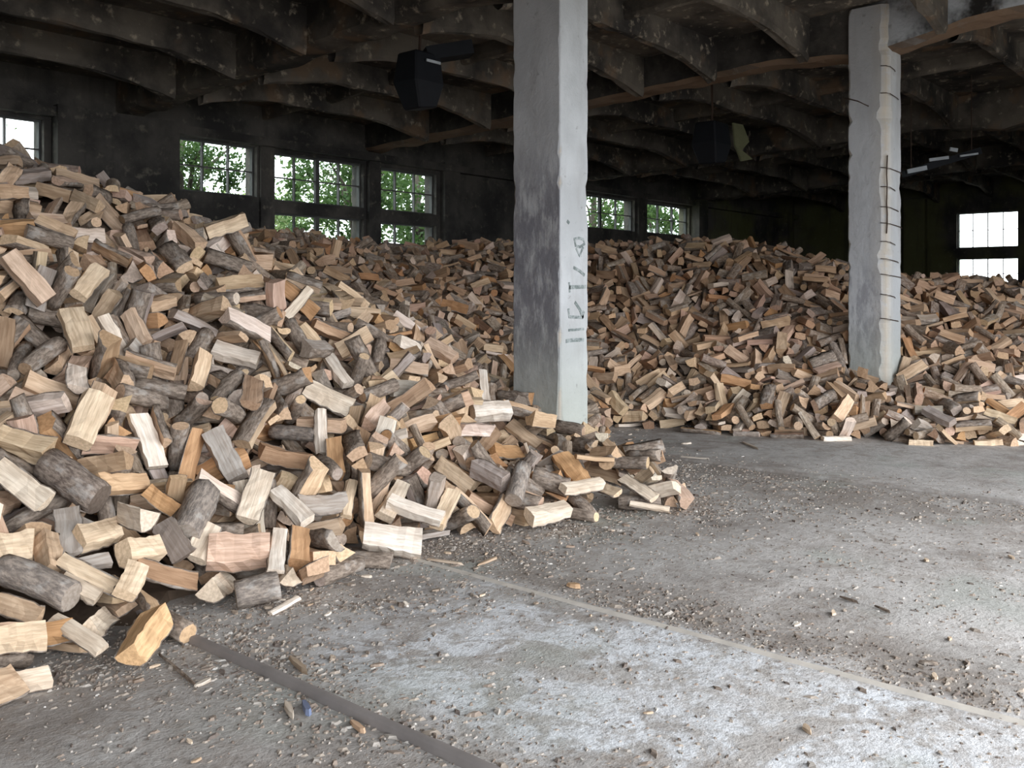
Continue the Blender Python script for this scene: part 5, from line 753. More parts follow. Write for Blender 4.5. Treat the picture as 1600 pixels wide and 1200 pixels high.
12,859,1046,202,25,22,-20,23,13,418,478,24,12,26,34,8,12,1352,329,93,4,39,6,21,12,1041,624,51,9,5,29,33,13,845,855,137,22,29,-20,-18,0,780,694,77,34,-3,-22,19,2,561,598,98,35,-4,-19,-21,5,1037,1034,195,7,21,39,5,
5,757,933,186,9,17,5,41,11,1257,333,74,27,34,12,-6,3,1375,663,225,7,0,7,-44,7,985,883,122,28,-7,-20,28,21,1158,657,110,44,-1,1,11,10,1302,789,206,43,-2,-13,3,8,830,1207,250,44,-5,0,-10,2,1529,406,169,34,-4,14,-26,
19,519,611,116,14,-38,-18,-7,1,696,604,54,15,15,-24,31,2,1011,909,133,38,8,23,3,9,1039,765,97,2,-42,15,1,6,542,636,125,21,-19,-24,26,4,1270,682,180,12,-42,8,5,2,581,738,168,17,36,16,13,6,1035,960,171,21,-38,8,-8,
7,641,385,4,44,8,1,8,14,534,750,174,43,-4,13,-1,1,631,733,143,28,-12,-30,13,5,1102,259,5,23,-2,6,-38,12,405,579,94,31,-10,4,-31,9,691,910,172,11,37,-22,-1,18,222,505,59,27,19,-18,25,21,1251,607,149,9,33,-24,-16,
21,1109,960,185,10,-20,32,-23,1,1208,1072,238,24,31,5,21,1,1230,1106,247,5,0,41,-18,6,760,1017,212,10,-11,-42,7,8,866,790,102,30,-10,9,-31,14,940,893,140,19,39,-11,-4,2,657,567,26,11,-39,19,-2,
1,961,654,29,22,-12,-10,36,9,1035,708,67,39,-19,-12,2,9,1091,971,176,38,15,-11,-16,21,1173,637,119,1,39,19,13,10,953,933,159,22,32,15,17,21,1047,470,43,9,-26,29,-22,7,1303,313,77,43,-8,11,0,14,474,639,128,38,8,1,-22,
5,789,1054,222,4,-15,37,-19,15,1262,427,113,26,-32,-19,-2,12,1121,337,35,11,41,12,10,17,317,606,126,24,-14,-22,27,9,493,850,234,4,-13,41,-12,7,1362,742,233,12,-18,-11,38,13,959,1122,219,16,2,-33,26,
11,1402,339,104,24,-38,-6,3,6,819,818,116,7,-44,3,-1,17,1147,665,95,41,-9,-17,0,8,1250,412,85,33,24,-12,16,4,523,587,91,39,4,-5,22,10,342,695,182,30,-20,-26,2,7,1146,502,83,19,-8,35,-19,6,777,759,106,36,-3,-8,26,
1,423,682,164,16,5,41,-10,1,1388,306,97,23,-17,-27,21,15,987,608,37,24,19,19,27,1,654,478,30,19,33,18,16,15,1358,425,129,3,32,-31,1,2,823,959,185,26,-21,28,-12,18,379,717,191,33,17,15,20,15,1265,289,57,36,23,-8,-10,
11,1153,522,78,18,-7,6,-40,9,1027,488,15,42,-10,-14,-2,17,1074,658,75,10,-12,9,-41,3,894,655,27,11,25,36,-3,11,1233,502,124,5,-41,14,-10,2,930,996,186,23,1,19,34,6,1180,662,122,40,-6,-12,17,2,1146,1053,213,41,-5,5,16,
17,1169,1012,213,44,-2,-2,-6,10,1034,644,61,10,-8,19,-38,18,1337,585,187,13,7,42,2,18,1326,646,206,37,23,8,6,1,521,437,6,19,10,19,35,3,376,629,141,8,28,34,3,6,1193,856,179,10,10,0,-43,21,1363,397,115,36,26,5,4,
13,201,478,24,9,0,-19,40,8,863,885,146,0,-25,34,-14,15,1218,1132,249,30,-7,-10,31,4,804,897,155,28,-22,12,-25,12,1408,429,140,36,-15,16,-16,11,1301,686,193,42,7,-4,-14,8,1360,722,227,30,-6,-23,24,
0,519,454,19,1,6,-42,16,16,1296,622,182,11,43,6,6,5,1083,1063,207,6,40,12,15,19,1128,463,68,29,-11,-12,30,17,1415,365,121,39,18,-11,9,3,529,468,21,6,39,1,-22,2,1464,689,236,14,21,38,-1,2,1182,831,165,19,-2,12,-39,
1,947,847,123,1,-17,41,-8,5,1429,709,237,33,3,-15,-26,11,959,653,14,24,-16,-5,34,2,1325,864,235,28,-8,-25,24,7,1108,406,46,34,-13,14,-22,8,808,976,188,1,15,8,42,7,1033,979,162,12,29,3,-32,12,1093,646,66,1,10,-36,-26,
18,640,620,95,40,-10,-1,-18,0,1156,1068,230,11,33,27,8,1,1243,752,172,20,-40,5,-1,21,975,835,112,15,-28,31,-3,14,1249,681,170,45,5,0,-2,15,945,1034,187,9,3,43,9,8,160,424,13,43,0,7,10,0,1135,299,28,37,-8,4,24,
8,1263,633,160,16,20,-7,-36,18,430,849,257,23,5,-2,38,12,700,979,195,11,18,-39,-6,2,1123,794,121,35,-13,-25,-6,19,1508,478,182,28,0,1,35,7,1468,375,135,26,26,-23,-10,5,458,537,64,30,-16,29,-5,
12,1474,415,158,21,32,20,11,6,335,465,10,2,-19,40,-10,13,1309,931,237,0,-17,13,-40,12,1476,440,157,17,-21,20,-30,5,644,567,50,8,4,14,42,15,1023,511,22,32,2,0,-31,0,1554,417,173,11,24,-35,-11,
19,1232,530,136,27,-27,18,-15,0,1042,1146,225,28,5,-5,-35,15,1150,1142,238,5,34,29,0,17,1404,353,108,1,4,-45,-2,4,1591,365,167,13,-7,-23,36,0,1064,1096,224,8,27,34,10,12,842,758,82,12,-30,18,-26,
9,1254,423,94,12,43,4,8,1,723,897,168,7,7,25,36,8,629,610,82,32,-14,-22,18,10,1273,716,187,26,22,-27,-12,13,324,674,168,37,25,3,6,6,380,694,186,14,-13,-11,39,1,165,448,7,15,37,-19,-8,10,1283,866,213,40,11,-12,-13,
0,977,641,38,20,-37,-16,-2,20,1256,803,194,13,21,-14,-35,13,975,615,31,2,31,31,10,10,643,724,137,2,14,-26,34,1,1033,1251,245,11,-34,-19,20,14,1507,426,165,10,-40,16,-8,0,1035,940,150,40,-12,17,4,
11,1100,583,71,4,13,41,-12,0,1522,485,186,16,5,-20,-37,4,1218,853,186,36,9,-2,25,2,287,481,6,35,20,-9,-18,12,1402,402,133,27,8,5,-34,12,1050,571,56,33,-1,-2,-31,15,1201,642,132,9,42,0,12,5,1239,320,57,20,2,-20,-35,
1,1038,595,44,14,-13,21,35,0,1269,592,161,15,26,18,28,14,684,550,13,27,18,-25,-18,5,1127,817,136,38,9,6,21,18,686,449,4,42,6,-1,-16,4,807,738,84,38,10,14,-17,6,1296,792,215,10,-16,11,39,5,971,1321,260,3,41,5,18,
7,988,1059,201,20,18,18,31,17,1471,385,138,13,14,5,41,6,1382,872,252,34,1,-11,27,21,961,938,153,44,3,-6,-9,5,979,1082,205,3,-4,-5,44,14,1234,557,124,4,-7,26,36,2,854,728,91,2,35,-27,8,7,772,791,116,6,-24,-35,13,
0,450,860,251,40,7,11,-15,7,928,1154,231,18,-3,14,-39,0,433,581,84,3,-9,14,-42,10,1166,741,128,25,8,26,26,6,308,648,161,24,-37,-10,-4,4,1124,1043,208,29,-31,-8,12,5,453,460,4,1,43,12,0,5,1285,574,162,16,-30,-27,10,
13,1309,366,99,4,44,7,0,3,1045,335,10,38,-21,12,-3,3,961,640,5,2,-43,13,0,17,1442,329,110,24,-1,-9,-37,17,290,609,118,4,-14,35,24,17,448,457,24,12,-36,-20,14,8,498,768,209,25,-11,10,-35,14,1453,572,205,20,24,17,28,
11,351,596,105,3,-6,-14,42,17,351,545,50,16,40,3,13,21,1208,736,151,37,25,-7,-1,6,1247,354,70,3,-44,4,-7,18,260,492,24,1,-41,17,7,13,1042,573,43,19,7,7,40,14,1440,360,113,19,-10,-14,37,12,398,603,138,36,-19,11,-15,
19,1089,982,189,2,-42,-14,-8,11,1483,471,174,18,-16,-36,14,19,730,695,86,16,-22,-6,35,8,792,857,135,17,31,-22,-18,5,778,968,189,41,0,-12,-15,19,1042,533,39,39,-21,8,4,12,338,712,189,25,36,1,12,
5,291,651,144,35,11,8,-24,13,1253,866,208,37,-8,-9,22,12,226,580,104,28,35,1,8,0,1371,795,241,36,-25,8,6,0,851,1272,257,9,-6,5,43,10,1173,1047,220,12,37,22,6,7,728,633,62,36,13,-18,-15,13,619,611,78,30,20,5,27,
4,1248,720,163,11,-33,-28,5,10,1282,432,110,42,-6,-15,4,2,719,989,206,29,-15,30,-6,6,1484,489,185,7,3,7,-44,3,1342,372,104,4,16,-6,41,4,1056,508,48,2,-2,21,-40,2,519,423,8,39,1,4,-23,0,1557,389,164,19,-3,-7,-40,
0,1109,644,87,43,-9,1,11,13,752,702,88,29,-6,8,-33,15,630,692,126,6,4,40,-19,8,844,997,191,7,3,18,-41,0,1542,442,176,1,-17,41,4,6,1254,506,127,6,-34,-25,-15,19,1030,670,50,0,-11,27,35,11,1010,474,25,23,34,15,-10,
0,1246,305,60,26,5,-14,-33,20,811,1119,228,1,18,36,-19,12,946,944,158,20,34,13,17,13,1406,620,213,16,-31,-28,1,7,1049,927,149,13,25,26,24,3,1072,647,70,35,19,20,7,11,1265,622,170,18,15,-3,-38,
9,1399,592,202,36,-10,0,-25,17,870,1229,254,9,29,-33,-4,1,1060,668,63,14,8,-14,-40,11,1173,1179,247,0,-29,27,22,10,418,615,135,0,-3,-28,35,10,860,900,151,41,-18,5,-5,15,1444,483,175,40,7,20,2,
8,1261,925,232,28,8,1,-34,12,1333,912,245,41,-3,-4,19,8,455,763,208,2,-18,-36,21,20,769,911,170,14,8,-13,-40,3,1326,780,226,13,-2,2,-43,8,545,703,156,33,-17,23,-9,12,507,569,79,41,17,-9,1,9,523,813,209,44,-1,2,9,
3,1110,355,25,21,4,-40,-4,1,1245,387,67,12,32,22,20,4,1071,469,51,7,33,-30,-4,15,1235,775,164,44,2,-8,-1,2,405,828,240,19,-13,25,-30,13,989,1297,246,25,-33,-11,-13,10,787,995,200,20,-7,15,-37,
10,812,820,123,32,3,6,-31,14,1109,718,96,26,-11,-12,33,1,1343,902,241,16,-11,-7,40,8,974,1138,220,27,-10,9,-33,21,1296,569,163,30,-2,-7,33,17,1164,722,115,42,-10,1,-14,19,691,933,176,34,-13,-25,-7,
10,398,840,255,21,10,-9,-38,10,364,590,76,13,-5,40,-16,9,1125,1325,248,21,22,-12,31,4,1076,924,161,9,-15,-42,-2,9,432,706,181,16,-41,3,-10,8,614,540,16,7,26,0,36,11,960,1053,190,21,16,-34,-14,
0,1240,596,135,38,1,-13,20,12,1672,399,180,11,-18,-35,-19,16,393,627,152,7,-28,35,0,8,776,1021,213,28,1,-5,35,10,1275,895,219,19,-4,3,40,19,418,763,223,0,-44,-9,-1,8,1487,326,118,25,33,-3,-16,
20,1035,1024,184,10,-12,42,2,21,763,1029,217,28,6,5,35,4,1064,568,59,12,11,-4,42,16,1097,701,77,35,-23,16,-4,2,1210,620,131,23,12,9,-36,14,970,823,110,16,-30,28,-6,3,1464,346,122,6,-40,18,-9,
21,844,770,96,27,-9,0,-35,17,1237,526,126,1,31,33,1,17,1060,700,67,6,8,36,24,7,1066,752,75,11,11,9,-41,9,1215,531,109,22,-37,10,-10,8,332,631,147,3,-43,11,3,18,1096,1236,242,23,19,9,-33,3,859,798,100,31,8,10,30,
4,1247,634,163,27,13,30,-14,15,1270,526,135,19,8,9,-39,21,979,1010,184,2,-15,-42,2,15,1170,444,54,11,30,21,23,4,968,1170,232,3,-12,-26,-34,17,1208,286,44,22,13,-10,-35,21,1364,809,236,6,-41,12,12,
15,887,989,181,3,24,37,8,16,1324,805,223,7,17,41,1,8,1378,464,147,12,27,18,29,20,1587,434,183,6,-6,-2,-44,14,1176,690,121,8,38,20,9,1,1428,619,217,17,41,7,0,18,1088,306,3,2,-41,-18,1,2,473,612,85,13,-1,3,-43,
19,259,659,163,39,10,-9,-17,1,1050,349,10,17,-41,3,7,9,640,649,99,29,14,-25,-20,11,378,906,275,30,1,-12,31,14,1211,795,170,36,3,-17,20,15,1060,694,55,16,38,18,6,8,996,1140,217,25,21,-26,-18,10,1326,557,172,12,28,-32,-10,
13,821,1174,242,8,-19,3,40,18,1464,351,137,14,9,-41,-9,19,1204,262,50,43,-2,-5,10,8,805,594,33,3,-13,-43,3,19,223,520,48,39,13,5,-18,13,1158,1177,245,32,2,18,-26,17,961,893,128,2,-32,30,-12,0,927,836,117,31,24,1,-22,
6,1005,1316,257,2,4,-11,-44,6,332,499,26,13,6,-4,-43,4,1219,334,62,1,27,0,-36,19,1430,361,124,18,38,-8,15,14,1368,849,244,4,-35,28,0,0,1104,585,80,6,44,3,-3,13,674,564,20,10,7,43,6,4,1485,407,149,41,11,6,14,
5,506,481,11,25,2,-15,34,17,416,493,13,32,-2,-5,32,8,1533,380,155,24,-5,9,-37,6,321,868,273,10,-22,-33,18,11,791,582,23,32,31,-3,-6,5,435,591,78,8,-4,-43,-8,19,1006,1085,206,24,-31,19,-10,15,1375,718,238,37,0,-11,-23,
8,1368,803,239,29,-33,2,8,18,480,603,92,30,16,25,-14,3,1080,966,174,16,13,23,33,8,893,664,32,2,-24,-31,22,1,1110,775,113,6,11,0,43,16,444,658,150,40,19,8,5,4,312,831,259,10,-42,5,-10,1,651,469,6,26,-34,11,-8,
15,1104,1048,206,11,-28,-30,14,6,1143,1075,225,44,-1,4,-7,4,1303,396,102,5,7,44,-2,10,1176,617,117,1,10,-10,-43,17,1148,484,82,43,12,-1,1,1,1138,1063,215,14,6,42,-8,8,455,581,68,24,16,0,-35,18,403,718,204,26,-15,30,-16,
17,1058,934,157,9,33,28,8,3,408,491,42,24,-27,1,27,6,736,732,109,27,11,-1,34,6,1206,386,48,41,-9,0,-17,11,1131,687,100,7,1,27,36,9,1184,1021,221,37,2,-11,-22,21,1306,294,59,8,3,-40,-19,8,522,463,19,20,-15,-13,-35,
14,1081,640,74,33,8,0,29,0,357,847,255,38,-9,-6,22,21,719,770,127,0,-44,-5,-5,11,496,641,123,2,11,-26,-35,9,1161,808,143,4,44,7,2,0,331,848,265,15,36,13,18,14,866,1032,205,7,-42,-14,-1,11,1522,445,166,18,-34,16,-17,
19,1213,482,107,8,42,12,-4,10,1006,1112,208,8,-33,24,-19,10,554,769,178,26,-31,7,-18,12,1392,935,247,11,14,-40,-10,1,246,524,52,24,-23,-30,4,15,1050,1110,222,2,30,33,6,13,1197,1092,237,33,4,-4,-30,
15,597,487,18,36,22,15,-4,2,1227,703,144,37,20,-11,12,16,829,1163,236,18,-5,40,8,12,316,695,173,18,-17,37,-10,2,1385,408,120,35,27,7,2,4,1272,320,72,5,2,-44,4,8,842,915,157,42,2,4,16,16,1025,939,146,34,17,11,22,
18,1293,836,220,18,41,5,-2,10,1397,773,239,39,-21,4,3,9,1027,740,72,12,39,-19,-5,16,1093,321,18,33,9,4,-30,17,1192,761,148,9,-43,-11,0,9,837,740,79,17,0,-6,41,2,714,693,93,10,25,36,1,16,747,663,60,7,41,-1,18,
19,1222,740,150,1,-41,-11,-16,21,526,480,20,17,39,-15,0,4,1263,817,191,11,-40,14,-12,7,471,835,235,29,9,9,33,9,628,578,43,9,-10,-7,-42,18,1338,661,206,9,-42,12,-7,8,1297,672,189,1,23,38,-8,5,996,570,4,2,20,-40,-2,
17,1368,602,203,4,-45,3,-4,9,796,667,66,40,-19,6,0,15,920,1037,194,4,-25,34,-15,0,1340,302,82,22,-2,-1,-39,12,358,534,84,17,13,-2,-39,7,1295,377,99,21,9,11,-38,2,708,933,175,40,-14,3,-14,2,734,977,195,35,10,12,-24,
14,1062,1129,224,31,-19,20,-16,6,1101,1021,197,28,12,11,31,6,1147,287,27,6,-26,25,27,13,1084,689,58,41,17,-2,3,10,526,519,37,32,-22,-6,22,14,816,851,137,15,11,-21,35,4,1121,465,75,1,40,-20,2,
0,1047,423,34,3,-35,26,12,1,435,583,93,11,39,17,-8,1,527,782,197,10,8,31,30,11,1271,660,171,31,-3,-7,32,5,1086,466,52,25,-6,7,36,10,1216,679,143,5,30,-33,2,16,1142,245,23,24,-26,27,-7,21,392,667,157,15,-18,36,12,
17,760,1009,204,7,-11,6,-43,12,1340,887,238,14,3,-30,-31,8,973,936,150,10,29,30,13,16,1398,315,91,15,-29,30,9,12,1262,799,193,12,35,3,26,17,303,459,18,11,15,40,10,1,1487,341,139,4,10,19,40,4,1117,303,27,14,37,-22,0,
10,249,606,118,22,-19,16,-30,8,964,1162,228,5,11,-2,43,5,1293,597,168,2,-14,-41,-11,1,748,870,146,17,0,33,-26,13,997,590,11,4,-10,33,-29,6,1507,387,160,39,-14,-10,14,20,1197,629,123,28,-34,-5,-3,
0,1401,822,251,19,40,4,-9,9,1415,416,122,32,16,-1,-27,3,1235,566,133,28,-30,-11,16,20,1074,507,55,22,-38,-8,-3,11,989,1001,174,37,-24,-1,10,9,1071,1042,197,8,44,-5,-3,12,1011,448,18,27,35,5,-2,
21,1050,1143,221,1,28,-25,24,5,947,1154,228,8,5,41,-16,15,400,622,110,0,1,-44,-10,14,914,1284,252,26,22,28,7,14,976,1108,211,21,0,11,-38,11,591,573,58,13,-10,41,-8,4,1432,426,151,17,7,15,-38,
11,913,938,159,41,-5,-7,16,8,592,526,17,22,-24,27,16,6,1110,812,145,4,43,14,-1,10,486,706,164,20,-8,35,-19,3,1413,408,142,9,-30,-32,-3,0,283,545,52,13,1,-5,-43,0,334,642,142,16,-39,14,2,12,491,515,25,8,-31,6,-31,
20,948,884,131,3,27,36,6,7,1631,438,182,37,-8,-1,25,15,1248,1120,241,8,-26,8,35,19,527,509,29,1,4,-28,35,12,783,906,159,41,-2,-9,15,18,664,444,13,38,5,16,-18,16,745,735,104,27,16,0,-33,17,767,1085,223,9,26,10,-34,
12,1314,689,201,24,3,0,38,0,578,525,18,34,-23,2,19,21,939,835,116,8,39,-20,-9,13,1159,841,151,9,-10,42,-6,15,778,580,13,9,24,36,-5,16,506,614,124,9,-31,30,-7,18,1154,813,147,2,-9,44,-7,1,489,763,201,15,11,23,34,
21,1125,305,33,4,33,29,-9,15,1540,480,184,1,7,-42,-15,9,685,679,99,19,-26,-27,-17,1,1583,398,175,17,-16,-30,24,11,700,502,27,9,-11,23,-36,14,1216,1042,235,15,5,41,8,5,1411,477,162,33,-3,-20,23,
6,827,981,191,5,-39,21,5,2,974,1190,236,17,24,-22,-26,16,577,511,16,41,16,4,10,8,185,497,28,16,39,3,17,7,907,1095,205,31,-3,-21,-25,8,1044,482,39,31,-18,-10,25,12,1144,751,114,34,26,6,13,5,1015,688,52,18,-13,32,-22,
0,1290,1128,251,7,40,-13,-14,2,1228,350,54,9,27,25,25,21,1523,389,160,22,-10,9,-37,5,1139,435,50,41,-19,-2,0,12,1172,561,105,6,-26,-18,32,10,1289,529,148,18,24,25,22,19,1276,657,178,26,13,9,33,
5,1117,489,72,44,2,-11,-2,8,528,550,61,41,-16,-10,1,5,1116,282,17,11,-24,29,22,8,1429,343,102,15,-4,40,-15,16,1378,663,217,25,5,-2,37,4,1057,1216,239,7,-33,27,12,14,1359,549,170,40,2,-15,13,6,1129,789,119,36,-8,-25,-4,
18,1261,581,147,12,-31,29,-8,7,994,1090,203,25,33,-13,-12,9,1339,860,233,9,32,-23,-21,5,609,666,126,33,-9,17,-24,11,640,544,8,38,-21,-3,10,7,1456,440,152,15,-8,-14,39,7,1354,707,231,1,1,26,37,
0,1473,460,161,38,22,7,-1,2,1114,1004,197,20,-19,34,-12,8,1239,530,136,9,21,34,19,9,1017,1300,245,15,-3,41,-12,9,529,499,17,8,-8,-43,-5,17,1147,533,88,2,-19,33,-24,7,441,705,173,20,39,5,7,21,1416,407,130,9,1,-10,43,
15,1119,331,17,28,-19,9,-28,16,1091,627,64,40,-6,-8,17,9,1462,743,245,13,36,-21,-10,3,1255,769,186,20,33,22,6,2,691,996,202,2,-25,-37,4,9,1144,294,11,1,-3,-45,1,12,1382,396,116,22,35,-2,18,8,885,844,116,36,-14,8,-21,
10,1147,651,90,43,-3,-12,6,13,383,846,263,28,-6,10,-33,2,840,623,29,5,10,42,12,2,1425,746,247,37,-11,-10,22,12,382,641,146,42,-5,-2,16,2,1397,383,111,28,-33,10,5,20,1294,889,222,14,-3,43,-1,1,997,568,14,25,-3,-26,27,
6,288,790,241,42,-5,-3,-14,10,1168,501,82,6,-7,22,-38,3,1423,352,105,28,-22,-19,20,6,1130,361,35,8,9,-7,43,0,1305,322,70,26,6,-20,31,13,869,866,132,16,2,-16,39,2,1245,1087,244,11,-5,-42,12,18,1223,571,132,32,29,-3,12,
19,689,460,5,0,41,-17,-3,3,750,917,175,42,14,3,-6,14,1056,595,55,18,26,-31,-9,11,357,567,78,10,34,27,-6,0,1143,1026,212,21,-28,-25,13,3,341,705,178,11,8,8,-42,12,650,639,95,29,-9,-16,29,12,870,833,120,23,38,-1,-8,
4,801,1013,204,2,2,12,43,6,1087,635,54,32,0,-4,31,9,852,1036,196,24,-6,-26,27,16,1155,699,107,4,21,33,-22,2,1154,767,126,2,-45,-4,2,13,1270,380,73,1,42,15,6,9,1262,1123,248,9,-28,31,-14,1,1103,782,107,10,30,26,19,
9,895,953,167,20,-2,-17,37,0,1055,496,52,41,-18,-1,0,2,1544,335,144,40,3,12,-18,16,1202,466,105,25,-37,1,2,7,1133,586,91,29,-5,15,-31,20,620,708,131,16,18,-38,-3,21,451,633,125,7,-39,19,12,1,414,592,101,8,-19,-40,0,
12,501,527,44,41,16,5,-5,16,1010,1333,258,11,-37,-11,21,9,590,605,80,40,14,13,5,16,1048,781,102,8,30,32,-4,7,580,536,24,20,18,-34,10,5,1001,686,39,11,-35,0,26,3,1009,655,44,16,17,9,-37,17,1239,669,154,10,13,42,0,
6,1277,605,162,17,10,13,-38,3,1464,344,112,36,-1,0,-26,13,1424,792,247,3,-30,-33,6,12,1152,1090,231,16,-42,-5,4,15,431,833,249,20,9,3,39,6,1369,438,131,30,16,25,14,4,1007,607,41,37,4,-2,25,3,993,1160,225,21,33,13,19,
14,703,997,203,25,2,-2,37,16,309,567,81,24,-16,34,-7,16,638,562,19,22,-27,-18,22,7,1459,324,110,41,13,-13,0,10,591,593,80,42,-10,8,11,6,822,876,146,22,12,-7,-37,14,1477,319,125,2,-44,8,4,7,1225,619,146,2,-15,39,16,
10,683,454,11,7,-4,13,-42,8,879,987,187,29,7,6,-33,12,1112,1275,241,41,-15,-9,6,1,707,955,188,9,-5,-10,-42,0,852,1179,241,2,13,42,-7,21,1076,396,36,17,26,32,5,13,1014,466,7,43,-5,0,-12,17,1051,429,29,8,-43,9,-6,
2,341,596,87,24,1,10,-36,13,1211,803,159,12,-41,5,-13,12,1154,1112,233,30,-32,-10,1,17,468,557,70,32,-16,26,-8,14,1134,356,41,43,5,9,-8,14,973,893,122,11,29,-32,-5,9,407,572,69,30,-28,19,-2,0,365,824,250,10,-43,0,10,
11,550,616,94,43,-1,11,10,10,1162,681,123,18,7,1,-40,6,1399,661,219,39,-5,8,-21,5,1295,951,242,17,-31,28,-3,4,1067,963,171,33,0,5,30,21,1203,566,126,31,-8,-3,-31,4,1078,1101,216,33,2,-19,-24,
14,936,1012,184,3,26,35,10,21,1195,1122,242,34,13,-17,-21,1,824,956,168,14,24,-17,-31,15,1077,531,34,6,25,35,12,8,1397,837,245,16,-38,15,-8,11,1020,504,11,39,21,1,6,19,1079,726,82,37,17,-7,17,
3,285,780,232,33,28,-12,1,7,1507,402,153,39,23,-1,1,10,980,697,57,23,23,22,22,6,1112,1163,237,14,7,-2,-42,13,1097,521,57,34,-6,-19,22,1,1072,394,25,12,-12,29,-30,9,1201,636,120,6,11,9,-42,9,570,535,42,43,-10,7,7,
1,991,529,12,28,-26,-6,23,21,886,1025,197,14,3,10,-42,5,991,545,12,44,-4,-1,7,0,1268,774,182,5,14,3,-42,0,1131,567,82,40,-17,-12,-1,18,319,824,251,36,4,4,-27,1,744,675,65,15,6,30,-29,21,868,1086,212,1,34,29,-6,
15,698,853,148,31,29,-14,-3,5,1010,1226,239,17,-38,-13,-9,5,896,937,156,33,7,27,14,0,871,644,38,28,3,4,-35,21,266,675,176,45,5,-5,0,2,823,758,91,1,4,-9,44,12,239,661,152,39,-11,8,-18,0,1186,821,149,3,34,23,18,
6,1206,745,153,8,-44,4,-5,17,339,549,70,42,2,-7,-14,0,213,538,84,6,-9,-12,42,6,1540,355,145,11,23,-19,-32,14,1107,663,73,9,-14,-12,40,7,669,467,22,13,-38,-4,20,2,514,627,101,10,-43,9,-1,18,1381,811,249,21,6,10,38,
10,1165,1060,219,0,32,-27,-18,5,1234,686,154,13,5,27,-33,3,1089,989,184,43,13,-2,3,13,1379,535,172,15,-40,12,-9,12,770,1057,224,11,30,25,19,14,1315,893,228,7,-28,34,-5,10,1041,651,53,30,19,-4,-27,
15,485,658,141,22,-1,-34,19,5,1266,408,85,40,5,-10,-18,18,266,711,186,16,20,37,-1,9,1604,349,177,44,-5,-7,-2,14,425,520,45,25,6,-15,34,12,1083,343,19,29,-34,-1,-6,18,335,574,84,42,-12,0,9,7,370,673,158,16,0,-13,40,
12,687,609,53,2,38,-7,-23,15,1519,342,139,16,24,22,26,15,1183,649,113,11,-9,43,5,0,361,698,173,26,1,14,-34,12,254,646,136,17,21,20,30,14,1484,356,123,40,5,-6,20,7,896,1114,220,3,8,-7,44,9,1199,343,46,39,-13,14,-11,
16,571,729,154,3,-38,21,12,11,1129,723,99,36,4,-7,25,0,1193,811,149,12,25,-20,-29,13,778,821,124,3,-6,-28,-35,15,457,660,160,7,4,-41,-16,14,936,1175,234,36,26,8,-5,21,738,1103,236,42,5,0,-15,
20,1243,781,174,6,33,29,5,5,606,556,27,1,-25,-11,36,2,1003,515,6,1,5,41,18,2,1048,1063,200,21,9,-27,-28,11,509,537,36,26,26,9,25,5,1163,785,136,13,-10,35,-22,14,1095,348,12,13,-2,28,-32,14,1153,742,126,36,8,-5,-25,
7,374,629,128,5,-34,-28,-6,9,544,676,137,15,-42,-6,6,0,277,749,213,6,6,32,31,0,309,561,54,35,12,-12,22,6,362,652,137,0,-31,-30,-12,2,496,625,104,4,-23,-31,-23,10,1325,636,193,15,-9,39,-14,13,1286,645,182,21,29,-15,-23,
0,1342,367,95,17,2,-12,40,1,1113,369,32,4,43,7,11,7,1050,762,80,4,-25,34,-16,19,975,967,166,2,-27,36,0,0,227,559,94,17,38,-16,-8,16,1017,482,39,31,28,-4,-17,3,823,827,124,34,10,6,27,4,781,948,172,6,-43,9,-4,
11,1462,476,170,2,-32,26,19,2,351,731,203,25,33,9,-16,2,727,1020,209,45,-6,1,-1,17,1278,642,185,26,24,-13,-25,10,1221,548,124,5,3,37,-25,6,674,716,121,4,36,25,-10,2,723,794,130,12,5,-41,14,7,358,903,281,8,-14,-41,10,
16,1448,377,124,10,-2,14,42,14,980,909,139,17,41,-5,-7,0,907,1016,191,13,-14,-34,22,21,942,988,173,23,7,3,-38,17,1212,656,133,1,-42,-3,-16,9,740,844,142,6,-40,19,2,7,1018,698,38,37,-17,-8,19,
17,1498,616,188,8,7,-41,-14,6,1162,672,111,4,-4,16,42,10,873,1194,239,33,-6,-29,-8,12,2209,503,173,9,13,29,-31,1,1134,1150,237,19,-3,31,-26,2,1139,1006,200,34,28,-8,4,14,936,849,105,24,35,-13,3,
13,1074,643,47,2,3,-45,3,16,928,665,14,33,-4,-16,25,17,1030,403,21,9,43,0,-9,1,767,691,77,18,-19,28,-24,21,998,921,140,44,6,-7,-7,8,1219,393,55,25,-20,15,-28,14,857,974,180,12,-36,-24,2,0,534,709,172,14,40,15,4,
6,987,683,38,27,12,28,-20,10,683,991,199,9,23,34,17,0,1067,389,14,15,8,41,6,20,717,1104,232,14,-20,-29,25,12,1147,1190,240,19,-20,33,15,2,947,1148,223,43,9,-10,1,10,1011,560,6,29,-20,16,-23,10,495,614,89,41,1,8,-17,
2,1185,557,98,30,18,7,27,1,667,666,105,16,-3,-41,6,5,1662,385,164,12,33,-25,12,3,1214,597,133,37,8,-13,-19,5,790,835,129,43,-13,5,2,0,1429,648,223,37,-19,16,3,10,953,929,143,14,-5,-6,42,1,1633,385,172,26,36,3,-5,
16,1287,424,95,7,-11,43,1,14,1346,732,224,32,8,-10,-29,2,364,637,141,11,40,11,14,12,1150,397,41,10,-9,36,-24,18,1305,504,143,5,-28,34,6,21,402,646,132,28,13,-3,-33,11,1041,927,132,43,4,-4,13,
5,1326,734,218,42,-7,-13,-8,2,367,630,120,10,27,-27,-22,13,937,1316,256,3,-15,-19,38,8,1408,742,237,21,0,24,-32,10,1039,901,141,12,11,39,17,10,1153,566,101,34,3,6,28,3,1176,772,136,35,14,-6,24,
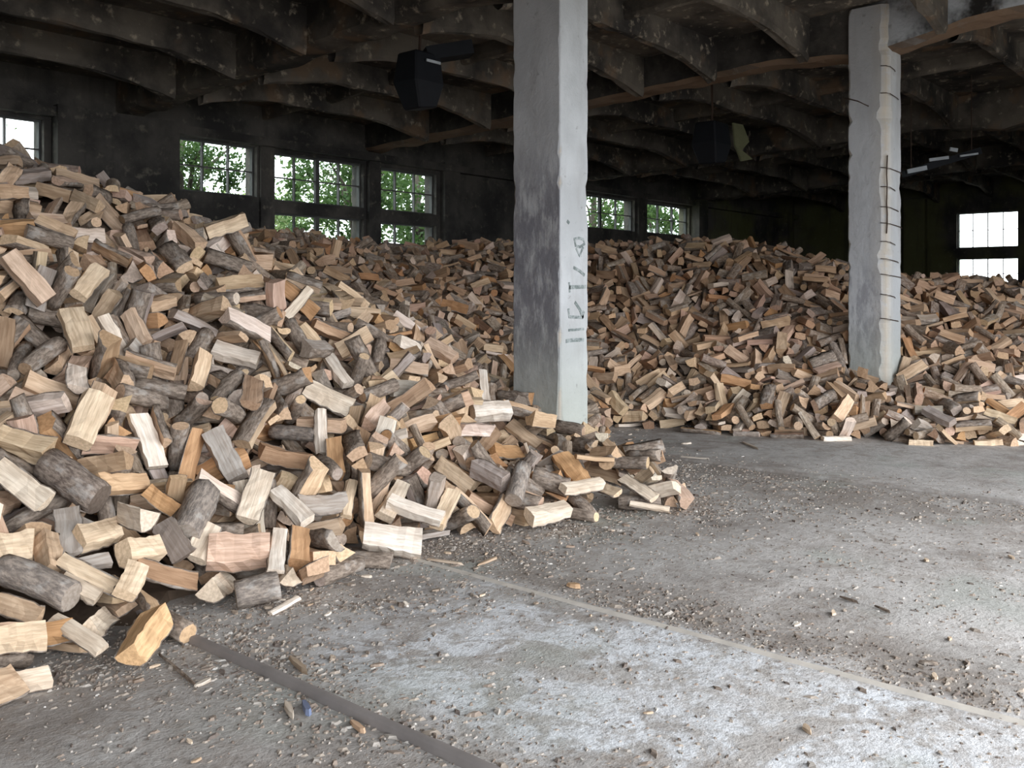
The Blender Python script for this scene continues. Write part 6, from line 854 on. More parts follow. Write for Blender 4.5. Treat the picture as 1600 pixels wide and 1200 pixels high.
11,233,620,120,20,-20,-31,15,13,1028,572,31,1,-45,-2,0,0,1151,383,47,23,-6,21,-32,10,298,623,132,15,14,1,40,0,370,487,31,22,13,-37,-5,3,476,736,196,20,-14,38,2,13,378,806,244,33,-26,-10,13,17,1190,665,119,5,43,6,11,
14,856,1137,230,23,-3,-29,26,10,1310,961,242,38,-20,9,-11,10,824,1125,229,35,10,13,-24,12,924,1121,223,30,32,-9,-6,14,1025,959,158,17,-17,-10,37,14,1022,493,36,7,0,37,25,19,478,763,206,1,37,24,8,
8,832,1218,250,43,-9,3,-9,10,1484,704,233,32,-6,7,31,13,1297,503,134,26,-22,26,-13,2,1014,870,120,11,-42,11,-4,13,335,863,263,41,-14,-8,10,16,350,592,90,23,-33,-16,13,11,1022,552,37,10,-14,-28,31,
13,1120,1029,203,5,10,4,-43,15,1022,508,31,44,8,-4,5,10,1554,362,159,11,-15,40,-11,19,1019,519,33,2,-12,41,-15,10,404,870,260,15,-10,-38,16,15,888,884,138,4,-27,35,5,0,1002,1209,239,6,-5,-1,44,
5,720,625,58,34,-12,-11,-25,15,788,713,82,4,8,44,0,21,1396,905,223,37,1,4,-25,2,738,864,152,16,35,-19,-13,7,471,654,160,35,27,8,-2,5,1002,532,13,38,11,18,12,18,1300,546,153,17,-17,-12,36,6,1167,278,26,15,-30,-30,-1,
15,1008,1167,216,25,-7,6,36,16,1048,466,30,2,-32,-31,6,1,1121,979,193,31,-6,-10,30,5,1206,524,93,2,40,17,13,9,1337,397,109,20,40,2,6,8,1112,463,55,3,5,43,12,4,1180,729,139,3,-12,40,16,3,1136,534,76,43,12,-2,-7,
14,413,651,153,13,-15,36,18,3,1218,1069,232,27,-9,4,34,10,741,997,202,33,-17,3,-26,17,1355,388,109,42,-15,-1,3,2,503,520,30,33,-27,11,8,12,991,1114,206,40,9,-7,17,4,1108,994,179,4,9,-10,-43,17,1281,626,168,43,7,-4,-10,
10,1400,431,129,24,-7,16,-33,14,1227,597,134,27,9,14,-32,0,1161,580,92,20,-25,31,-6,18,1574,436,181,22,-10,9,-37,10,1146,822,144,8,2,24,-37,11,1151,976,205,30,29,-17,-2,5,1066,620,58,13,40,16,1,
19,308,796,234,10,-43,-6,-3,4,1291,420,107,13,-6,33,-28,14,216,549,87,18,-1,-21,35,14,1023,521,13,4,-2,-8,44,6,1369,568,181,5,0,-1,45,18,662,717,128,6,2,42,14,2,1362,401,106,10,14,-2,-42,1,1057,721,60,9,21,22,-32,
9,1348,299,68,40,14,0,-16,9,1321,553,161,5,2,44,-5,17,1180,343,49,1,34,-29,8,16,1575,452,172,16,-6,-17,-38,9,1232,804,170,28,17,-6,-31,8,1125,695,84,37,5,-19,16,13,1087,1080,202,7,4,-22,-39,19,1023,1183,236,23,-1,-1,-39,
10,1172,610,102,36,-14,-15,18,18,1354,795,229,1,1,15,-42,15,1223,474,100,3,42,-15,2,11,840,823,110,4,0,44,-10,11,1202,555,120,24,-36,-8,8,9,924,804,89,17,-15,8,-38,15,851,853,125,9,-42,14,-4,
3,392,639,123,22,25,26,16,17,540,696,150,37,5,15,-20,2,1181,529,87,41,16,-7,-7,17,1237,362,60,38,3,-1,-24,7,1121,596,79,1,3,-44,8,5,951,1083,198,28,19,24,17,10,628,593,52,12,-22,-24,29,4,1586,383,162,13,-43,-1,0,
8,1616,460,187,9,-21,-38,-7,11,863,1292,254,34,0,6,-29,6,834,775,102,26,6,5,-36,11,1280,425,82,37,24,-4,7,2,1120,272,14,40,-10,-7,16,2,1146,781,115,37,-13,13,-18,3,1142,987,192,1,-9,34,28,21,1222,632,134,28,-12,-10,31,
4,1387,369,106,44,5,-4,4,3,543,478,23,19,37,-16,-4,10,820,929,167,24,34,-6,-16,16,507,625,90,6,-2,-21,39,19,1018,1313,243,3,-28,16,-31,14,362,553,69,15,41,-6,8,7,949,920,144,17,-8,-16,38,15,909,764,95,22,-2,-32,23,
0,1049,533,28,9,-13,-39,16,6,504,451,5,16,2,-5,-42,17,1210,509,108,13,-42,7,-6,18,1049,585,45,9,-36,-19,17,1,1119,488,56,6,-19,25,-31,0,816,706,60,16,1,-40,14,14,1314,1145,245,20,1,-38,-14,4,1035,746,61,26,-14,-20,27,
2,945,674,25,4,29,34,-6,16,642,639,85,12,30,30,8,15,1161,713,109,37,15,-12,-16,3,403,493,25,0,43,-6,10,7,1151,626,99,8,-11,5,43,1,1232,724,152,15,37,10,18,10,810,920,158,39,14,13,11,17,926,958,161,20,30,-21,-17,
3,1408,564,196,13,35,-25,4,7,1065,927,155,11,32,28,10,14,847,838,118,1,-35,-27,7,17,1530,507,187,45,-1,6,2,14,1285,925,230,15,-8,-7,41,10,1143,1173,237,16,-15,-10,38,5,501,721,172,12,-24,-36,-8,
7,1078,366,26,0,-5,42,-15,17,267,609,117,28,-3,-12,33,7,1169,860,170,45,-2,3,0,5,479,633,104,18,20,-10,34,9,1121,551,75,10,5,-5,-43,9,1197,557,100,26,12,-8,-34,16,401,695,172,3,-29,-34,-3,13,489,648,113,8,-35,23,14,
10,804,970,176,36,2,-5,-27,0,1296,372,71,41,-17,-1,3,1,1426,575,201,36,15,-6,21,16,526,836,221,12,-42,6,10,14,908,1197,235,4,-20,37,-14,21,399,887,268,11,-39,18,-3,1,819,741,82,13,-39,17,-2,15,1185,392,43,40,3,-10,-19,
8,714,975,190,6,4,44,-7,16,770,846,135,44,4,0,7,2,1213,492,90,13,-3,-8,42,11,1116,763,97,26,4,-15,-34,0,852,617,12,4,22,31,23,15,1015,1243,242,18,-30,29,-1,4,782,1003,191,15,-21,35,11,18,1051,703,46,22,20,-21,-26,
12,890,1136,232,34,-3,2,29,20,1348,768,233,41,-10,0,-15,13,580,676,136,30,6,-10,31,0,1132,429,45,32,32,1,1,17,1003,582,24,26,-4,3,36,8,967,986,177,4,-27,35,3,0,1173,608,112,2,4,-11,-43,2,1382,344,97,31,-3,-9,32,
20,718,1085,229,5,37,-6,-24,21,1201,885,193,17,-30,-29,3,14,1087,659,60,4,-3,-12,43,15,576,583,69,42,-8,-8,13,7,748,797,122,18,7,-14,38,1,471,521,59,13,-43,3,6,10,1073,1090,213,1,1,-39,22,9,1162,321,32,19,3,-38,-16,
0,665,583,44,27,15,-32,3,13,1026,580,14,5,9,34,-28,11,468,794,218,44,4,2,7,3,1124,353,31,43,-4,9,-11,14,1254,1232,247,2,4,43,-12,16,1367,685,217,16,5,0,-42,11,1059,1031,188,16,10,28,29,19,350,848,260,19,34,14,17,
9,702,522,17,44,11,1,2,12,1113,275,20,10,5,33,-28,12,798,930,159,12,29,25,20,3,1406,394,124,12,-19,37,12,8,269,715,207,4,-19,-36,-18,16,1137,613,92,20,36,-11,13,11,1201,783,150,23,7,21,32,15,1546,493,182,15,4,10,-41,
5,1499,585,183,30,5,11,31,0,1149,563,94,27,19,16,27,11,1270,396,72,9,-40,-17,-4,21,1371,356,96,32,0,-2,31,1,1385,435,130,20,-32,10,-22,21,554,661,130,2,21,-39,5,8,1280,359,75,15,-3,42,-7,4,1126,659,77,17,-2,41,-5,
16,1361,522,171,33,-7,9,-28,8,324,642,137,4,-43,7,10,18,1235,739,155,15,-13,40,-6,17,1104,751,91,28,2,-12,-33,16,1262,364,59,8,27,33,11,13,277,656,162,26,-22,-26,14,10,985,634,23,20,7,-5,-40,
12,566,536,22,31,11,24,19,15,648,609,53,20,29,20,-20,4,1373,338,102,36,0,2,-27,4,1536,365,148,23,-10,31,-20,16,1176,1154,242,2,42,-13,9,7,1201,305,43,34,4,-2,29,21,1111,729,91,13,-24,36,-3,9,881,1099,213,19,-17,-14,34,
1,608,618,103,8,-28,34,-3,8,1362,811,229,6,19,-33,-23,6,1203,753,146,7,-4,44,-6,1,1039,536,20,15,35,25,1,6,1066,1054,202,36,-4,-4,-26,0,939,1050,190,6,43,5,12,8,726,1009,203,3,36,26,-2,7,1260,899,214,2,-15,-41,10,
11,479,449,7,9,18,-34,-21,11,318,723,200,37,-11,-16,16,12,1045,1342,254,6,-21,37,-15,15,1252,344,62,43,-2,-10,5,3,1420,375,125,18,2,-22,34,21,714,889,164,44,2,-1,-8,16,563,443,8,20,23,-26,-21,
17,427,557,61,23,-8,-32,-19,8,979,690,32,22,-24,-18,25,11,1139,1136,228,16,10,-31,-27,19,1131,819,130,1,20,-40,0,6,1404,631,207,11,-5,18,-40,16,1091,792,103,19,9,-1,40,1,842,610,7,21,24,24,21,
19,1419,552,181,1,1,6,-45,5,888,1052,204,2,-36,26,9,12,265,665,177,7,10,18,-39,2,1165,1038,208,44,9,1,4,16,1354,694,218,1,-14,42,6,20,1234,888,200,42,-4,-13,8,0,1265,385,60,7,7,31,-31,21,1261,566,140,42,-8,-11,-9,
8,345,586,73,30,-7,15,-29,1,1431,695,233,41,16,-5,-5,1,817,1049,207,21,26,-30,7,16,1437,430,142,25,18,8,32,19,1309,383,99,45,2,-6,-3,2,1090,392,24,14,41,10,-10,13,1051,951,146,3,19,39,12,8,636,590,48,12,-19,9,38,
12,1231,896,202,30,-30,-15,-1,16,1167,1214,241,1,-8,-42,14,1,1098,634,54,17,27,-26,-19,18,405,576,85,19,2,6,-40,8,1076,411,37,1,-3,8,44,15,1089,600,71,5,-4,-1,45,16,1041,1075,208,38,-24,-2,0,
15,1417,465,149,31,-2,9,-31,14,1067,1309,245,22,28,25,11,6,1329,395,97,17,4,-4,-41,16,671,559,6,28,0,-1,36,0,968,1007,174,40,-15,14,2,17,1033,971,170,40,17,-11,5,19,1209,1035,233,38,17,-17,1,
21,370,692,169,27,-7,-12,33,18,913,656,17,17,-2,-27,32,4,277,544,60,2,-43,-12,-1,16,544,643,97,35,5,10,-26,2,1024,735,56,29,11,-4,-33,6,1094,1096,206,10,4,43,4,12,1083,448,43,35,-13,0,25,3,1027,501,35,10,-44,4,-2,
21,396,623,140,4,-29,-32,-12,4,1494,334,116,8,-43,12,-1,5,813,588,4,0,9,44,1,7,1033,719,64,19,36,1,19,7,989,709,53,10,13,42,6,7,535,568,62,16,5,2,-42,8,463,672,152,3,35,-26,-12,16,1337,349,85,28,-4,-14,32,
9,994,719,52,14,13,31,27,9,1046,425,10,13,-19,30,-24,2,613,572,41,19,19,25,27,5,1239,323,49,6,-1,8,44,9,694,1042,218,20,-9,16,-36,1,930,886,125,33,-20,4,-23,18,234,534,70,30,30,14,-1,17,384,651,137,14,26,32,12,
4,1099,567,62,26,19,17,-26,9,1426,848,230,22,-17,15,-31,19,197,535,86,33,29,-5,10,12,622,398,7,1,8,40,19,14,1017,1141,218,38,-24,1,-3,16,1401,752,238,43,-6,-3,12,0,1380,630,205,32,-4,-15,28,2,666,977,204,18,-23,-33,-8,
16,830,1050,201,33,7,-10,-28,3,1222,1076,236,42,2,-7,-14,20,1329,603,179,39,16,-7,-14,0,912,999,181,21,27,-24,-17,16,1326,381,81,26,-26,-25,9,9,1077,530,47,17,-3,37,-18,11,906,1331,260,40,7,-7,18,
7,482,673,138,10,7,-30,31,1,1136,754,109,4,38,-10,-21,0,1237,366,53,23,-26,24,-17,17,1083,549,59,6,-39,16,-13,11,224,572,85,35,-28,-4,-8,1,1040,1131,216,33,30,3,5,8,1107,668,58,11,14,-7,-41,11,1304,417,102,12,4,-8,-42,
12,1111,1084,211,31,21,-9,24,10,1506,365,133,24,-16,31,-16,1,493,747,192,3,1,-38,24,0,1258,923,223,5,26,30,21,0,1420,704,221,13,2,-12,-41,14,1194,553,110,3,16,-41,-7,14,1584,458,183,21,-1,6,39,
21,992,995,162,5,32,31,5,8,952,853,111,6,-5,-18,41,18,1177,501,88,5,-6,-44,-2,17,1053,1007,167,23,-3,-20,33,3,1431,306,98,29,-1,-15,31,14,778,561,6,25,-2,-1,37,0,1358,916,234,29,-19,6,27,7,1335,830,223,42,-1,-4,15,
7,1374,945,243,34,2,0,-30,17,815,1036,204,10,1,43,-7,19,332,562,63,6,7,7,-43,9,1091,1055,203,20,-26,23,-20,4,1060,425,42,12,35,19,17,3,904,1048,191,23,3,-10,37,4,1055,969,168,32,-2,0,31,5,1291,339,82,9,17,41,-3,
16,659,643,77,35,27,0,9,5,1335,292,62,6,-18,-38,-16,1,1029,1105,214,27,-24,24,-12,3,1016,534,9,32,9,-3,30,12,1121,494,64,17,10,18,36,0,1326,440,109,43,10,3,9,17,1063,1084,205,1,-36,27,2,11,1361,467,141,15,-6,-24,35,
13,402,610,100,40,21,2,2,5,1374,824,237,12,25,-35,2,11,941,1204,243,2,21,-40,2,2,745,1030,210,6,-38,23,7,15,850,1090,225,20,40,-1,-7,12,1199,471,92,1,-9,-41,17,9,486,855,239,24,-7,0,-37,7,1038,459,21,42,11,9,6,
8,951,673,15,10,43,8,-7,3,1418,714,229,8,31,29,-14,15,843,1114,220,20,-14,-38,1,13,1496,353,139,10,-43,7,2,20,1188,1124,242,22,21,-8,-32,9,779,728,76,16,-40,4,-11,13,980,992,166,16,39,-15,5,21,756,903,159,8,-2,1,-44,
3,1164,1005,200,44,-1,-7,-7,3,1409,853,225,2,45,-2,1,17,1462,709,232,19,2,-39,14,11,1177,1113,242,6,-21,-39,2,7,1124,379,27,38,-12,0,-20,9,412,786,219,30,-8,23,-23,19,1147,373,28,7,7,-1,-44,2,932,913,145,18,35,-4,-21,
4,934,671,29,36,9,-3,25,19,336,545,61,6,-1,0,45,6,581,647,116,5,-12,-43,0,0,1274,373,60,14,12,11,-40,2,1067,1146,225,31,10,-24,-20,7,574,613,96,14,18,36,14,3,687,1010,214,8,37,-20,-15,20,1189,335,39,6,-38,23,-1,
8,1416,937,223,32,14,13,25,16,844,948,166,18,-1,-10,40,13,1308,450,134,1,-17,40,11,19,685,560,38,27,18,16,26,4,1450,734,238,5,34,-29,1,8,1321,320,73,9,7,-10,42,7,282,508,22,2,43,0,-13,7,1051,1162,218,22,-5,14,-36,
18,1236,278,47,2,-22,35,-19,14,892,1102,213,42,1,-15,-5,8,1673,385,167,38,-9,20,9,17,1039,718,56,6,-37,22,-11,5,1186,1126,230,15,-38,17,-8,5,1206,744,142,9,-43,-8,-3,9,1287,393,92,15,-29,-29,12,
3,1166,1018,206,40,-3,-3,20,10,1125,448,51,9,6,35,26,19,1272,752,184,17,5,41,7,16,906,1252,250,3,-10,16,-41,11,1136,330,24,30,13,-23,-21,20,482,791,221,7,5,-38,-23,18,1131,1106,224,11,3,-4,43,
10,1120,1334,248,44,5,7,5,7,662,597,27,22,-3,-29,-26,1,845,1019,197,16,0,-19,38,2,521,652,131,11,37,-17,-15,13,1143,585,80,7,-42,-1,-14,1,232,653,149,5,43,5,-10,12,507,566,67,24,-34,-15,10,9,593,499,15,3,-2,10,-44,
3,812,792,110,26,-7,13,-34,5,1023,625,41,15,-9,7,41,11,665,618,61,11,4,8,-43,5,505,616,107,31,9,2,31,6,465,571,69,3,-34,-20,-21,1,437,549,50,41,10,-9,12,12,928,1111,213,5,16,-41,-4,11,1156,1089,217,34,-29,2,1,
18,1129,975,180,42,5,-11,-11,12,250,682,167,18,41,3,4,21,260,582,104,31,5,11,-30,11,731,700,94,2,-6,-21,-39,5,327,615,113,29,10,10,31,0,920,1236,250,42,-14,7,1,11,1344,409,116,9,-5,28,-34,19,1441,490,165,26,16,-11,-31,
2,946,1118,218,40,-15,8,-11,18,1230,629,137,36,8,-15,-21,3,924,809,98,12,39,-19,4,12,877,999,170,17,-13,-36,16,10,1467,419,147,4,-10,41,-15,19,1148,602,93,11,40,5,17,15,931,1084,203,40,3,-6,-20,
21,541,467,19,5,30,33,-4,13,676,990,206,30,-7,-19,27,3,1476,578,187,5,1,44,5,5,1083,709,61,3,-18,-38,-15,9,1567,489,177,16,-26,-24,24,4,1330,535,150,1,16,41,11,10,1120,245,11,37,7,16,19,4,391,705,185,25,11,3,35,
15,809,781,97,34,-28,-5,-6,16,529,726,172,27,21,11,27,8,1126,275,4,40,3,2,21,2,1058,738,63,32,27,-8,14,7,1127,753,104,23,-25,-22,19,0,1470,602,210,5,-21,39,8,20,305,518,41,11,-22,-37,6,15,1282,345,61,16,-14,31,-25,
18,304,646,141,20,18,2,36,9,1851,407,168,41,-7,-2,-17,16,1057,667,51,11,-43,-1,2,2,984,930,148,30,3,-13,31,17,1635,395,173,4,19,-14,38,16,1499,453,162,8,-40,-18,1,0,166,464,16,1,-16,40,-13,17,365,597,96,8,-29,-24,-22,
6,953,1317,258,38,15,-11,-16,12,919,667,9,20,-29,-27,10,9,1121,945,186,2,-16,-14,39,3,889,1015,189,4,-11,1,44,8,435,887,241,37,10,16,17,11,1169,1139,232,14,-39,-13,12,14,1329,872,229,41,13,0,12,
7,1412,687,221,42,-12,1,11,2,388,687,164,21,35,-5,-18,8,999,622,12,16,40,12,-5,1,255,560,96,12,-43,0,1,18,1078,461,42,13,23,-36,-8,1,1190,620,114,15,1,29,31,5,1105,541,46,7,-26,36,-2,16,1027,590,20,36,-23,-8,-12,
11,1595,396,172,32,-21,15,-18,12,508,596,92,2,-15,38,19,14,1439,845,228,34,-6,4,28,3,1348,425,112,41,3,-13,13,12,359,645,119,39,7,1,21,8,1023,881,126,1,-23,34,-19,13,949,867,117,19,-1,-39,13,
0,658,575,45,38,20,14,-4,2,869,720,84,24,37,10,2,8,124,505,32,43,10,2,-10,12,99,425,8,37,-16,-5,19,3,1191,963,205,11,18,-17,-36,10,164,686,162,18,-23,-31,14,21,183,603,87,6,9,11,-42,7,1082,747,82,10,-12,41,-9,
2,505,668,148,19,27,10,29,16,202,798,212,28,-13,-9,32,20,738,955,172,26,-7,20,-30,11,1186,897,192,31,8,-14,29,2,684,574,17,17,-27,12,29,14,1102,867,144,16,33,23,-12,3,1433,231,71,25,-37,3,7,19,174,623,116,4,26,-34,-12,
14,772,1241,245,42,8,-9,-12,4,2307,721,182,5,42,-16,-1,10,1034,882,125,20,-14,30,-23,2,1495,237,81,1,8,-44,3,9,1448,615,211,12,-14,37,-17,13,106,463,11,8,23,37,-5,14,177,640,134,33,-20,3,-23,
19,570,569,59,31,-6,-2,32,5,1799,302,174,6,31,-32,3,16,1026,782,86,17,2,-8,41,11,1505,275,102,17,-25,28,-18,14,168,657,116,40,3,-11,18,16,739,1260,239,11,15,20,-36,21,936,1043,195,29,5,-2,-34,
3,165,512,52,14,0,42,-6,4,161,740,175,42,10,-6,12,18,1335,851,239,10,-43,-9,3,4,1060,446,39,21,6,-12,-37,6,1129,912,177,1,2,23,-39,12,171,598,106,32,-28,16,3,15,180,617,119,29,-5,22,-25,8,1151,218,28,42,13,-10,-6,
6,1159,239,31,5,25,-35,-12,6,700,512,5,1,-25,-37,1,17,980,1041,192,20,28,11,27,11,1137,888,159,38,13,-14,-13,11,1180,879,177,18,-40,-5,-6,17,1329,180,34,8,34,-23,-16,14,181,674,130,42,15,-2,-6,
6,1751,326,181,7,40,18,1,14,1939,637,186,5,-19,39,11,9,243,802,235,35,-2,-23,16,3,190,602,96,36,0,-15,23,13,1064,886,131,26,-33,-17,1,14,324,535,36,31,1,-14,29,14,246,694,189,12,-7,31,-29,15,1171,251,19,1,27,27,-24,
0,1365,1010,221,5,-17,40,-11,10,1018,832,107,1,-12,-18,39,8,2303,571,165,27,7,-3,35,10,610,619,90,4,-19,32,24,13,147,462,33,36,24,4,-12,1,260,843,261,36,0,-16,22,14,1152,883,161,6,-14,-4,42,11,664,895,170,34,29,1,2,
6,1647,263,140,11,-7,-14,41,17,339,667,155,39,5,0,-22,5,1045,907,132,28,18,1,-30,2,1028,844,113,14,25,8,33,1,1021,1040,187,15,35,-21,-13,2,756,961,192,25,21,20,24,0,1195,949,207,15,-37,-11,-17,
20,84,493,23,38,12,-2,21,18,1059,766,83,13,25,-26,-24,12,778,994,192,38,-21,9,-8,6,1262,693,172,3,-10,16,41,10,1109,855,150,10,-25,33,-14,8,706,785,133,12,-26,-33,11,7,1473,245,90,16,-3,40,-12,
8,890,755,93,31,-4,14,-29,7,278,822,238,7,29,-25,-22,16,552,634,108,11,9,-2,43,3,1234,964,223,3,43,-8,10,3,378,680,175,25,8,0,36,1,1576,328,161,23,-13,22,-29,15,1642,291,158,1,-29,29,18,3,1245,991,233,25,-8,-32,18,
19,915,711,59,24,12,4,36,2,1670,313,164,20,9,-5,-39,6,530,628,88,12,0,-20,39,18,93,468,14,2,-27,36,-2,10,1556,380,156,32,31,-4,-8,16,1023,1211,234,2,8,38,-22,15,2455,577,182,31,21,-5,-25,5,156,621,96,36,-8,-18,18,
6,162,624,121,2,-42,-16,-5,17,844,717,65,13,35,-25,0,5,1408,226,63,1,36,18,21,17,1134,637,92,15,1,29,-31,9,246,892,260,31,11,1,-31,13,491,539,60,28,1,1,-35,1,232,521,60,19,5,-8,39,11,980,1226,236,15,12,-34,-23,
11,173,766,178,22,-6,-28,26,7,234,710,171,6,-30,30,13,8,1566,270,124,36,15,15,17,21,1153,937,189,6,-27,-36,-1,13,189,552,71,24,38,-1,2,9,1368,474,162,21,10,16,-36,10,419,916,265,16,-12,-19,-35,
12,1075,503,40,12,16,28,-29,8,2191,507,170,23,4,-4,-38,21,109,419,15,27,6,11,-33,7,1657,239,138,43,13,4,2,10,1077,1260,246,41,-15,-3,9,15,968,804,94,35,17,-1,-22,3,110,398,4,2,42,16,1,1,570,707,147,5,23,32,21,
8,191,628,111,30,-7,-13,30,11,1271,1014,237,32,15,21,19,0,286,500,27,23,-9,-29,23,0,1288,989,241,1,6,4,-44,4,376,683,161,17,3,23,35,2,1109,813,130,40,15,3,15,17,521,592,84,45,1,-2,4,15,136,652,125,9,5,-1,-44,
9,1278,212,38,12,2,19,-39,11,1004,612,7,2,-5,40,-21,9,1088,813,137,18,18,-12,-35,9,1144,925,189,39,-6,-21,-7,7,1729,293,172,4,-24,-31,22,10,2367,564,170,26,-28,-20,12,11,1177,969,213,12,-7,-13,40,
6,298,876,275,20,-23,23,-23,8,192,786,189,37,14,4,-20,2,625,596,63,6,-19,39,-9,18,188,596,108,7,-23,37,-9,1,1352,250,70,30,1,-5,34,11,757,1188,242,30,22,-7,24,16,1148,250,17,36,8,-23,12,19,1184,869,180,2,3,-44,-6,
8,718,876,153,35,-2,-6,28,9,1637,335,167,28,24,14,21,14,1203,263,38,16,37,20,4,16,1128,1238,241,11,35,-24,-10,7,1293,242,47,18,35,16,14,20,795,1160,236,9,-8,43,3,14,125,532,46,39,-16,-13,-6,17,1337,512,156,33,-8,-4,30,
9,161,472,28,2,37,7,24,17,188,754,197,2,-12,0,43,10,1476,271,100,8,-41,-17,4,1,284,722,204,36,-24,2,-11,11,1503,235,96,43,0,6,-11,6,533,687,150,39,11,2,-20,19,1147,479,67,3,-15,-12,40,11,930,1364,258,33,2,-8,30,
11,816,1256,252,5,-44,10,2,3,265,750,201,9,-43,-7,-6,11,1104,1210,228,1,10,-2,-44,0,1686,260,140,7,-43,-9,-3,12,1070,895,152,27,7,4,-35,0,264,666,158,8,16,-25,-33,8,329,644,156,13,16,-34,-22,
1,1341,229,49,5,39,-11,18,3,1076,655,48,1,-5,41,17,5,1196,881,187,34,15,7,24,10,1648,237,127,11,-18,-39,8,16,1115,895,160,26,29,21,8,10,293,525,29,4,-11,42,-12,5,1311,177,31,31,11,-6,-30,5,754,760,105,35,-24,3,16,
18,1174,868,175,44,7,1,-3,4,1251,397,62,13,-16,39,-6,15,680,597,41,15,11,-39,12,12,434,635,127,1,-23,39,-1,1,1513,257,104,1,-17,41,7,5,154,701,134,40,7,-10,16,8,1072,876,136,9,-40,-11,15,8,1054,1060,187,37,8,3,25,
8,420,727,181,12,-23,-12,35,20,543,772,175,3,-22,-27,-29,2,1403,244,72,15,30,28,10,7,1462,230,77,45,-1,-5,-1,11,1289,235,57,4,14,10,-41,6,686,748,129,22,-11,-29,24,2,953,1233,238,11,21,37,8,11,303,682,173,16,29,-21,-23,
0,1786,301,177,22,18,7,34,13,568,601,74,31,17,-26,-11,6,1099,886,153,16,-30,27,13,12,1009,552,25,18,27,-19,-24,2,381,495,38,14,-31,11,27,9,1085,820,105,0,33,-28,-13,18,848,957,171,38,-15,12,-15,
2,521,531,57,3,9,-32,30,13,1377,236,52,14,13,21,35,14,1227,979,230,8,5,-10,-43,11,404,513,37,15,42,2,2,15,959,724,54,28,3,-21,-28,7,1170,935,192,36,-24,-2,14,7,1377,195,53,29,-2,-5,34,16,855,1102,225,10,-43,5,4,
13,2032,462,161,18,22,33,-9,1,145,431,18,14,-12,9,40,10,1193,979,216,7,1,-26,36,1,182,544,84,4,-16,-26,-32,7,1323,177,32,13,32,-22,-18,19,1228,225,37,2,-2,-44,8,5,1538,318,127,13,-39,17,4,19,1137,713,103,15,-34,23,12,
0,1047,782,91,13,-39,12,-15,5,1221,245,42,3,16,-28,-31,21,2124,665,182,8,0,3,44,1,141,494,21,19,-21,34,-7,15,1170,909,193,7,1,-11,-43,0,1146,868,166,8,-24,37,0,12,746,1219,230,7,3,-10,43,11,628,765,149,38,5,5,23,
13,1141,959,198,18,-8,4,40,15,1283,1149,238,18,21,-31,17,15,1326,268,72,42,-11,-7,-10,21,1371,581,183,44,9,-4,0,8,1562,329,147,6,43,10,-3,19,1155,970,198,10,21,-38,7,13,88,452,6,1,-44,-11,0,14,729,677,67,29,30,1,18,
9,923,1178,222,32,2,-17,-26,18,1252,930,234,37,-2,-20,15,4,623,463,5,17,-7,14,-38,12,1317,262,43,24,-1,-22,-31,13,1255,181,25,10,-23,24,-28,8,1261,323,58,16,-21,-35,8,3,1304,235,51,23,-7,-3,-38,
1,713,693,64,11,1,11,42,12,1570,281,133,27,-17,-14,29,11,1687,243,139,11,-15,39,-13,1,172,599,93,21,-1,11,-38,7,280,811,243,9,9,-26,34,21,778,925,165,0,-12,40,15,10,853,656,46,40,-4,-5,-19,2,135,506,24,17,-31,-28,2,
21,811,1289,253,29,13,-7,-31,0,142,591,75,4,-38,20,13,11,884,1205,242,24,-10,26,-26,19,534,643,122,27,-10,-24,24,18,1151,332,42,9,-43,-6,5,18,371,657,134,15,-9,41,-6,5,401,515,45,38,5,3,24,10,1119,874,151,40,15,-14,-3,
0,1093,844,139,20,-5,20,-34,4,144,428,8,7,-11,37,-22,2,287,812,251,33,-13,-17,22,0,166,532,80,11,42,0,-10,11,1190,1189,235,39,-5,10,19,14,1522,218,94,37,24,0,9,19,1415,264,79,4,-42,5,-15,8,1453,280,100,14,16,9,-39,
20,424,517,52,40,10,-8,16,6,122,508,41,5,42,13,-8,11,2340,720,170,32,-4,-3,-31,0,149,577,76,23,-4,-2,-38,8,1362,852,232,9,-23,29,-24,1,1104,923,174,6,44,-4,8,15,1062,473,33,10,-29,31,11,6,187,727,159,3,-43,-11,-8,
16,532,865,225,0,-38,-24,1,0,151,425,5,35,24,8,12,0,921,783,94,3,-26,11,-35,8,1063,1339,245,24,11,-29,22,13,1010,1018,177,28,14,-1,-33,10,1449,239,80,4,12,-43,2,16,1161,899,186,13,43,0,4,14,209,858,243,0,-45,-3,-2,
10,782,893,157,23,35,7,15,6,1122,1263,240,42,0,-10,14,1,207,767,208,40,-18,-4,8,1,768,961,179,16,37,-19,-5,2,294,807,256,33,-12,-16,23,12,762,556,7,14,-6,-1,42,10,685,1088,230,40,-6,-19,2,5,169,493,30,32,11,-1,-29,
0,773,1106,226,3,20,-28,-29,21,136,488,32,44,-9,-3,7,14,185,563,81,1,13,-43,-3,10,693,887,160,23,-6,-27,27,9,1305,1082,245,19,-4,-13,38,3,1349,780,233,41,5,-7,-17,3,862,729,88,10,-34,-6,-27,2,1085,924,166,31,18,19,20,
21,282,881,262,1,-13,37,22,12,1529,296,115,38,-11,5,-21,3,421,728,197,6,-44,-1,-9,16,975,918,131,41,10,3,-14,10,186,720,181,12,43,6,-1,3,1838,371,178,4,23,-37,8,14,156,581,84,16,-6,-2,-41,0,988,805,94,27,18,-17,26,
2,980,730,63,12,-42,-12,-1,10,1111,781,97,21,-27,-29,4,2,2510,410,185,3,1,-45,-4,11,1581,253,122,19,-11,17,35,20,1141,847,148,5,-12,43,3,9,2530,421,180,20,-7,-13,37,16,1034,427,16,12,18,40,-1,
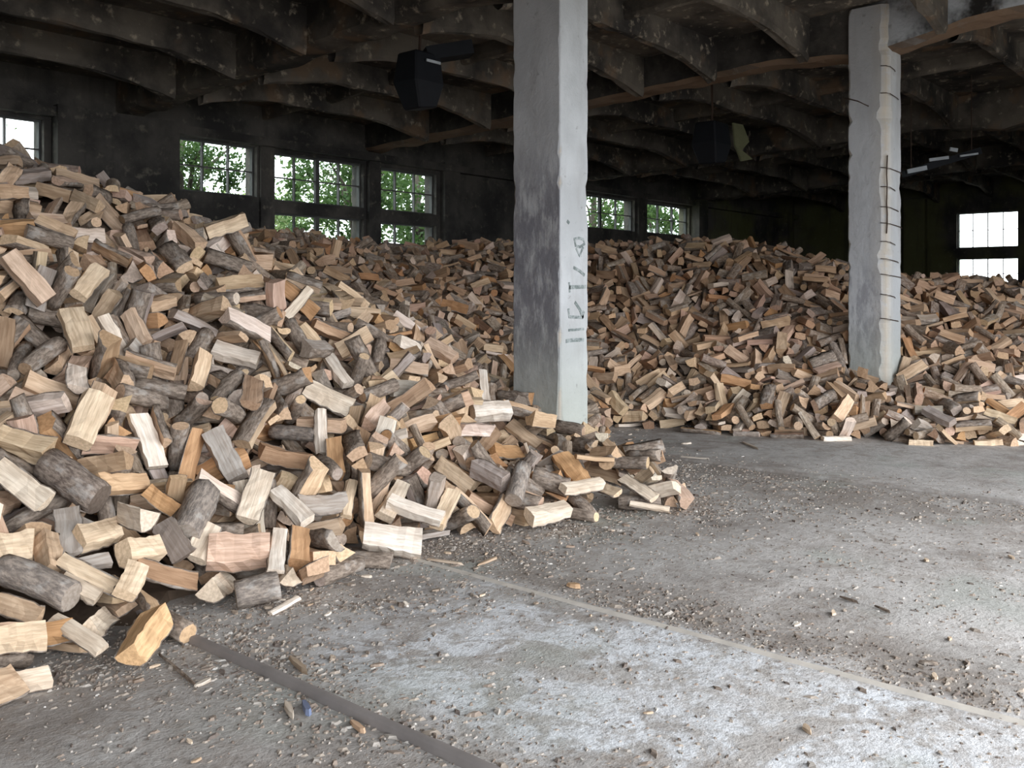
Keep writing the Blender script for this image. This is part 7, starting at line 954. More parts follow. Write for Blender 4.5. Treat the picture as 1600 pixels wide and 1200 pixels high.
13,184,740,173,5,-39,-22,-3,16,2232,763,197,8,19,38,12,12,266,785,218,8,4,-5,-44,16,1523,262,119,10,-35,25,-6,4,1358,822,232,22,-1,-3,-39,20,1272,990,243,6,43,10,5,10,1135,237,23,17,29,-10,-28,
14,1305,246,57,2,44,-7,-8,7,190,539,58,6,-4,44,-4,16,2373,543,178,6,34,29,2,10,741,1157,235,25,-8,20,-31,6,218,700,156,39,5,8,-21,17,608,529,7,21,-25,-24,19,9,200,689,145,12,42,2,11,1,1204,237,32,10,-30,-32,-1,
4,320,565,72,28,15,-7,31,7,145,526,39,6,44,-10,-1,5,723,1034,218,9,3,-16,41,10,1040,853,125,28,-2,6,-35,5,610,693,132,41,-15,-4,-10,7,1208,968,222,16,1,-40,14,1,858,1362,257,9,36,24,-7,21,1614,239,117,21,2,10,-38,
20,452,494,42,23,3,-10,-37,20,171,547,61,0,2,-43,-14,11,2427,475,186,19,2,12,-39,7,1599,333,170,2,11,-8,-43,16,1693,265,160,28,34,3,7,11,1279,975,241,22,-35,-3,18,17,1573,308,142,14,32,27,5,3,1100,1214,241,13,39,17,9,
8,1556,283,138,22,-28,27,-7,0,729,620,51,12,10,-42,4,20,150,509,40,13,42,-11,-4,12,1343,256,59,2,24,13,35,4,492,582,70,33,7,-11,28,3,1137,841,152,8,3,11,-43,10,1104,725,81,20,0,-4,-40,4,787,739,88,39,-1,4,22,
17,1076,889,155,33,0,19,-23,16,1676,239,148,20,16,23,29,19,105,454,24,7,14,-10,-41,16,917,704,42,6,-41,-8,-14,7,1059,863,131,17,-16,15,-36,11,1601,241,113,4,36,-21,-18,12,869,650,27,21,-6,-14,37,
1,176,572,81,35,-26,-10,7,8,248,765,204,20,16,-18,-33,17,886,1157,229,5,10,29,-33,3,288,888,279,12,-11,-5,42,1,2113,736,199,11,4,25,36,8,541,544,60,3,8,-44,-3,1,588,763,162,6,16,-39,15,11,139,404,24,26,-5,-5,-36,
11,1512,308,124,28,22,-26,7,20,2359,546,178,0,-37,22,-13,0,215,726,199,4,14,42,6,11,983,1278,234,9,-34,11,-26,14,936,1285,248,5,-42,11,-12,3,2397,582,172,11,-17,24,-32,17,1394,935,223,42,-1,4,16,
12,728,694,75,24,37,5,3,1,1105,808,108,18,1,2,41,11,239,642,140,19,38,-15,-7,1,1383,253,75,11,-15,41,0,19,294,626,126,12,-37,19,10,12,1273,196,33,12,0,-3,-43,11,1087,879,137,2,18,-29,29,20,1351,275,80,19,-31,20,-16,
11,1595,324,160,7,2,0,-44,4,1024,1160,218,20,-26,27,15,19,681,499,8,4,-44,9,6,3,195,633,120,39,5,4,-22,12,222,748,188,21,18,-10,34,3,687,665,73,24,7,-2,37,0,686,609,22,1,-2,-39,23,13,1141,390,20,25,-11,24,-26,
14,246,738,186,18,-40,0,-9,2,1161,200,13,22,37,12,-6,17,245,582,101,21,6,-4,-39,13,556,514,15,31,-23,-23,4,20,1020,593,33,2,-17,-39,15,15,792,1261,245,3,16,40,11,13,2325,735,183,15,33,-6,-26,
15,589,791,174,2,27,-36,-1,11,1365,191,47,39,14,5,-16,15,680,1129,230,39,19,-11,-3,9,1013,800,102,30,1,11,-32,2,105,442,22,17,18,34,-16,16,1439,274,102,27,14,-17,-29,2,1091,891,143,44,5,2,-7,
12,1620,359,169,25,37,1,8,19,1091,836,125,40,-9,-5,18,5,1222,176,20,22,-28,-27,-2,16,1127,222,23,19,-29,28,-5,21,427,590,90,0,23,-30,-25,0,861,1344,262,11,14,-16,-38,5,429,911,243,8,-6,-44,5,
0,238,842,241,5,28,29,19,10,243,771,213,26,-20,-18,26,14,1175,895,176,42,13,-5,5,1,1263,237,47,26,-25,13,-24,16,558,848,201,5,26,-35,-11,2,1044,797,106,10,42,11,5,6,724,1225,234,31,-7,-6,-32,
7,1625,255,135,13,39,7,16,9,1461,292,114,0,-32,26,-18,8,980,974,159,5,36,-24,-10,11,1263,205,20,38,16,14,-10,4,1090,882,152,8,25,27,25,12,2270,523,166,33,25,-16,5,18,1118,830,142,4,-2,41,18,15,1491,239,89,1,9,-44,2,
18,1423,270,85,15,0,38,18,9,2145,511,157,39,-7,-4,-20,10,1371,219,58,44,5,-5,-5,11,969,1301,242,12,-31,-14,27,13,935,1216,235,37,-9,-3,24,7,1105,836,130,17,39,12,-5,18,1042,779,91,13,16,33,23,
17,215,748,184,29,-3,23,-26,10,1148,1254,239,36,-12,-5,24,2,298,874,263,32,-19,-8,24,14,1601,306,141,4,-11,43,8,0,1205,185,5,44,6,1,8,13,1289,494,141,23,-33,-1,-20,5,160,674,146,37,-11,8,-22,
2,105,402,14,5,-15,-42,0,12,206,578,101,12,-31,-22,21,2,1414,257,85,10,28,-21,-27,20,690,1109,236,7,-2,44,2,16,1420,301,105,13,-18,39,5,5,1099,1099,219,0,43,14,-1,12,852,799,98,15,25,-34,-9,3,185,654,141,19,-8,36,17,
5,123,432,18,37,4,-12,22,15,317,895,282,2,36,-26,-6,7,1052,807,97,23,-4,29,-25,1,1443,568,202,33,4,2,-30,19,133,490,39,33,27,-15,-1,5,214,761,205,38,-20,-11,-9,1,1313,227,44,44,7,5,7,7,1328,219,32,13,-3,9,-42,
11,1316,506,145,11,-20,29,-26,7,1128,965,179,6,-13,-16,40,14,822,1275,249,10,15,36,-19,13,166,537,67,9,32,-20,-24,21,1446,411,141,37,-8,-21,12,9,1127,950,177,3,-13,-36,23,2,1243,227,23,35,-8,12,25,
9,848,1191,238,28,-33,7,-10,8,1142,896,167,10,3,-12,-42,17,167,704,147,39,2,3,-23,18,1255,256,49,9,32,30,2,10,308,814,245,13,-35,22,12,8,230,779,201,7,-6,-26,36,5,675,479,5,39,9,4,21,12,595,566,36,38,-20,-2,-13,
11,146,540,57,26,-15,0,-33,12,269,1030,276,23,35,-11,-12,14,1227,242,37,7,15,-15,-39,6,191,786,213,32,0,-14,29,17,1239,396,62,23,-32,-16,15,19,800,1301,246,38,-19,13,3,15,794,1070,217,23,-38,-4,9,
7,2021,629,174,42,0,11,10,0,1460,665,211,4,9,21,39,0,729,902,160,41,6,3,-18,1,1334,518,164,41,17,0,10,11,1076,808,119,19,33,21,12,15,1061,404,21,5,-8,-24,-37,19,1346,777,226,9,0,44,1,16,211,716,174,14,-35,-24,3,
7,857,719,73,9,-41,13,-10,13,1194,1064,218,1,25,-37,-8,4,901,784,95,26,-28,-17,17,14,1780,324,177,14,38,19,6,8,138,504,38,32,-24,3,20,1,452,537,52,24,24,0,-29,12,1474,253,101,18,32,-22,13,7,1388,230,63,20,9,-10,38,
14,2029,651,179,11,-17,30,-27,14,1522,242,99,38,-7,-23,-4,19,675,580,50,12,-12,-33,26,2,1447,763,243,14,10,15,-39,0,1154,788,128,7,-7,31,-31,9,671,1045,224,43,4,8,9,14,193,571,105,8,39,-3,20,
6,934,723,72,15,-34,22,-12,0,130,447,28,29,-9,19,27,13,201,807,228,12,-16,-14,38,7,1489,527,191,13,19,29,25,13,202,652,129,4,-36,-18,-20,17,652,996,207,20,14,31,22,14,1331,1005,248,33,25,-15,-10,
18,253,929,264,1,22,-39,-7,2,1423,492,168,41,13,-11,5,15,1450,309,122,2,-14,11,41,9,1331,277,67,7,12,34,26,14,682,954,183,11,-14,-41,-8,15,1038,874,134,7,37,22,12,10,1439,196,56,11,10,-22,36,
17,1452,229,60,40,14,-11,12,17,1137,310,33,6,44,-4,-5,7,120,599,75,25,-26,-26,6,16,1287,171,29,44,0,-5,7,13,169,622,106,7,-7,-42,-12,7,1403,395,111,9,-8,-29,32,4,169,686,137,15,-8,1,42,13,2190,709,183,6,-5,44,3,
8,156,600,101,18,-3,1,-41,11,759,648,66,32,-6,11,29,16,876,747,78,18,-27,29,-8,12,656,907,175,13,4,17,-39,17,976,969,172,0,21,-40,-2,16,283,858,283,10,-28,34,-4,19,564,471,4,1,41,-19,-2,12,1079,858,144,45,1,5,2,
7,1328,1089,249,25,-35,0,-14,18,805,984,183,40,-2,9,19,8,858,644,38,23,-2,8,-38,1,1815,283,167,29,23,-12,23,5,431,728,194,40,12,-5,-16,2,816,1207,243,11,-39,-12,16,20,151,438,19,4,22,15,-36,6,204,627,112,12,-6,43,6,
6,307,513,27,39,-22,-3,-1,8,1365,217,50,9,40,18,6,10,1947,658,179,27,-1,-10,-35,5,477,696,168,33,9,-2,-30,0,1434,212,63,9,-42,-12,6,13,701,723,117,2,-11,43,-9,6,85,539,47,3,-24,-38,-5,4,264,755,221,6,44,9,-1,
7,1205,1014,231,31,-4,1,32,21,1507,315,131,17,3,39,-14,8,220,737,196,1,27,-9,-35,3,175,571,69,7,-43,3,-11,1,844,1081,221,7,13,-19,38,3,1715,245,157,22,4,-10,38,7,776,1173,240,8,1,-44,1,5,176,579,88,12,34,27,2,
5,1152,557,87,43,-1,-9,11,12,1164,636,100,8,14,39,-14,5,1184,232,22,2,-42,-2,-15,13,1220,330,39,15,-24,20,-29,1,1384,765,237,0,-2,-44,-11,5,153,714,155,7,33,28,-10,3,1678,308,163,38,12,9,18,6,517,484,33,17,10,-40,0,
9,258,943,277,11,4,15,-41,1,472,477,12,30,4,-16,-29,7,967,755,85,27,12,8,33,0,686,987,190,8,31,-30,-8,16,1046,1030,182,17,-5,-6,41,7,1793,314,175,26,-14,2,34,1,992,843,115,37,-19,9,-16,9,1650,274,158,20,-21,28,-19,
0,521,674,144,15,31,-13,-26,13,247,895,279,8,-3,-13,42,5,174,747,163,7,-42,-11,-8,12,1403,544,182,35,28,0,-4,11,1260,177,10,43,12,8,2,21,217,811,217,13,1,-9,42,12,792,1084,222,42,5,7,14,1,219,677,136,15,-12,39,-11,
15,1629,256,149,13,-30,31,2,9,1217,212,12,2,39,22,2,2,1100,935,174,5,0,0,-45,15,1597,313,153,17,-39,1,-14,15,1197,219,39,39,0,-2,22,1,196,795,199,25,4,-7,36,5,1058,583,47,16,29,29,9,15,141,539,46,17,-39,13,-4,
4,203,531,75,3,6,-6,-44,6,511,553,49,21,33,11,-20,15,140,677,124,21,3,-6,39,13,2177,487,165,2,28,31,-16,9,1156,1201,233,42,1,-4,-16,7,1042,1091,196,20,-9,-31,24,3,1073,492,32,12,-3,8,-43,17,234,738,195,0,25,-31,-21,
0,1424,752,236,24,-2,18,-33,0,1235,235,35,32,19,-25,-5,0,1317,278,57,38,-18,0,-17,14,450,688,163,4,22,38,8,1,1108,821,118,21,-6,3,39,0,812,604,30,32,-2,-20,24,2,1079,1193,228,31,-14,-27,-10,16,1415,178,52,4,-16,-39,-16,
10,457,828,238,0,39,-19,10,21,197,569,89,0,31,-31,-8,5,281,773,226,5,2,-13,43,13,129,637,114,2,-34,29,-5,11,1096,853,131,14,-14,31,-25,9,1575,227,112,10,-3,-6,43,11,793,1233,244,37,-20,-14,-7,
5,2175,492,174,20,-1,15,37,12,174,703,158,17,18,-19,-33,10,1046,1183,231,14,4,-7,42,15,1431,278,89,41,6,3,-18,18,1236,577,128,25,-30,-22,4,5,1387,197,59,30,0,4,-34,2,1255,949,230,8,-12,9,42,11,620,638,97,38,-14,4,-19,
5,1182,472,77,14,-41,12,1,13,1369,284,80,34,16,25,5,1,1338,247,65,17,-13,-32,23,17,180,767,186,18,-1,-41,5,14,1225,947,223,33,-2,16,-26,8,989,749,82,9,-24,-37,-1,9,225,816,228,6,-15,-39,17,16,1230,1047,236,6,15,2,-42,
7,298,848,261,19,6,11,-39,13,1260,1018,232,18,15,-33,20,15,981,1318,249,5,-30,30,15,16,1686,302,167,34,-20,-10,20,8,1401,298,94,28,7,-12,32,10,181,532,64,16,-21,34,-14,12,149,704,151,17,-7,-40,11,
10,151,615,102,36,19,-20,2,12,123,448,10,0,-7,-19,40,12,944,690,30,5,6,-13,42,7,698,960,180,14,19,23,31,16,1313,994,248,31,15,10,27,0,1279,937,237,10,42,6,-10,1,457,489,12,9,7,39,-18,13,686,770,130,9,12,-30,30,
1,135,564,64,26,17,6,32,7,1164,859,162,2,2,-15,42,9,198,604,126,15,-8,1,42,3,926,692,37,35,-12,-26,2,12,1227,905,212,5,41,18,4,17,775,1301,244,9,-4,4,44,12,1862,285,168,44,5,6,-6,2,1027,1330,249,7,31,-32,2,
5,1255,189,8,1,44,6,6,1,1242,179,23,29,22,11,23,11,427,607,99,13,40,10,13,0,788,961,177,0,-42,17,2,0,414,576,78,37,-12,13,-18,3,637,743,142,33,8,-15,26,2,1192,208,25,1,-32,-25,20,5,267,586,98,2,12,-39,-18,
19,684,591,36,18,22,-34,8,15,207,748,181,29,-3,25,-24,6,1198,197,13,25,0,0,37,15,848,1323,253,19,-38,15,-4,12,657,745,137,26,33,11,-11,16,1238,181,11,40,3,-7,19,6,102,476,33,26,10,-6,34,4,1222,909,216,20,7,-15,-37,
14,1068,837,109,3,38,21,9,13,712,827,136,13,-7,-42,7,18,1487,312,117,7,3,5,44,14,1331,211,34,6,14,-32,-27,20,1695,256,156,1,-7,44,3,2,1031,999,171,8,24,-27,-26,2,298,572,84,14,28,-17,-28,7,1340,319,78,25,-3,-20,-31,
2,1242,211,11,5,-41,14,-11,10,1551,359,149,4,26,-31,-19,16,139,519,53,3,11,-42,-12,10,470,502,19,31,17,-27,-8,2,1903,296,171,15,15,3,40,9,243,698,172,44,7,1,-3,9,603,478,5,44,4,0,-8,18,274,704,189,16,13,40,0,
5,799,1283,249,8,-9,6,-43,12,1541,265,120,31,7,-14,-28,21,287,681,158,9,-6,42,12,16,276,835,263,24,27,13,23,20,184,644,137,10,9,-16,40,15,1430,245,74,43,-2,-8,11,2,539,531,43,25,-4,-18,-33,10,665,998,200,33,-4,8,-30,
0,1234,231,26,33,18,19,14,12,1737,267,162,31,3,7,32,7,2245,748,191,14,27,-12,31,20,1526,247,88,38,-6,-17,16,4,1221,930,223,38,17,-12,11,9,1477,229,70,26,31,-13,-14,0,1152,865,157,37,9,-21,13,
19,1365,358,91,18,-1,-5,41,7,1029,763,82,16,5,6,41,15,1429,212,54,31,13,8,28,12,1375,302,80,6,39,-20,7,5,261,899,273,10,-40,19,1,15,1522,228,90,9,11,-5,-43,17,197,600,118,42,-5,-8,-14,3,456,755,201,16,-6,1,42,
17,1694,326,165,42,-6,-14,-5,11,1075,840,129,35,17,3,23,13,2264,708,179,16,9,-39,14,3,1070,825,115,25,2,10,-36,14,1299,194,37,5,-23,-36,14,16,770,1299,252,3,-38,-22,-7,7,1024,528,35,39,-13,1,17,
3,1163,217,16,5,14,-42,-1,2,1397,269,81,24,33,-13,-13,15,121,557,48,23,10,8,-36,17,1207,929,205,6,-44,-8,-6,16,1258,1008,237,20,-16,-23,-28,13,2094,680,186,4,42,-13,-6,14,315,895,292,3,-43,11,7,
16,666,494,22,39,22,0,5,0,150,594,93,37,14,8,21,1,1009,1257,232,14,26,-8,-33,13,915,687,43,10,-36,25,4,10,1288,251,41,13,-21,6,-37,0,1228,199,26,11,-37,24,-1,0,1182,226,29,19,-35,-18,-8,14,2312,452,182,9,-43,-7,-9,
6,1494,327,129,6,38,-22,6,16,1302,1015,248,31,-10,-15,27,2,1455,281,91,32,14,0,-29,4,1250,201,38,14,-27,-32,8,0,1214,911,199,15,18,-7,-38,0,593,548,32,19,-27,-29,-10,9,924,854,115,19,31,14,22,
2,1740,294,169,39,6,1,-21,11,152,548,76,26,-1,9,-36,12,1550,290,128,12,1,-1,-43,6,666,683,110,40,-6,8,-18,16,1136,523,71,44,-7,4,-5,1,351,649,140,7,-36,-23,-14,13,312,461,12,7,-39,18,-12,17,1069,693,49,13,3,16,-40,
14,323,886,262,10,36,-24,4,17,1472,282,94,17,-4,9,-40,17,1574,258,128,5,40,-6,20,2,1070,809,92,29,-25,-23,8,6,1724,297,161,7,19,40,-4,9,141,633,107,25,-24,-23,17,16,799,1214,246,0,-6,18,41,5,1244,1033,239,3,-8,15,42,
5,153,683,139,4,-19,41,-3,9,294,959,282,35,-9,-4,27,3,1137,223,5,22,-5,9,-38,4,957,1082,199,17,-24,30,-14,9,1129,230,10,20,-32,-23,9,1,1601,220,103,15,7,21,36,19,643,616,73,12,7,-17,-39,4,1198,940,205,8,3,14,-42,
4,552,444,5,0,31,-33,1,5,1173,946,198,25,-6,-2,37,11,936,778,81,19,8,19,-35,10,1208,957,214,18,40,-9,5,2,194,694,151,7,10,12,-41,18,1525,277,112,38,13,-20,-4,8,2293,544,166,13,-1,40,15,0,1136,485,72,7,19,38,14,
11,143,546,67,22,0,-4,-39,9,1486,513,182,20,7,-3,40,5,1036,433,5,1,27,-36,1,5,210,719,158,27,7,-16,31,10,754,1131,233,35,-12,-17,19,0,124,560,66,11,40,-17,5,17,226,659,138,40,11,-11,15,20,1136,409,44,34,14,5,25,
6,263,769,221,4,9,-44,-2,17,1023,1286,245,14,-8,26,-33,1,155,523,64,17,25,-28,-20,0,1278,240,42,9,-32,-28,12,5,1051,824,123,43,6,-13,4,12,1437,251,87,23,33,12,15,1,673,1078,229,9,41,-15,-4,21,1457,253,86,13,-5,16,-40,
1,1561,218,94,37,25,6,-5,16,1591,348,162,7,-43,10,-4,19,220,827,239,6,5,42,14,12,1120,353,23,9,-13,26,-33,10,164,639,127,31,-3,-12,-30,9,1264,152,17,34,5,1,29,15,1618,234,126,41,-16,1,9,13,893,1220,235,16,-1,42,2,
9,1731,262,153,26,-9,-10,34,17,1739,323,171,3,-33,21,22,11,256,919,268,34,8,7,-28,1,260,771,213,0,-20,40,-7,2,739,1237,238,37,-21,-1,-13,20,1515,297,121,4,-15,29,31,8,1548,273,114,13,13,15,-38,
5,1198,936,217,22,16,-1,-35,16,1578,341,151,1,-22,-39,4,9,1818,344,179,35,16,-17,-17,18,236,831,243,22,18,2,-35,6,178,672,159,9,-37,22,-11,5,1159,871,158,2,11,25,-35,16,900,660,11,20,30,-18,-20,
15,1328,450,123,41,-2,-7,18,1,222,636,137,27,5,26,-24,1,2259,701,175,44,-2,11,-2,5,1510,523,188,19,37,2,18,15,141,439,23,13,34,25,7,12,1179,994,221,8,10,-41,-13,12,164,607,87,38,12,-6,21,3,1043,853,119,32,-5,-6,30,
11,376,842,252,38,18,7,-14,14,513,793,206,19,31,24,-11,8,956,972,166,38,21,-2,-12,8,127,410,6,23,-37,9,-4,13,1338,283,71,8,-9,-41,14,0,1337,198,46,43,-2,12,0,8,1183,782,132,30,-26,15,-14,1,1712,310,170,29,3,-8,34,
1,2368,505,184,38,-19,8,-14,13,1272,180,30,19,0,40,-8,0,294,938,266,2,-23,-39,0,20,1174,564,88,2,39,17,14,12,1190,196,21,44,6,1,5,9,663,512,21,1,-44,3,-7,0,1278,812,201,10,25,32,17,0,1057,976,178,8,-7,-9,43,
12,1143,877,177,8,0,39,21,9,943,734,75,24,-8,-6,37,1,1008,731,60,35,27,-10,0,8,206,612,108,23,-11,37,-4,10,1165,204,19,12,-10,-12,-41,8,163,484,15,45,-3,-2,-2,8,1080,574,58,12,4,-28,33,12,742,1029,197,30,25,13,19,
5,211,591,109,8,-30,30,-14,0,1566,336,159,15,34,-19,17,11,505,504,16,25,34,-14,-9,7,258,857,259,11,-34,-27,-6,13,1536,210,89,2,-25,34,-15,16,1186,201,9,17,32,-24,-12,5,130,581,78,5,-44,-7,-5,
16,368,883,260,1,-42,-9,15,1,725,990,191,4,21,-23,-32,6,612,589,49,9,6,-44,0,8,145,449,10,28,-35,1,-7,8,1290,1161,245,38,-4,11,-20,9,1714,243,143,35,17,1,23,3,1239,933,224,12,13,-14,-39,1,2325,371,172,26,-20,24,20,
5,270,846,257,11,-30,-31,-2,7,798,1321,237,24,-25,4,29,4,1265,397,80,9,14,42,2,5,217,672,145,12,8,-4,-42,14,216,649,135,10,-35,-24,-12,7,706,872,153,29,23,3,25,17,235,604,100,39,13,-2,-19,12,165,638,117,11,1,-27,-34,
5,1455,219,59,13,-34,-22,-15,4,831,609,20,22,18,10,33,14,1109,1249,240,8,24,37,4,10,122,515,30,10,-32,30,4,2,1247,211,31,18,-19,24,-28,12,90,528,34,43,-13,6,-2,3,192,626,133,36,-21,-9,15,15,439,631,114,38,14,-7,19,
12,771,1166,236,7,7,-38,23,11,1240,269,45,6,-41,-3,-18,14,525,527,45,5,25,-37,3,0,633,515,13,21,-17,-3,35,2,217,791,216,37,-19,11,13,5,1544,321,133,9,-17,-41,-1,9,1217,184,16,15,36,21,7,12,745,983,184,44,8,3,-2,
17,364,584,89,25,9,-25,26,5,1281,1031,240,21,-39,7,2,4,469,774,209,19,9,22,-33,0,225,833,245,9,-8,2,43,10,542,482,4,14,-1,5,-43,8,560,702,143,24,-4,-11,36,9,975,737,74,13,10,39,15,14,1433,553,189,1,2,45,6,
13,1024,650,51,13,32,27,11,12,1818,311,174,29,-6,7,33,21,1385,722,233,29,-22,4,-26,0,175,661,148,33,25,4,18,13,258,718,190,21,-35,-8,-18,18,525,549,34,9,-36,24,-5,8,1001,982,155,35,-14,6,-24,
19,1321,237,47,8,-7,6,43,9,1305,208,46,12,-5,10,-42,17,182,708,174,44,-4,-9,1,7,1493,213,76,37,10,-1,23,1,1351,521,155,5,-25,33,17,15,1998,653,188,27,16,13,29,1,897,997,181,10,19,33,22,21,1471,209,67,44,6,-1,-5,
5,921,770,96,24,3,-37,-10,17,1228,373,49,12,-11,-1,-42,19,1707,305,163,15,-28,-22,22,15,1465,208,59,0,-39,-22,-3,3,833,982,181,41,12,-10,11,9,1158,888,181,3,-3,33,30,17,220,798,224,9,-9,14,41,
16,285,903,286,43,1,-5,-11,17,891,645,12,6,-35,-25,-13,13,153,499,53,13,-1,15,40,5,249,799,219,43,13,-3,-4,8,1379,521,181,0,-22,-39,-1,12,205,778,205,4,-18,40,9,15,133,465,10,44,-8,-6,4,14,597,738,151,1,1,40,21,
10,1081,384,12,18,-25,-30,13,
]
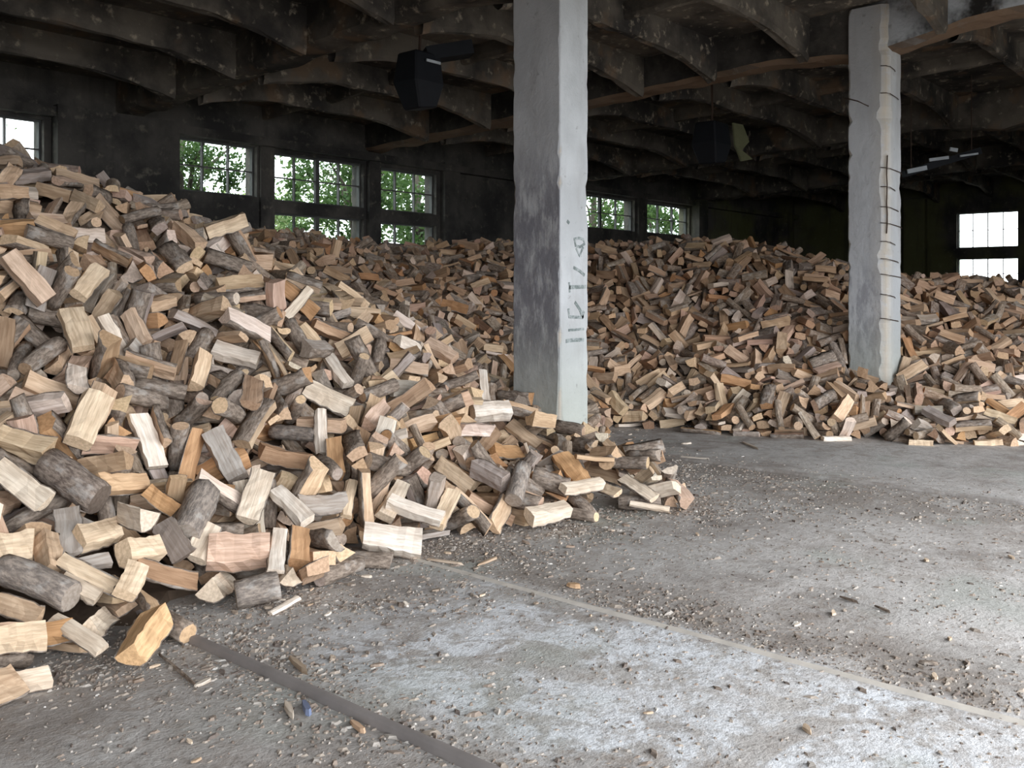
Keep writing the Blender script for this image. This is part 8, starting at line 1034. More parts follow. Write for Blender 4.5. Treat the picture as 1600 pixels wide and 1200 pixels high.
# ================================================================ firewood
TINT = {'white': (0.86, 0.8, 0.72), 'cream': (0.8, 0.66, 0.49), 'pale': (0.8, 0.71, 0.59), 'tan': (0.55, 0.42, 0.3), 'orange': (0.58, 0.36, 0.19), 'pink': (0.72, 0.53, 0.42), 'grey': (0.42, 0.39, 0.36), 'brown': (0.38, 0.25, 0.16), 'dark': (0.2, 0.17, 0.15), 'orange2': (0.72, 0.5, 0.29), 'cream2': (0.7, 0.5, 0.32), 'pink2': (0.72, 0.56, 0.44)}
HERO = [
(0, 'wedge', 0.364, 0.14, 0.112, 100, (2.064, 3.907, 0.101), (0.383, 0.001, 0.168, -0.908), 'orange2', 'large orange-tan split block on the bare floor, tipped on edge beside the rail end', 'large orange-tan floor block'),
(1, 'block', 0.213, 0.101, 0.06, 101, (2.14, 4.187, 0.28), (0.411, 0.071, 0.253, -0.873), 'cream', 'pale cream block leaning on top of the large orange-tan block near the rail', 'leaning cream block'),
(2, 'half', 0.348, 0.071, 0.064, 102, (2.025, 4.35, 0.295), (0.772, 0.339, -0.005, -0.539), 'cream', 'long curved split with cream face and dark barked underside, behind the cream leaning block', 'long curved split'),
(3, 'round', 0.364, 0.127, 0.127, 103, (1.808, 4.401, 0.303), (0.795, 0.336, -0.022, -0.504), 'grey', "thick grey barked round lying across the pile's bottom left toe", 'thick grey round'),
(4, 'block', 0.2, 0.064, 0.039, 104, (1.964, 4.312, 0.263), (0.778, 0.359, 0.026, -0.514), 'pale', 'pale split slab poking out from behind the thick grey round', 'pale slab behind the round'),
(5, 'half', 0.215, 0.09, 0.072, 105, (1.701, 4.342, 0.218), (0.818, 0.333, -0.027, -0.469), 'tan', 'grey-tan split log under the thick grey round at the left edge', 'grey-tan edge log'),
(6, 'slab', 0.338, 0.066, 0.033, 106, (1.84, 4.074, 0.137), (0.749, 0.201, -0.023, -0.631), 'pale', 'pale pinkish plank sloping down onto the bare floor left of the large orange-tan block', 'pinkish plank'),
(7, 'block', 0.2, 0.083, 0.058, 107, (1.757, 4.17, 0.147), (0.921, 0.368, -0.024, -0.123), 'orange', 'small orange block beneath the thick grey round', 'small orange block'),
(8, 'wedge', 0.3, 0.112, 0.089, 108, (1.99, 4.187, 0.106), (0.422, -0.061, -0.029, -0.904), 'pale', 'grey-cream wedge with its cut end facing out, left of the large orange-tan block', 'end-on grey-cream wedge'),
(9, 'block', 0.202, 0.105, 0.084, 109, (1.594, 4.052, 0.199), (0.922, 0.37, -0.006, -0.115), 'cream', 'cream split log lying on the bare floor in the lower left corner', 'corner cream log'),
(10, 'block', 0.2, 0.077, 0.054, 110, (1.572, 3.956, 0.055), (0.929, 0.363, 0.002, -0.075), 'pale', 'short cream offcut under the cream log in the lower left corner', 'corner offcut'),
(11, 'half', 0.2, 0.149, 0.119, 111, (1.447, 3.916, 0.06), (0.945, 0.322, 0.003, 0.057), 'tan', "tan log on the floor at the left edge, below the lower left corner's cream log", 'bottom-edge tan log'),
(12, 'block', 0.2, 0.138, 0.096, 112, (1.793, 4.663, 0.409), (0.887, 0.421, -0.087, -0.17), 'cream', 'cream block with long cracks at the left edge, above the thick grey round', 'cracked cream block'),
(13, 'block', 0.211, 0.12, 0.084, 113, (2.178, 4.584, 0.42), (0.904, 0.42, 0.027, 0.078), 'cream', 'cream block tilted up to the right, above the long curved split', 'tilted cream block'),
(14, 'half', 0.304, 0.113, 0.056, 114, (2.058, 4.662, 0.44), (0.547, 0.244, 0.16, -0.785), 'grey', 'upright grey barked slab left of the tilted cream block', 'upright bark slab'),
(15, 'wedge', 0.233, 0.121, 0.085, 115, (1.933, 4.577, 0.374), (0.581, 0.254, 0.128, -0.762), 'tan', 'grey-tan wedge with a broad triangular face, just above the long curved split', 'triangular wedge'),
(16, 'block', 0.258, 0.122, 0.097, 116, (2.348, 4.496, 0.321), (0.879, 0.422, 0.18, 0.13), 'cream', "square cream block with a shadowed left end, in the middle of the pile's front toe", 'square cream block'),
(17, 'slab', 0.2, 0.073, 0.051, 117, (2.067, 4.454, 0.322), (0.909, 0.414, -0.034, -0.015), 'grey', 'thin grey split below the tilted cream block', 'thin grey split'),
(18, 'half', 0.231, 0.12, 0.06, 118, (2.547, 4.542, 0.325), (0.667, 0.367, 0.168, -0.626), 'dark', 'dark purplish bark slab standing steeply left of the big pink block', 'purplish bark slab'),
(19, 'round', 0.353, 0.16, 0.16, 119, (2.746, 4.673, 0.408), (0.382, 0.141, 0.279, -0.87), 'grey', 'mottled grey barked log standing above the dark purplish bark slab', 'mottled round'),
(20, 'half', 0.253, 0.122, 0.086, 120, (2.709, 4.522, 0.287), (0.352, 0.164, 0.287, -0.876), 'pale', 'smooth pale grey split leaning between the dark bark slab and the big pink block', 'smooth pale split'),
(21, 'half', 0.342, 0.096, 0.077, 121, (2.427, 4.389, 0.2), (0.876, 0.431, 0.177, -0.123), 'brown', 'brown ridged split with an orange end, under the dark purplish bark slab', 'brown ridged split'),
(22, 'block', 0.314, 0.17, 0.136, 122, (2.838, 4.389, 0.245), (0.874, 0.387, -0.106, -0.275), 'pink', 'big pink split block with a long crack, at the front toe of the pile', 'big pink block'),
(23, 'slab', 0.354, 0.082, 0.041, 123, (2.975, 4.233, 0.241), (0.439, 0.125, 0.187, -0.87), 'white', 'narrow upright cream and grey plank against the right end of the big pink block', 'upright cream plank'),
(24, 'half', 0.354, 0.132, 0.106, 124, (3.13, 4.667, 0.441), (0.343, 0.247, 0.225, -0.878), 'pale', 'smooth beige half log standing above the big pink block', 'smooth beige half log'),
(25, 'block', 0.338, 0.097, 0.058, 125, (3.322, 4.594, 0.366), (0.663, 0.253, 0.045, -0.703), 'white', 'pinkish cream plank slanting down right of the smooth beige half log', 'pinkish cream plank'),
(26, 'half', 0.353, 0.124, 0.112, 126, (3.567, 4.603, 0.329), (0.905, 0.423, 0.038, -0.026), 'grey', 'grey weathered log lying level, right of the pinkish cream plank', 'grey weathered log'),
(27, 'slab', 0.353, 0.072, 0.057, 127, (3.777, 4.617, 0.33), (0.395, 0.132, 0.251, -0.874), 'cream', 'slim cream stick standing at the right end of the grey weathered log', 'slim cream stick'),
(28, 'block', 0.352, 0.17, 0.102, 128, (3.838, 4.289, 0.117), (0.829, 0.397, -0.083, -0.386), 'white', 'broad flat whitish block lying at the very front of the pile', 'broad whitish block'),
(29, 'block', 0.359, 0.097, 0.077, 129, (4.088, 4.348, 0.251), (0.823, 0.315, -0.005, -0.473), 'white', 'long whitish beam resting above the broad flat whitish block', 'long whitish beam'),
(30, 'block', 0.353, 0.107, 0.075, 130, (4.075, 4.546, 0.281), (0.271, 0.144, 0.257, -0.917), 'pale', 'short pale split standing behind the left end of the long whitish beam', 'short pale split'),
(31, 'block', 0.352, 0.099, 0.069, 131, (4.304, 4.306, 0.221), (0.24, 0.186, 0.169, -0.938), 'cream', 'short cream split standing behind the right end of the long whitish beam', 'short cream split'),
(32, 'wedge', 0.351, 0.149, 0.104, 132, (4.914, 4.789, 0.294), (0.678, 0.3, 0.02, -0.67), 'cream', 'wedge with a smooth cream face sloping right, above the two short standing splits', 'cream-faced wedge'),
(33, 'block', 0.354, 0.146, 0.131, 133, (6.128, 5.561, 0.572), (0.885, 0.413, -0.094, -0.192), 'white', "pale box-like block with a dark underside, left of the near column's foot", 'box-like pale block'),
(34, 'slab', 0.353, 0.092, 0.064, 134, (6.631, 6.11, 0.733), (0.444, 0.301, 0.336, -0.774), 'white', 'small white stick standing upright, left of the near column', 'white upright stick'),
(35, 'round', 0.353, 0.115, 0.115, 135, (4.974, 4.26, 0.291), (0.266, 0.218, 0.189, -0.92), 'grey', "smooth grey barked round standing steeply, below the near column's left side", 'smooth grey round'),
(36, 'block', 0.348, 0.113, 0.09, 136, (5.002, 4.016, 0.124), (0.964, 0.251, -0.034, -0.079), 'pale', 'pale split block lying level at the toe, below the smooth grey round', 'level toe block'),
(37, 'block', 0.365, 0.078, 0.07, 137, (5.429, 4.042, 0.231), (0.96, 0.261, -0.025, -0.101), 'pale', 'pinkish white split lying level, right of the pale split block at the toe', 'pinkish white split'),
(38, 'slab', 0.353, 0.17, 0.085, 138, (5.821, 4.431, 0.246), (0.555, 0.306, 0.062, -0.771), 'orange', 'broad orange-brown slab leaning at the foot of the near column', 'orange-brown slab'),
(39, 'slab', 0.353, 0.138, 0.083, 139, (6.485, 5.485, 0.34), (0.698, 0.318, 0.085, -0.636), 'tan', "tan shard with a pointed top leaning against the near column's left side", 'pointed tan shard'),
(40, 'half', 0.349, 0.139, 0.125, 140, (5.929, 5.206, 0.283), (0.913, 0.396, 0.088, -0.035), 'orange', 'short orange log end showing under the tan shard by the near column', 'orange log end'),
(41, 'block', 0.352, 0.154, 0.093, 141, (2.384, 5.152, 0.92), (0.42, 0.199, 0.363, -0.807), 'cream', 'large smooth cream slab standing in the left part of the pile', 'large cream slab'),
(42, 'block', 0.354, 0.121, 0.06, 142, (2.799, 5.283, 0.735), (0.646, 0.338, 0.321, -0.605), 'white', 'bright whitish plank slanting down right of the large smooth cream slab', 'bright whitish plank'),
(43, 'block', 0.355, 0.132, 0.105, 143, (3.179, 5.053, 0.625), (0.566, 0.449, 0.107, -0.683), 'grey', 'grey-purple squared block slanting steeply, right of the bright whitish plank', 'grey-purple block'),
(44, 'block', 0.329, 0.118, 0.083, 144, (3.788, 5.887, 1.172), (0.794, 0.432, -0.072, -0.421), 'white', 'whitish grey split lying level, high above the grey-purple squared block', 'level whitish split'),
(45, 'slab', 0.353, 0.078, 0.062, 145, (3.974, 5.141, 0.675), (0.477, 0.304, 0.307, -0.766), 'white', 'bone-like white split standing upright in the middle of the near pile', 'bone-like split'),
(46, 'half', 0.367, 0.17, 0.119, 146, (4.368, 5.584, 0.824), (0.799, 0.399, 0.051, -0.448), 'pale', 'shaggy cream split with deep grooves, above the bone-like white split', 'shaggy grooved split'),
(47, 'block', 0.335, 0.095, 0.067, 147, (4.691, 5.87, 1.005), (0.616, 0.312, 0.164, -0.705), 'white', 'pinkish white split slanting down above the shaggy cream split', 'pinkish white block'),
(48, 'wedge', 0.348, 0.123, 0.098, 148, (3.6, 5.052, 0.573), (0.863, 0.478, 0.101, -0.129), 'brown', "brown and reddish split lying level, left of the bone-like white split's lower end", 'brown reddish split'),
(49, 'round', 0.354, 0.088, 0.088, 149, (3.904, 5.356, 0.647), (0.769, 0.302, -0.193, -0.529), 'grey', 'slim dark grey round lying level, crossing left of the bone-like white split', 'slim dark round'),
(50, 'block', 0.363, 0.11, 0.077, 150, (2.455, 4.906, 0.588), (0.872, 0.443, 0.159, 0.136), 'cream2', 'orange-tan block lying level below the bright whitish plank', 'orange-tan level block'),
(51, 'wedge', 0.2, 0.098, 0.079, 151, (2.648, 4.836, 0.476), (0.829, 0.345, 0.189, -0.398), 'orange', 'short brown-orange split touching the right end of the orange-tan block', 'brown-orange split'),
(52, 'round', 0.354, 0.17, 0.17, 152, (2.184, 4.883, 0.638), (0.752, 0.391, 0.047, -0.53), 'dark', 'big dark barked round lying in the lower left of the pile', 'big dark round'),
(53, 'half', 0.352, 0.115, 0.081, 153, (1.957, 4.953, 0.647), (0.728, 0.386, 0.026, -0.566), 'pale', 'pale grey split slanting down left of the big dark barked round', 'pale grey split'),
(54, 'block', 0.354, 0.143, 0.071, 154, (2.644, 5.866, 1.383), (0.609, 0.285, 0.195, -0.714), 'cream', "cream block standing in the pile's upper left part", 'upper cream block'),
(55, 'block', 0.37, 0.13, 0.104, 155, (2.508, 6.244, 1.708), (0.656, 0.574, 0.217, -0.439), 'pink2', "pinkish cream beam slanting down at the pile's far left, upper part", 'pinkish cream beam'),
(56, 'block', 0.353, 0.12, 0.072, 156, (2.917, 6.268, 1.682), (0.377, 0.131, 0.393, -0.828), 'cream', 'cream block slanting up to the right, beside the pinkish cream beam', 'upslanting cream block'),
(57, 'wedge', 0.353, 0.144, 0.115, 157, (4.539, 7.209, 2.202), (0.847, 0.465, -0.246, -0.082), 'cream', 'cream wedge lying on the right shoulder of the left ridge', 'ridge shoulder wedge'),
(58, 'slab', 0.354, 0.077, 0.054, 158, (4.581, 6.245, 1.534), (0.228, 0.272, 0.47, -0.808), 'pale', "thin pale stick pointing up to the right on the near pile's right flank", 'thin pale stick'),
(59, 'round', 0.216, 0.136, 0.136, 159, (2.771, 4.115, 0.1), (0.891, 0.348, -0.176, -0.231), 'grey', "grey barked round at the toe, just right of the steel strip's upper end", 'grey toe round'),
(60, 'wedge', 0.3, 0.143, 0.114, 160, (2.709, 4.368, 0.064), (0.37, -0.061, -0.024, -0.927), 'pale', 'greyish wedge with its cut end facing out, under the big pink block', 'end-on wedge'),
(61, 'wedge', 0.3, 0.12, 0.096, 161, (2.997, 4.196, 0.101), (0.555, -0.048, -0.032, -0.83), 'pale', 'small greyish wedge with its cut end facing out, below the narrow upright plank', 'small end-on wedge'),
(62, 'slab', 0.354, 0.107, 0.064, 162, (6.445, 4.603, 0.096), (0.793, 0.289, -0.055, -0.533), 'tan', 'grey-tan slab lying at the right foot of the near column', 'column-foot slab'),
(63, 'half', 0.354, 0.096, 0.067, 163, (5.764, 4.107, 0.157), (0.591, 0.165, -0.144, -0.776), 'cream', "cream knobbly split lying just right of the near column's foot", 'knobbly split'),
(64, 'half', 0.353, 0.105, 0.073, 164, (5.912, 3.893, 0.156), (0.598, 0.191, -0.024, -0.778), 'pale', 'cream split with deep grooves near the tip of the pile, right of the near column', 'grooved tip split'),
(65, 'slab', 0.287, 0.046, 0.037, 165, (5.819, 3.73, 0.065), (0.789, 0.382, -0.14, -0.46), 'pale', 'thin pale splinter log at the pointed tip of the pile, right of the near column', 'tip splinter'),
(66, 'wedge', 0.2, 0.105, 0.084, 166, (6.563, 4.262, 0.106), (0.744, 0.084, -0.484, -0.453), 'cream', "short cream split standing behind the pile's tip, right of the near column", 'tip wedge'),
(67, 'slab', 0.265, 0.074, 0.03, 167, (8.042, 4.647, 0.015), (0.788, -0.003, -0.004, -0.615), 'white', 'lens-shaped pale slab lying alone on the bare floor between the two columns', 'lens-shaped slab'),
(68, 'half', 0.352, 0.127, 0.101, 168, (9.832, 4.523, 0.046), (0.84, -0.017, -0.026, -0.541), 'pink', 'pinkish half log on the floor edge of the far pile, midway between the columns', 'pinkish floor log'),
(69, 'block', 0.305, 0.083, 0.066, 169, (9.99, 4.036, 0.042), (0.923, 0.006, 0.015, -0.385), 'white', "pale split lying on the floor just left of the far column's foot", 'floor split by far column'),
(70, 'block', 0.234, 0.101, 0.081, 170, (10.288, 3.25, 0.045), (0.824, 0.001, 0.002, -0.566), 'cream', "cream split lying on the floor just right of the far column's foot", 'cream split by far column'),
(71, 'block', 0.272, 0.094, 0.075, 171, (10.739, 2.715, 0.048), (0.857, -0.021, -0.036, -0.513), 'cream', "cream split lying on the floor at the far pile's edge, near the right side", 'edge cream split'),
(72, 'half', 0.45, 0.102, 0.081, 172, (9.494, 5.404, 0.047), (0.833, 0.017, 0.026, -0.552), 'orange2', "tan split lying flat against the far pile's edge, left of the pinkish half log", 'flat tan split'),
(73, 'slab', 0.193, 0.039, 0.027, 173, (2.855, 4.003, 0.025), (0.995, 0.005, -0.075, 0.069), 'white', 'small whitish stick lying alone on the dusty floor below the grey barked toe round', 'whitish floor stick')]
NHH = len(HERO)
REC = [LOGS[i:i+8] for i in range(0, len(LOGS), 8)]
GX0, GY0 = -3.2, -.4; GX, GY = 137, 58
_X, _Y = np.meshgrid(GX0+.25*np.arange(GX), GY0+.25*np.arange(GY)); _xy = np.c_[_X.ravel(), _Y.ravel()]; _d = pdist(_xy)
g = np.where(_d > 0, height(_xy)-np.clip(.12+_d*.6, 0, .37)-.02, -.5).reshape(GY, GX)
def shape_arrays(V, F, B):
    return np.asarray(V, float), F, B
def log_meshes(kind, L, w, h, seed, rings=6):
    """split body with every face, and the bark as a shell of its own"""
    V, F, B = logmesh(kind, L, w, h, seed, rings)
    me = bpy.data.meshes.new('split_wood'); me.from_pydata(V.tolist(), [], [tuple(q) for q in F]); me.materials.append(M['wood'])
    a = me.attributes.new('lc', 'FLOAT_VECTOR', 'POINT'); a.data.foreach_set('vector', V.ravel())
    e = me.attributes.new('endf', 'FLOAT', 'FACE'); e.data.foreach_set('value', [1. if b == 2 else 0. for b in B])
    kb = [q for q, b in zip(F, B) if b == 1]; mb_ = None
    if kb:
        ids = sorted({i for q in kb for i in q}); rr = np.random.RandomState(seed); c = V.mean(0); mp = {}; W = []
        for i in ids:
            p = V[i].copy(); d = np.array([0, p[1]-c[1], p[2]-c[2]]); d /= np.linalg.norm(d)+1e-9; mp[i] = len(W); W.append(p+d*(.004+.004*rr.rand())-np.array([math.copysign(.001, p[0]) if abs(p[0]) > L*.44 else 0, 0, 0]))
        n = len(W)
        for i in ids:
            p = V[i].copy(); d = np.array([0, p[1]-c[1], p[2]-c[2]]); d /= np.linalg.norm(d)+1e-9; W.append(p-d*.001)
        FF = [tuple(mp[i] for i in q) for q in kb]; ed = {}
        for q in FF:
            for i in range(4): ed[(q[i], q[(i+1) % 4])] = ed.get((q[i], q[(i+1) % 4]), 0)+1
        FF += [(b_, a_, a_+n, b_+n) for (a_, b_) in ed if (b_, a_) not in ed]
        mb_ = bpy.data.meshes.new('bark'); mb_.from_pydata([tuple(p) for p in W], [], FF); mb_.materials.append(M['bark'])
        a = mb_.attributes.new('lc', 'FLOAT_VECTOR', 'POINT'); a.data.foreach_set('vector', np.array(W).ravel()); mb_.polygons.foreach_set('use_smooth', [True]*len(mb_.polygons))
    return me, mb_
GRP = 'split firewood logs of the big pile'
def put(name, pair, loc, q, tint, bt, label):
    o = bpy.data.objects.new(name, pair[0]); link(o); o.location = loc; o.rotation_mode = 'QUATERNION'; o.rotation_quaternion = q; o.color = (*tint, 1)
    if pair[1]:
        c = bpy.data.objects.new('bark', pair[1]); link(c, o); c.color = (*bt, 1)
    return tag(o, label, 'firewood log', GRP)
LM = []                                       # landmarks: short name, pixel centre
for (k, kind, L, w, h, seed, c, q, tn, label, short) in HERO:
    tint = TINT[tn]; bt = {'grey': (.42,.41,.40), 'dark': (.14,.12,.13)}.get(tn, (.26,.22,.19))
    put('firewood_log', log_meshes(kind, L, w, h, seed, 8), c, q, tint, bt, label); LM.append((short, pix(c)))
LIBM = [log_meshes(*l) for l in LIB]
RTINT = [('whitish', (.76,.68,.60), .10), ('cream', (.70,.55,.39), .22), ('pale tan', (.62,.48,.35), .24), ('tan', (.52,.38,.26), .17), ('orange-brown', (.54,.34,.19), .06), ('pinkish', (.60,.45,.36), .09), ('grey', (.40,.36,.33), .08), ('brown', (.34,.24,.165), .04)]
TP = np.array([t[2] for t in RTINT]); TP /= TP.sum(); rr = np.random.RandomState(11)
KW = {'round': 'unsplit round', 'half': 'half-round split', 'wedge': 'wedge-shaped split', 'block': 'squared split', 'slab': 'thin slab split'}
NI = 300-NHH; used = set(); seen = {}
parts = []
for i, (t, x, y, z, a, b, c, d) in enumerate(REC):
    ti = rr.choice(len(RTINT), p=TP); jit = rr.uniform(.95, 1.2); tint = tuple(min(.95, v*jit*rr.uniform(.97, 1.03)) for v in RTINT[ti][1]); loc = (x/100, y/100, z/100); far_shade = min(1, max(0, (loc[0]*FW[0]+loc[1]*FW[1]-9.5)/3))*min(1, max(0, (loc[2]+.2)/1.2)); tint = (tint[0]*(1-.20*far_shade), tint[1]*(1-.27*far_shade), tint[2]*(1-.31*far_shade)); q = Quaternion((a, b, c, d)); q.normalize()  # dimmer light far back and high up is put into the log tint
    if i < NI:
        R = q.to_matrix(); ax = R @ Vector((LIB[t][1]/2, 0, 0)); p0 = pix(Vector(loc)-ax); p1 = pix(Vector(loc)+ax); pc = pix(loc)
        dx, dy = p1[0]-p0[0], p1[1]-p0[1]; ln = math.hypot(dx, dy); full = LIB[t][1]*f/(loc[0]*FW[0]+loc[1]*FW[1])
        if dx < 0: dx, dy = -dx, -dy
        an = math.degrees(math.atan2(-dy, dx))
        if ln < .45*full: ori = 'end-on'
        elif abs(an) < 15: ori = 'level'
        elif abs(an) > 65: ori = 'upright'
        else: ori = 'rising right' if an > 0 else 'falling right'
        base = '%s %s, %s' % (RTINT[ti][0], KW[LIB[t][0]], ori); lab = None
        near = sorted(LM, key=lambda s: math.hypot(s[1][0]-pc[0], s[1][1]-pc[1]))[:6]
        for s in near:
            ddx, ddy = pc[0]-s[1][0], pc[1]-s[1][1]; dist = math.hypot(ddx, ddy); far = 'some way ' if dist > 110 else ('just ' if dist < 50 else '')
            rel = ('above' if ddy < 0 else 'below') if abs(ddy) > abs(ddx) else ('left of' if ddx < 0 else 'right of')
            cand = '%s, %s%s the %s' % (base, far, rel, s[0])
            if len(cand.split()) > 16: cand = cand.replace(', end-on', '').replace(', level', '').replace('some way ', '')
            if cand not in used: lab = cand; break
        if lab is None: lab = cand
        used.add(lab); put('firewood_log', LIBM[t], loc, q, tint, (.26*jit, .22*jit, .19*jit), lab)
    else: parts.append((t, loc, q, tint))
# everything past the 300 largest, and the crushed bark they lie on, as one heap
HV = []; HF = []; HM = []; HT = []; HE = []; HL = []; n0 = 0
LOW = [logmesh(*l, 3) for l in LIB]
for (t, loc, q, tint) in parts:
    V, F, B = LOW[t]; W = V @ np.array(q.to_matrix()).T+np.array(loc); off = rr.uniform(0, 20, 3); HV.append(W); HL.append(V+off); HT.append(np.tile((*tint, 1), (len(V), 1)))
    for fc, b in zip(F, B): HF.append(tuple(i+n0 for i in fc)); HM.append(1 if b == 1 else 0); HE.append(1. if b == 2 else 0.)
    n0 += len(V)
X, Y = np.meshgrid(GX0+.25*np.arange(GX), GY0+.25*np.arange(GY)); CV = np.c_[X.ravel(), Y.ravel(), g.ravel()]; zz = g.ravel()
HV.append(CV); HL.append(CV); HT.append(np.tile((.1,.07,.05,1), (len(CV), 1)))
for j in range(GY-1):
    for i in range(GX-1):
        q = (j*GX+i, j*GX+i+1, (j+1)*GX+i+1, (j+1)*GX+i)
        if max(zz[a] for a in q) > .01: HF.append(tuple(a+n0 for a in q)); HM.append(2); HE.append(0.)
me = bpy.data.meshes.new('firewood_heap'); me.from_pydata(np.vstack(HV).tolist(), [], HF)
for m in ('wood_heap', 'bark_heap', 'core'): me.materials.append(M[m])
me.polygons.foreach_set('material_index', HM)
a = me.attributes.new('lc', 'FLOAT_VECTOR', 'POINT'); a.data.foreach_set('vector', np.vstack(HL).ravel())
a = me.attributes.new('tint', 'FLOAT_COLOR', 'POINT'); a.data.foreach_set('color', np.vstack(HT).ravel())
a = me.attributes.new('endf', 'FLOAT', 'FACE'); a.data.foreach_set('value', HE)
me.update(); tag(link(bpy.data.objects.new('firewood_heap', me)), 'great heap of split firewood filling the back of the hall', 'firewood heap', GRP, kind='stuff')

# ================================================================ chips, bark scraps and grit on the floor
rr = np.random.RandomState(4)
def chip_mesh(name, L, w, t, seed, mat):
    r = np.random.RandomState(seed); n = 7; V = []
    for k, z in ((0, 0.), (1, t)):
        for i in range(n):
            a = 2*math.pi*i/n; s = r.uniform(.75, 1.1) if k == 0 else s_[i]
            if k == 0: s_ = (s_ if i else [])+[s] if i else [s]
            V.append((math.cos(a)*L/2*s*(1-.12*k), math.sin(a)*w/2*s*(1-.15*k), z+(.25*t*math.cos(a) if k else 0)))
    F = [tuple(range(n))[::-1], tuple(range(n, 2*n))]+[(i, (i+1) % n, n+(i+1) % n, n+i) for i in range(n)]
    me = bpy.data.meshes.new(name); me.from_pydata(V, [], F); me.materials.append(mat)
    a = me.attributes.new('lc', 'FLOAT_VECTOR', 'POINT'); a.data.foreach_set('vector', np.array(V).ravel()); return me
def chip(px0, py0, px1, py1, w, t, tint, label, bark=False, name='wood_chip', cat='wood chip'):
    a = Vector(tuple(map(float, fl(px0, py0)))); b = Vector(tuple(map(float, fl(px1, py1)))); d = b-a; o = bpy.data.objects.new(name, chip_mesh(name, d.length, w, t, int(px0), M['bark'] if bark else M['wood'])); link(o)
    c = (a+b)/2; o.location = (c.x, c.y, .006 if c.x < 7.9 else .026); o.rotation_euler = (0, 0, math.atan2(d.y, d.x)); o.color = (*tint, 1); return tag(o, label, cat)
chip(655, 874, 732, 886, .022, .012, (.62,.52,.42), 'long thin pale splinter on the floor below the broad flat whitish block')
chip(742, 887, 782, 872, .028, .012, (.50,.40,.30), 'short tan splinter beyond the tip of the long thin one')
chip(884, 916, 908, 922, .05, .02, (.72,.52,.34), 'single orange-tan chip on the floor below the near column')
chip(1064, 698, 1082, 697, .06, .015, (.70,.64,.56), 'small pale chip beside the lens-shaped slab between the columns')
chip(1158, 694, 1186, 707, .03, .015, (.62,.55,.47), 'thin pale sliver on the floor right of the lens-shaped slab')
chip(242, 1020, 310, 1078, .016, .01, (.15,.11,.09), 'thin dark twig lying beside the large orange-tan block', True, 'twig', 'twig')
chip(300, 1078, 332, 1064, .03, .012, (.58,.54,.48), 'pale offcut on the floor left of the steel edge strip')
chip(448, 1028, 482, 1058, .03, .018, (.50,.42,.33), 'tan shard lying just right of the steel edge strip')
chip(546, 1128, 572, 1152, .025, .014, (.66,.48,.34), 'pointed orange-tan shard left of the steel edge strip near the bottom')
chip(446, 1098, 458, 1128, .03, .016, (.66,.60,.52), 'whitish chip against the steel edge strip, beside the blue scrap')
o = chip(474, 1100, 484, 1124, .03, .02, (.20,.24,.42), 'small crumpled blue-grey scrap beside the steel edge strip', False, 'plastic_scrap', 'scrap'); o.data.materials[0] = plain('blue_grey_plastic', (.20,.24,.36), .5)
chip(540, 868, 576, 880, .03, .02, (.22,.17,.14), 'dark bark scrap at the pile toe left of the broad flat whitish block', True, 'bark_scrap', 'bark scrap')
chip(1310, 934, 1340, 944, .02, .01, (.12,.10,.09), 'thin dark twig lying alone on the pale floor', True, 'twig', 'twig')
chip(1365, 948, 1395, 962, .018, .01, (.12,.10,.09), 'second thin dark twig lying right of the first', True, 'twig', 'twig')
chip(1430, 1036, 1468, 1042, .03, .012, (.14,.13,.12), 'dark flat scrap on the pale floor above the joint ridge', True, 'bark_scrap', 'bark scrap')
CHIPS = [chip_mesh('wood_chip', .05, .02, .008, 50+i, M['wood']) for i in range(4)]+[chip_mesh('wood_chip', .045, .028, .008, 60+i, M['bark']) for i in range(3)]
TOE = [(1.55, 4.12), (1.77, 4.11), (2.02, 3.89), (2.44, 4.39), (2.69, 4.41), (2.88, 4.11), (3.2, 4.28), (3.72, 4.46), (4.07, 4.27), (4.36, 4.33), (4.73, 4.33), (4.93, 4.1), (5.36, 4.11), (5.71, 4.02), (6.05, 3.74), (6.44, 4.01), (6.77, 4.53), (6.9, 5.0), (7.89, 5.92), (9.11, 6.74), (9.62, 6.3), (9.79, 5.87)]
def toe_pt():
    i = rr.randint(0, len(TOE)-1); t = rr.rand(); return TOE[i][0]*(1-t)+TOE[i+1][0]*t, TOE[i][1]*(1-t)+TOE[i+1][1]*t
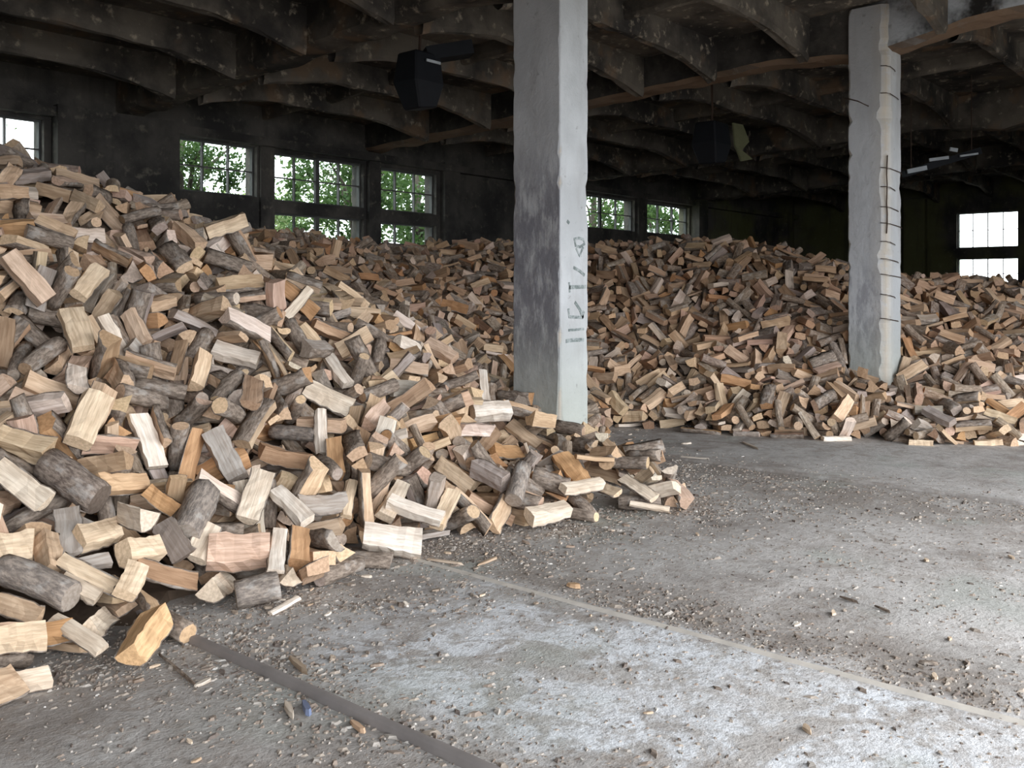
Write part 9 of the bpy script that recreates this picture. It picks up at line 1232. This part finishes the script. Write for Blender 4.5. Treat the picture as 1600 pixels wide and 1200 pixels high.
for i in range(110):
    if i < 70: u, v = toe_pt(); s = abs(rr.normal(0, .35))+.04; x = u+s*.6+rr.normal(0, .06); y = v-s
    else: x, y = rr.uniform(1.2, 6.5), rr.uniform(.8, 4.6)
    o = bpy.data.objects.new('wood_chip', CHIPS[rr.randint(0, 7)]); link(o); s = rr.uniform(.6, 1.5); o.scale = (s, s, s); o.location = (x, y, .005 if x < 7.9 else .025); o.rotation_euler = (rr.normal(0, .12), rr.normal(0, .12), rr.uniform(0, 6.28))
    ci = rr.randint(0, 4); tc = [(.66,.55,.43), (.5,.4,.3), (.36,.3,.25), (.72,.66,.58)][ci]; o.color = (*tc, 1); pc = pix((x, y, 0)); bk = o.data.materials[0] == M['bark']
    lab = None
    for s_ in sorted(LM, key=lambda q_: math.hypot(q_[1][0]-pc[0], q_[1][1]-pc[1]))[:5]:
        ddx, ddy = pc[0]-s_[1][0], pc[1]-s_[1][1]; dist = math.hypot(ddx, ddy); rel = ('above' if ddy < 0 else 'below') if abs(ddy) > abs(ddx) else ('left of' if ddx < 0 else 'right of')
        cand = 'tiny %s on the floor, %s%s the %s' % ('dark bark flake' if bk else ['tan wood chip', 'brownish wood chip', 'grey-brown wood chip', 'pale wood chip'][ci], 'well ' if dist > 150 else '', rel, s_[0])
        if cand not in used: lab = cand; break
    used.add(lab or cand); tag(o, lab or cand, 'wood chip', 'small chips scattered on the dusty floor')
V = []; F = []; T = []
n = 22000
for i in range(n):
    m = rr.rand()
    if m < .35: u, v = toe_pt(); s = abs(rr.normal(0, .5)); x = u+s*.6+rr.normal(0, .08); y = v-s+.1
    elif m < .47: x = 3.95+abs(rr.normal(0, .22)); y = rr.uniform(-1, 5)
    elif m < .56: x = rr.normal(2.28, .22); y = rr.uniform(1.5, 4.5)
    elif m < .66: x = 7.9-abs(rr.normal(0, .5)); y = rr.uniform(0, 6)
    else: x, y = rr.uniform(.8, 8.5), rr.uniform(.2, 5.2)
    s = rr.uniform(.002, .006)*(1+rr.rand()**8*1.8); a = rr.uniform(0, 6.28); e = rr.uniform(1, 3.2); z = .002 if x < 7.95 else .022; b = len(V); h = s*rr.uniform(.3, .9)
    for k in range(4):
        an = a+k*math.pi/2; r_ = s*(e if k % 2 == 0 else 1); V.append((x+r_*math.cos(an), y+r_*math.sin(an), z-.004))
    for k in range(4):
        an = a+k*math.pi/2+.3; r_ = s*(e if k % 2 == 0 else 1)*.6; V.append((x+r_*math.cos(an), y+r_*math.sin(an), z+h))
    F += [(b+4, b+5, b+6, b+7)]+[(b+k, b+(k+1) % 4, b+4+(k+1) % 4, b+4+k) for k in range(4)]
    c = [(.26,.21,.17), (.34,.29,.24), (.42,.38,.335), (.58,.55,.50), (.17,.14,.12)][rr.choice(5, p=[.34, .32, .18, .02, .14])]; T += [(*c, 1)]*8
me = bpy.data.meshes.new('debris'); me.from_pydata(V, [], F); b = NB('floor_grit', .95, .1); b.out(b.n('ShaderNodeAttribute', attribute_name='tint').outputs['Color']); me.materials.append(b.m)
a = me.attributes.new('tint', 'FLOAT_COLOR', 'POINT'); a.data.foreach_set('color', np.array(T).ravel())
tag(link(bpy.data.objects.new('debris', me)), 'fine bark grit and small stones strewn over the floor', 'debris', kind='stuff')
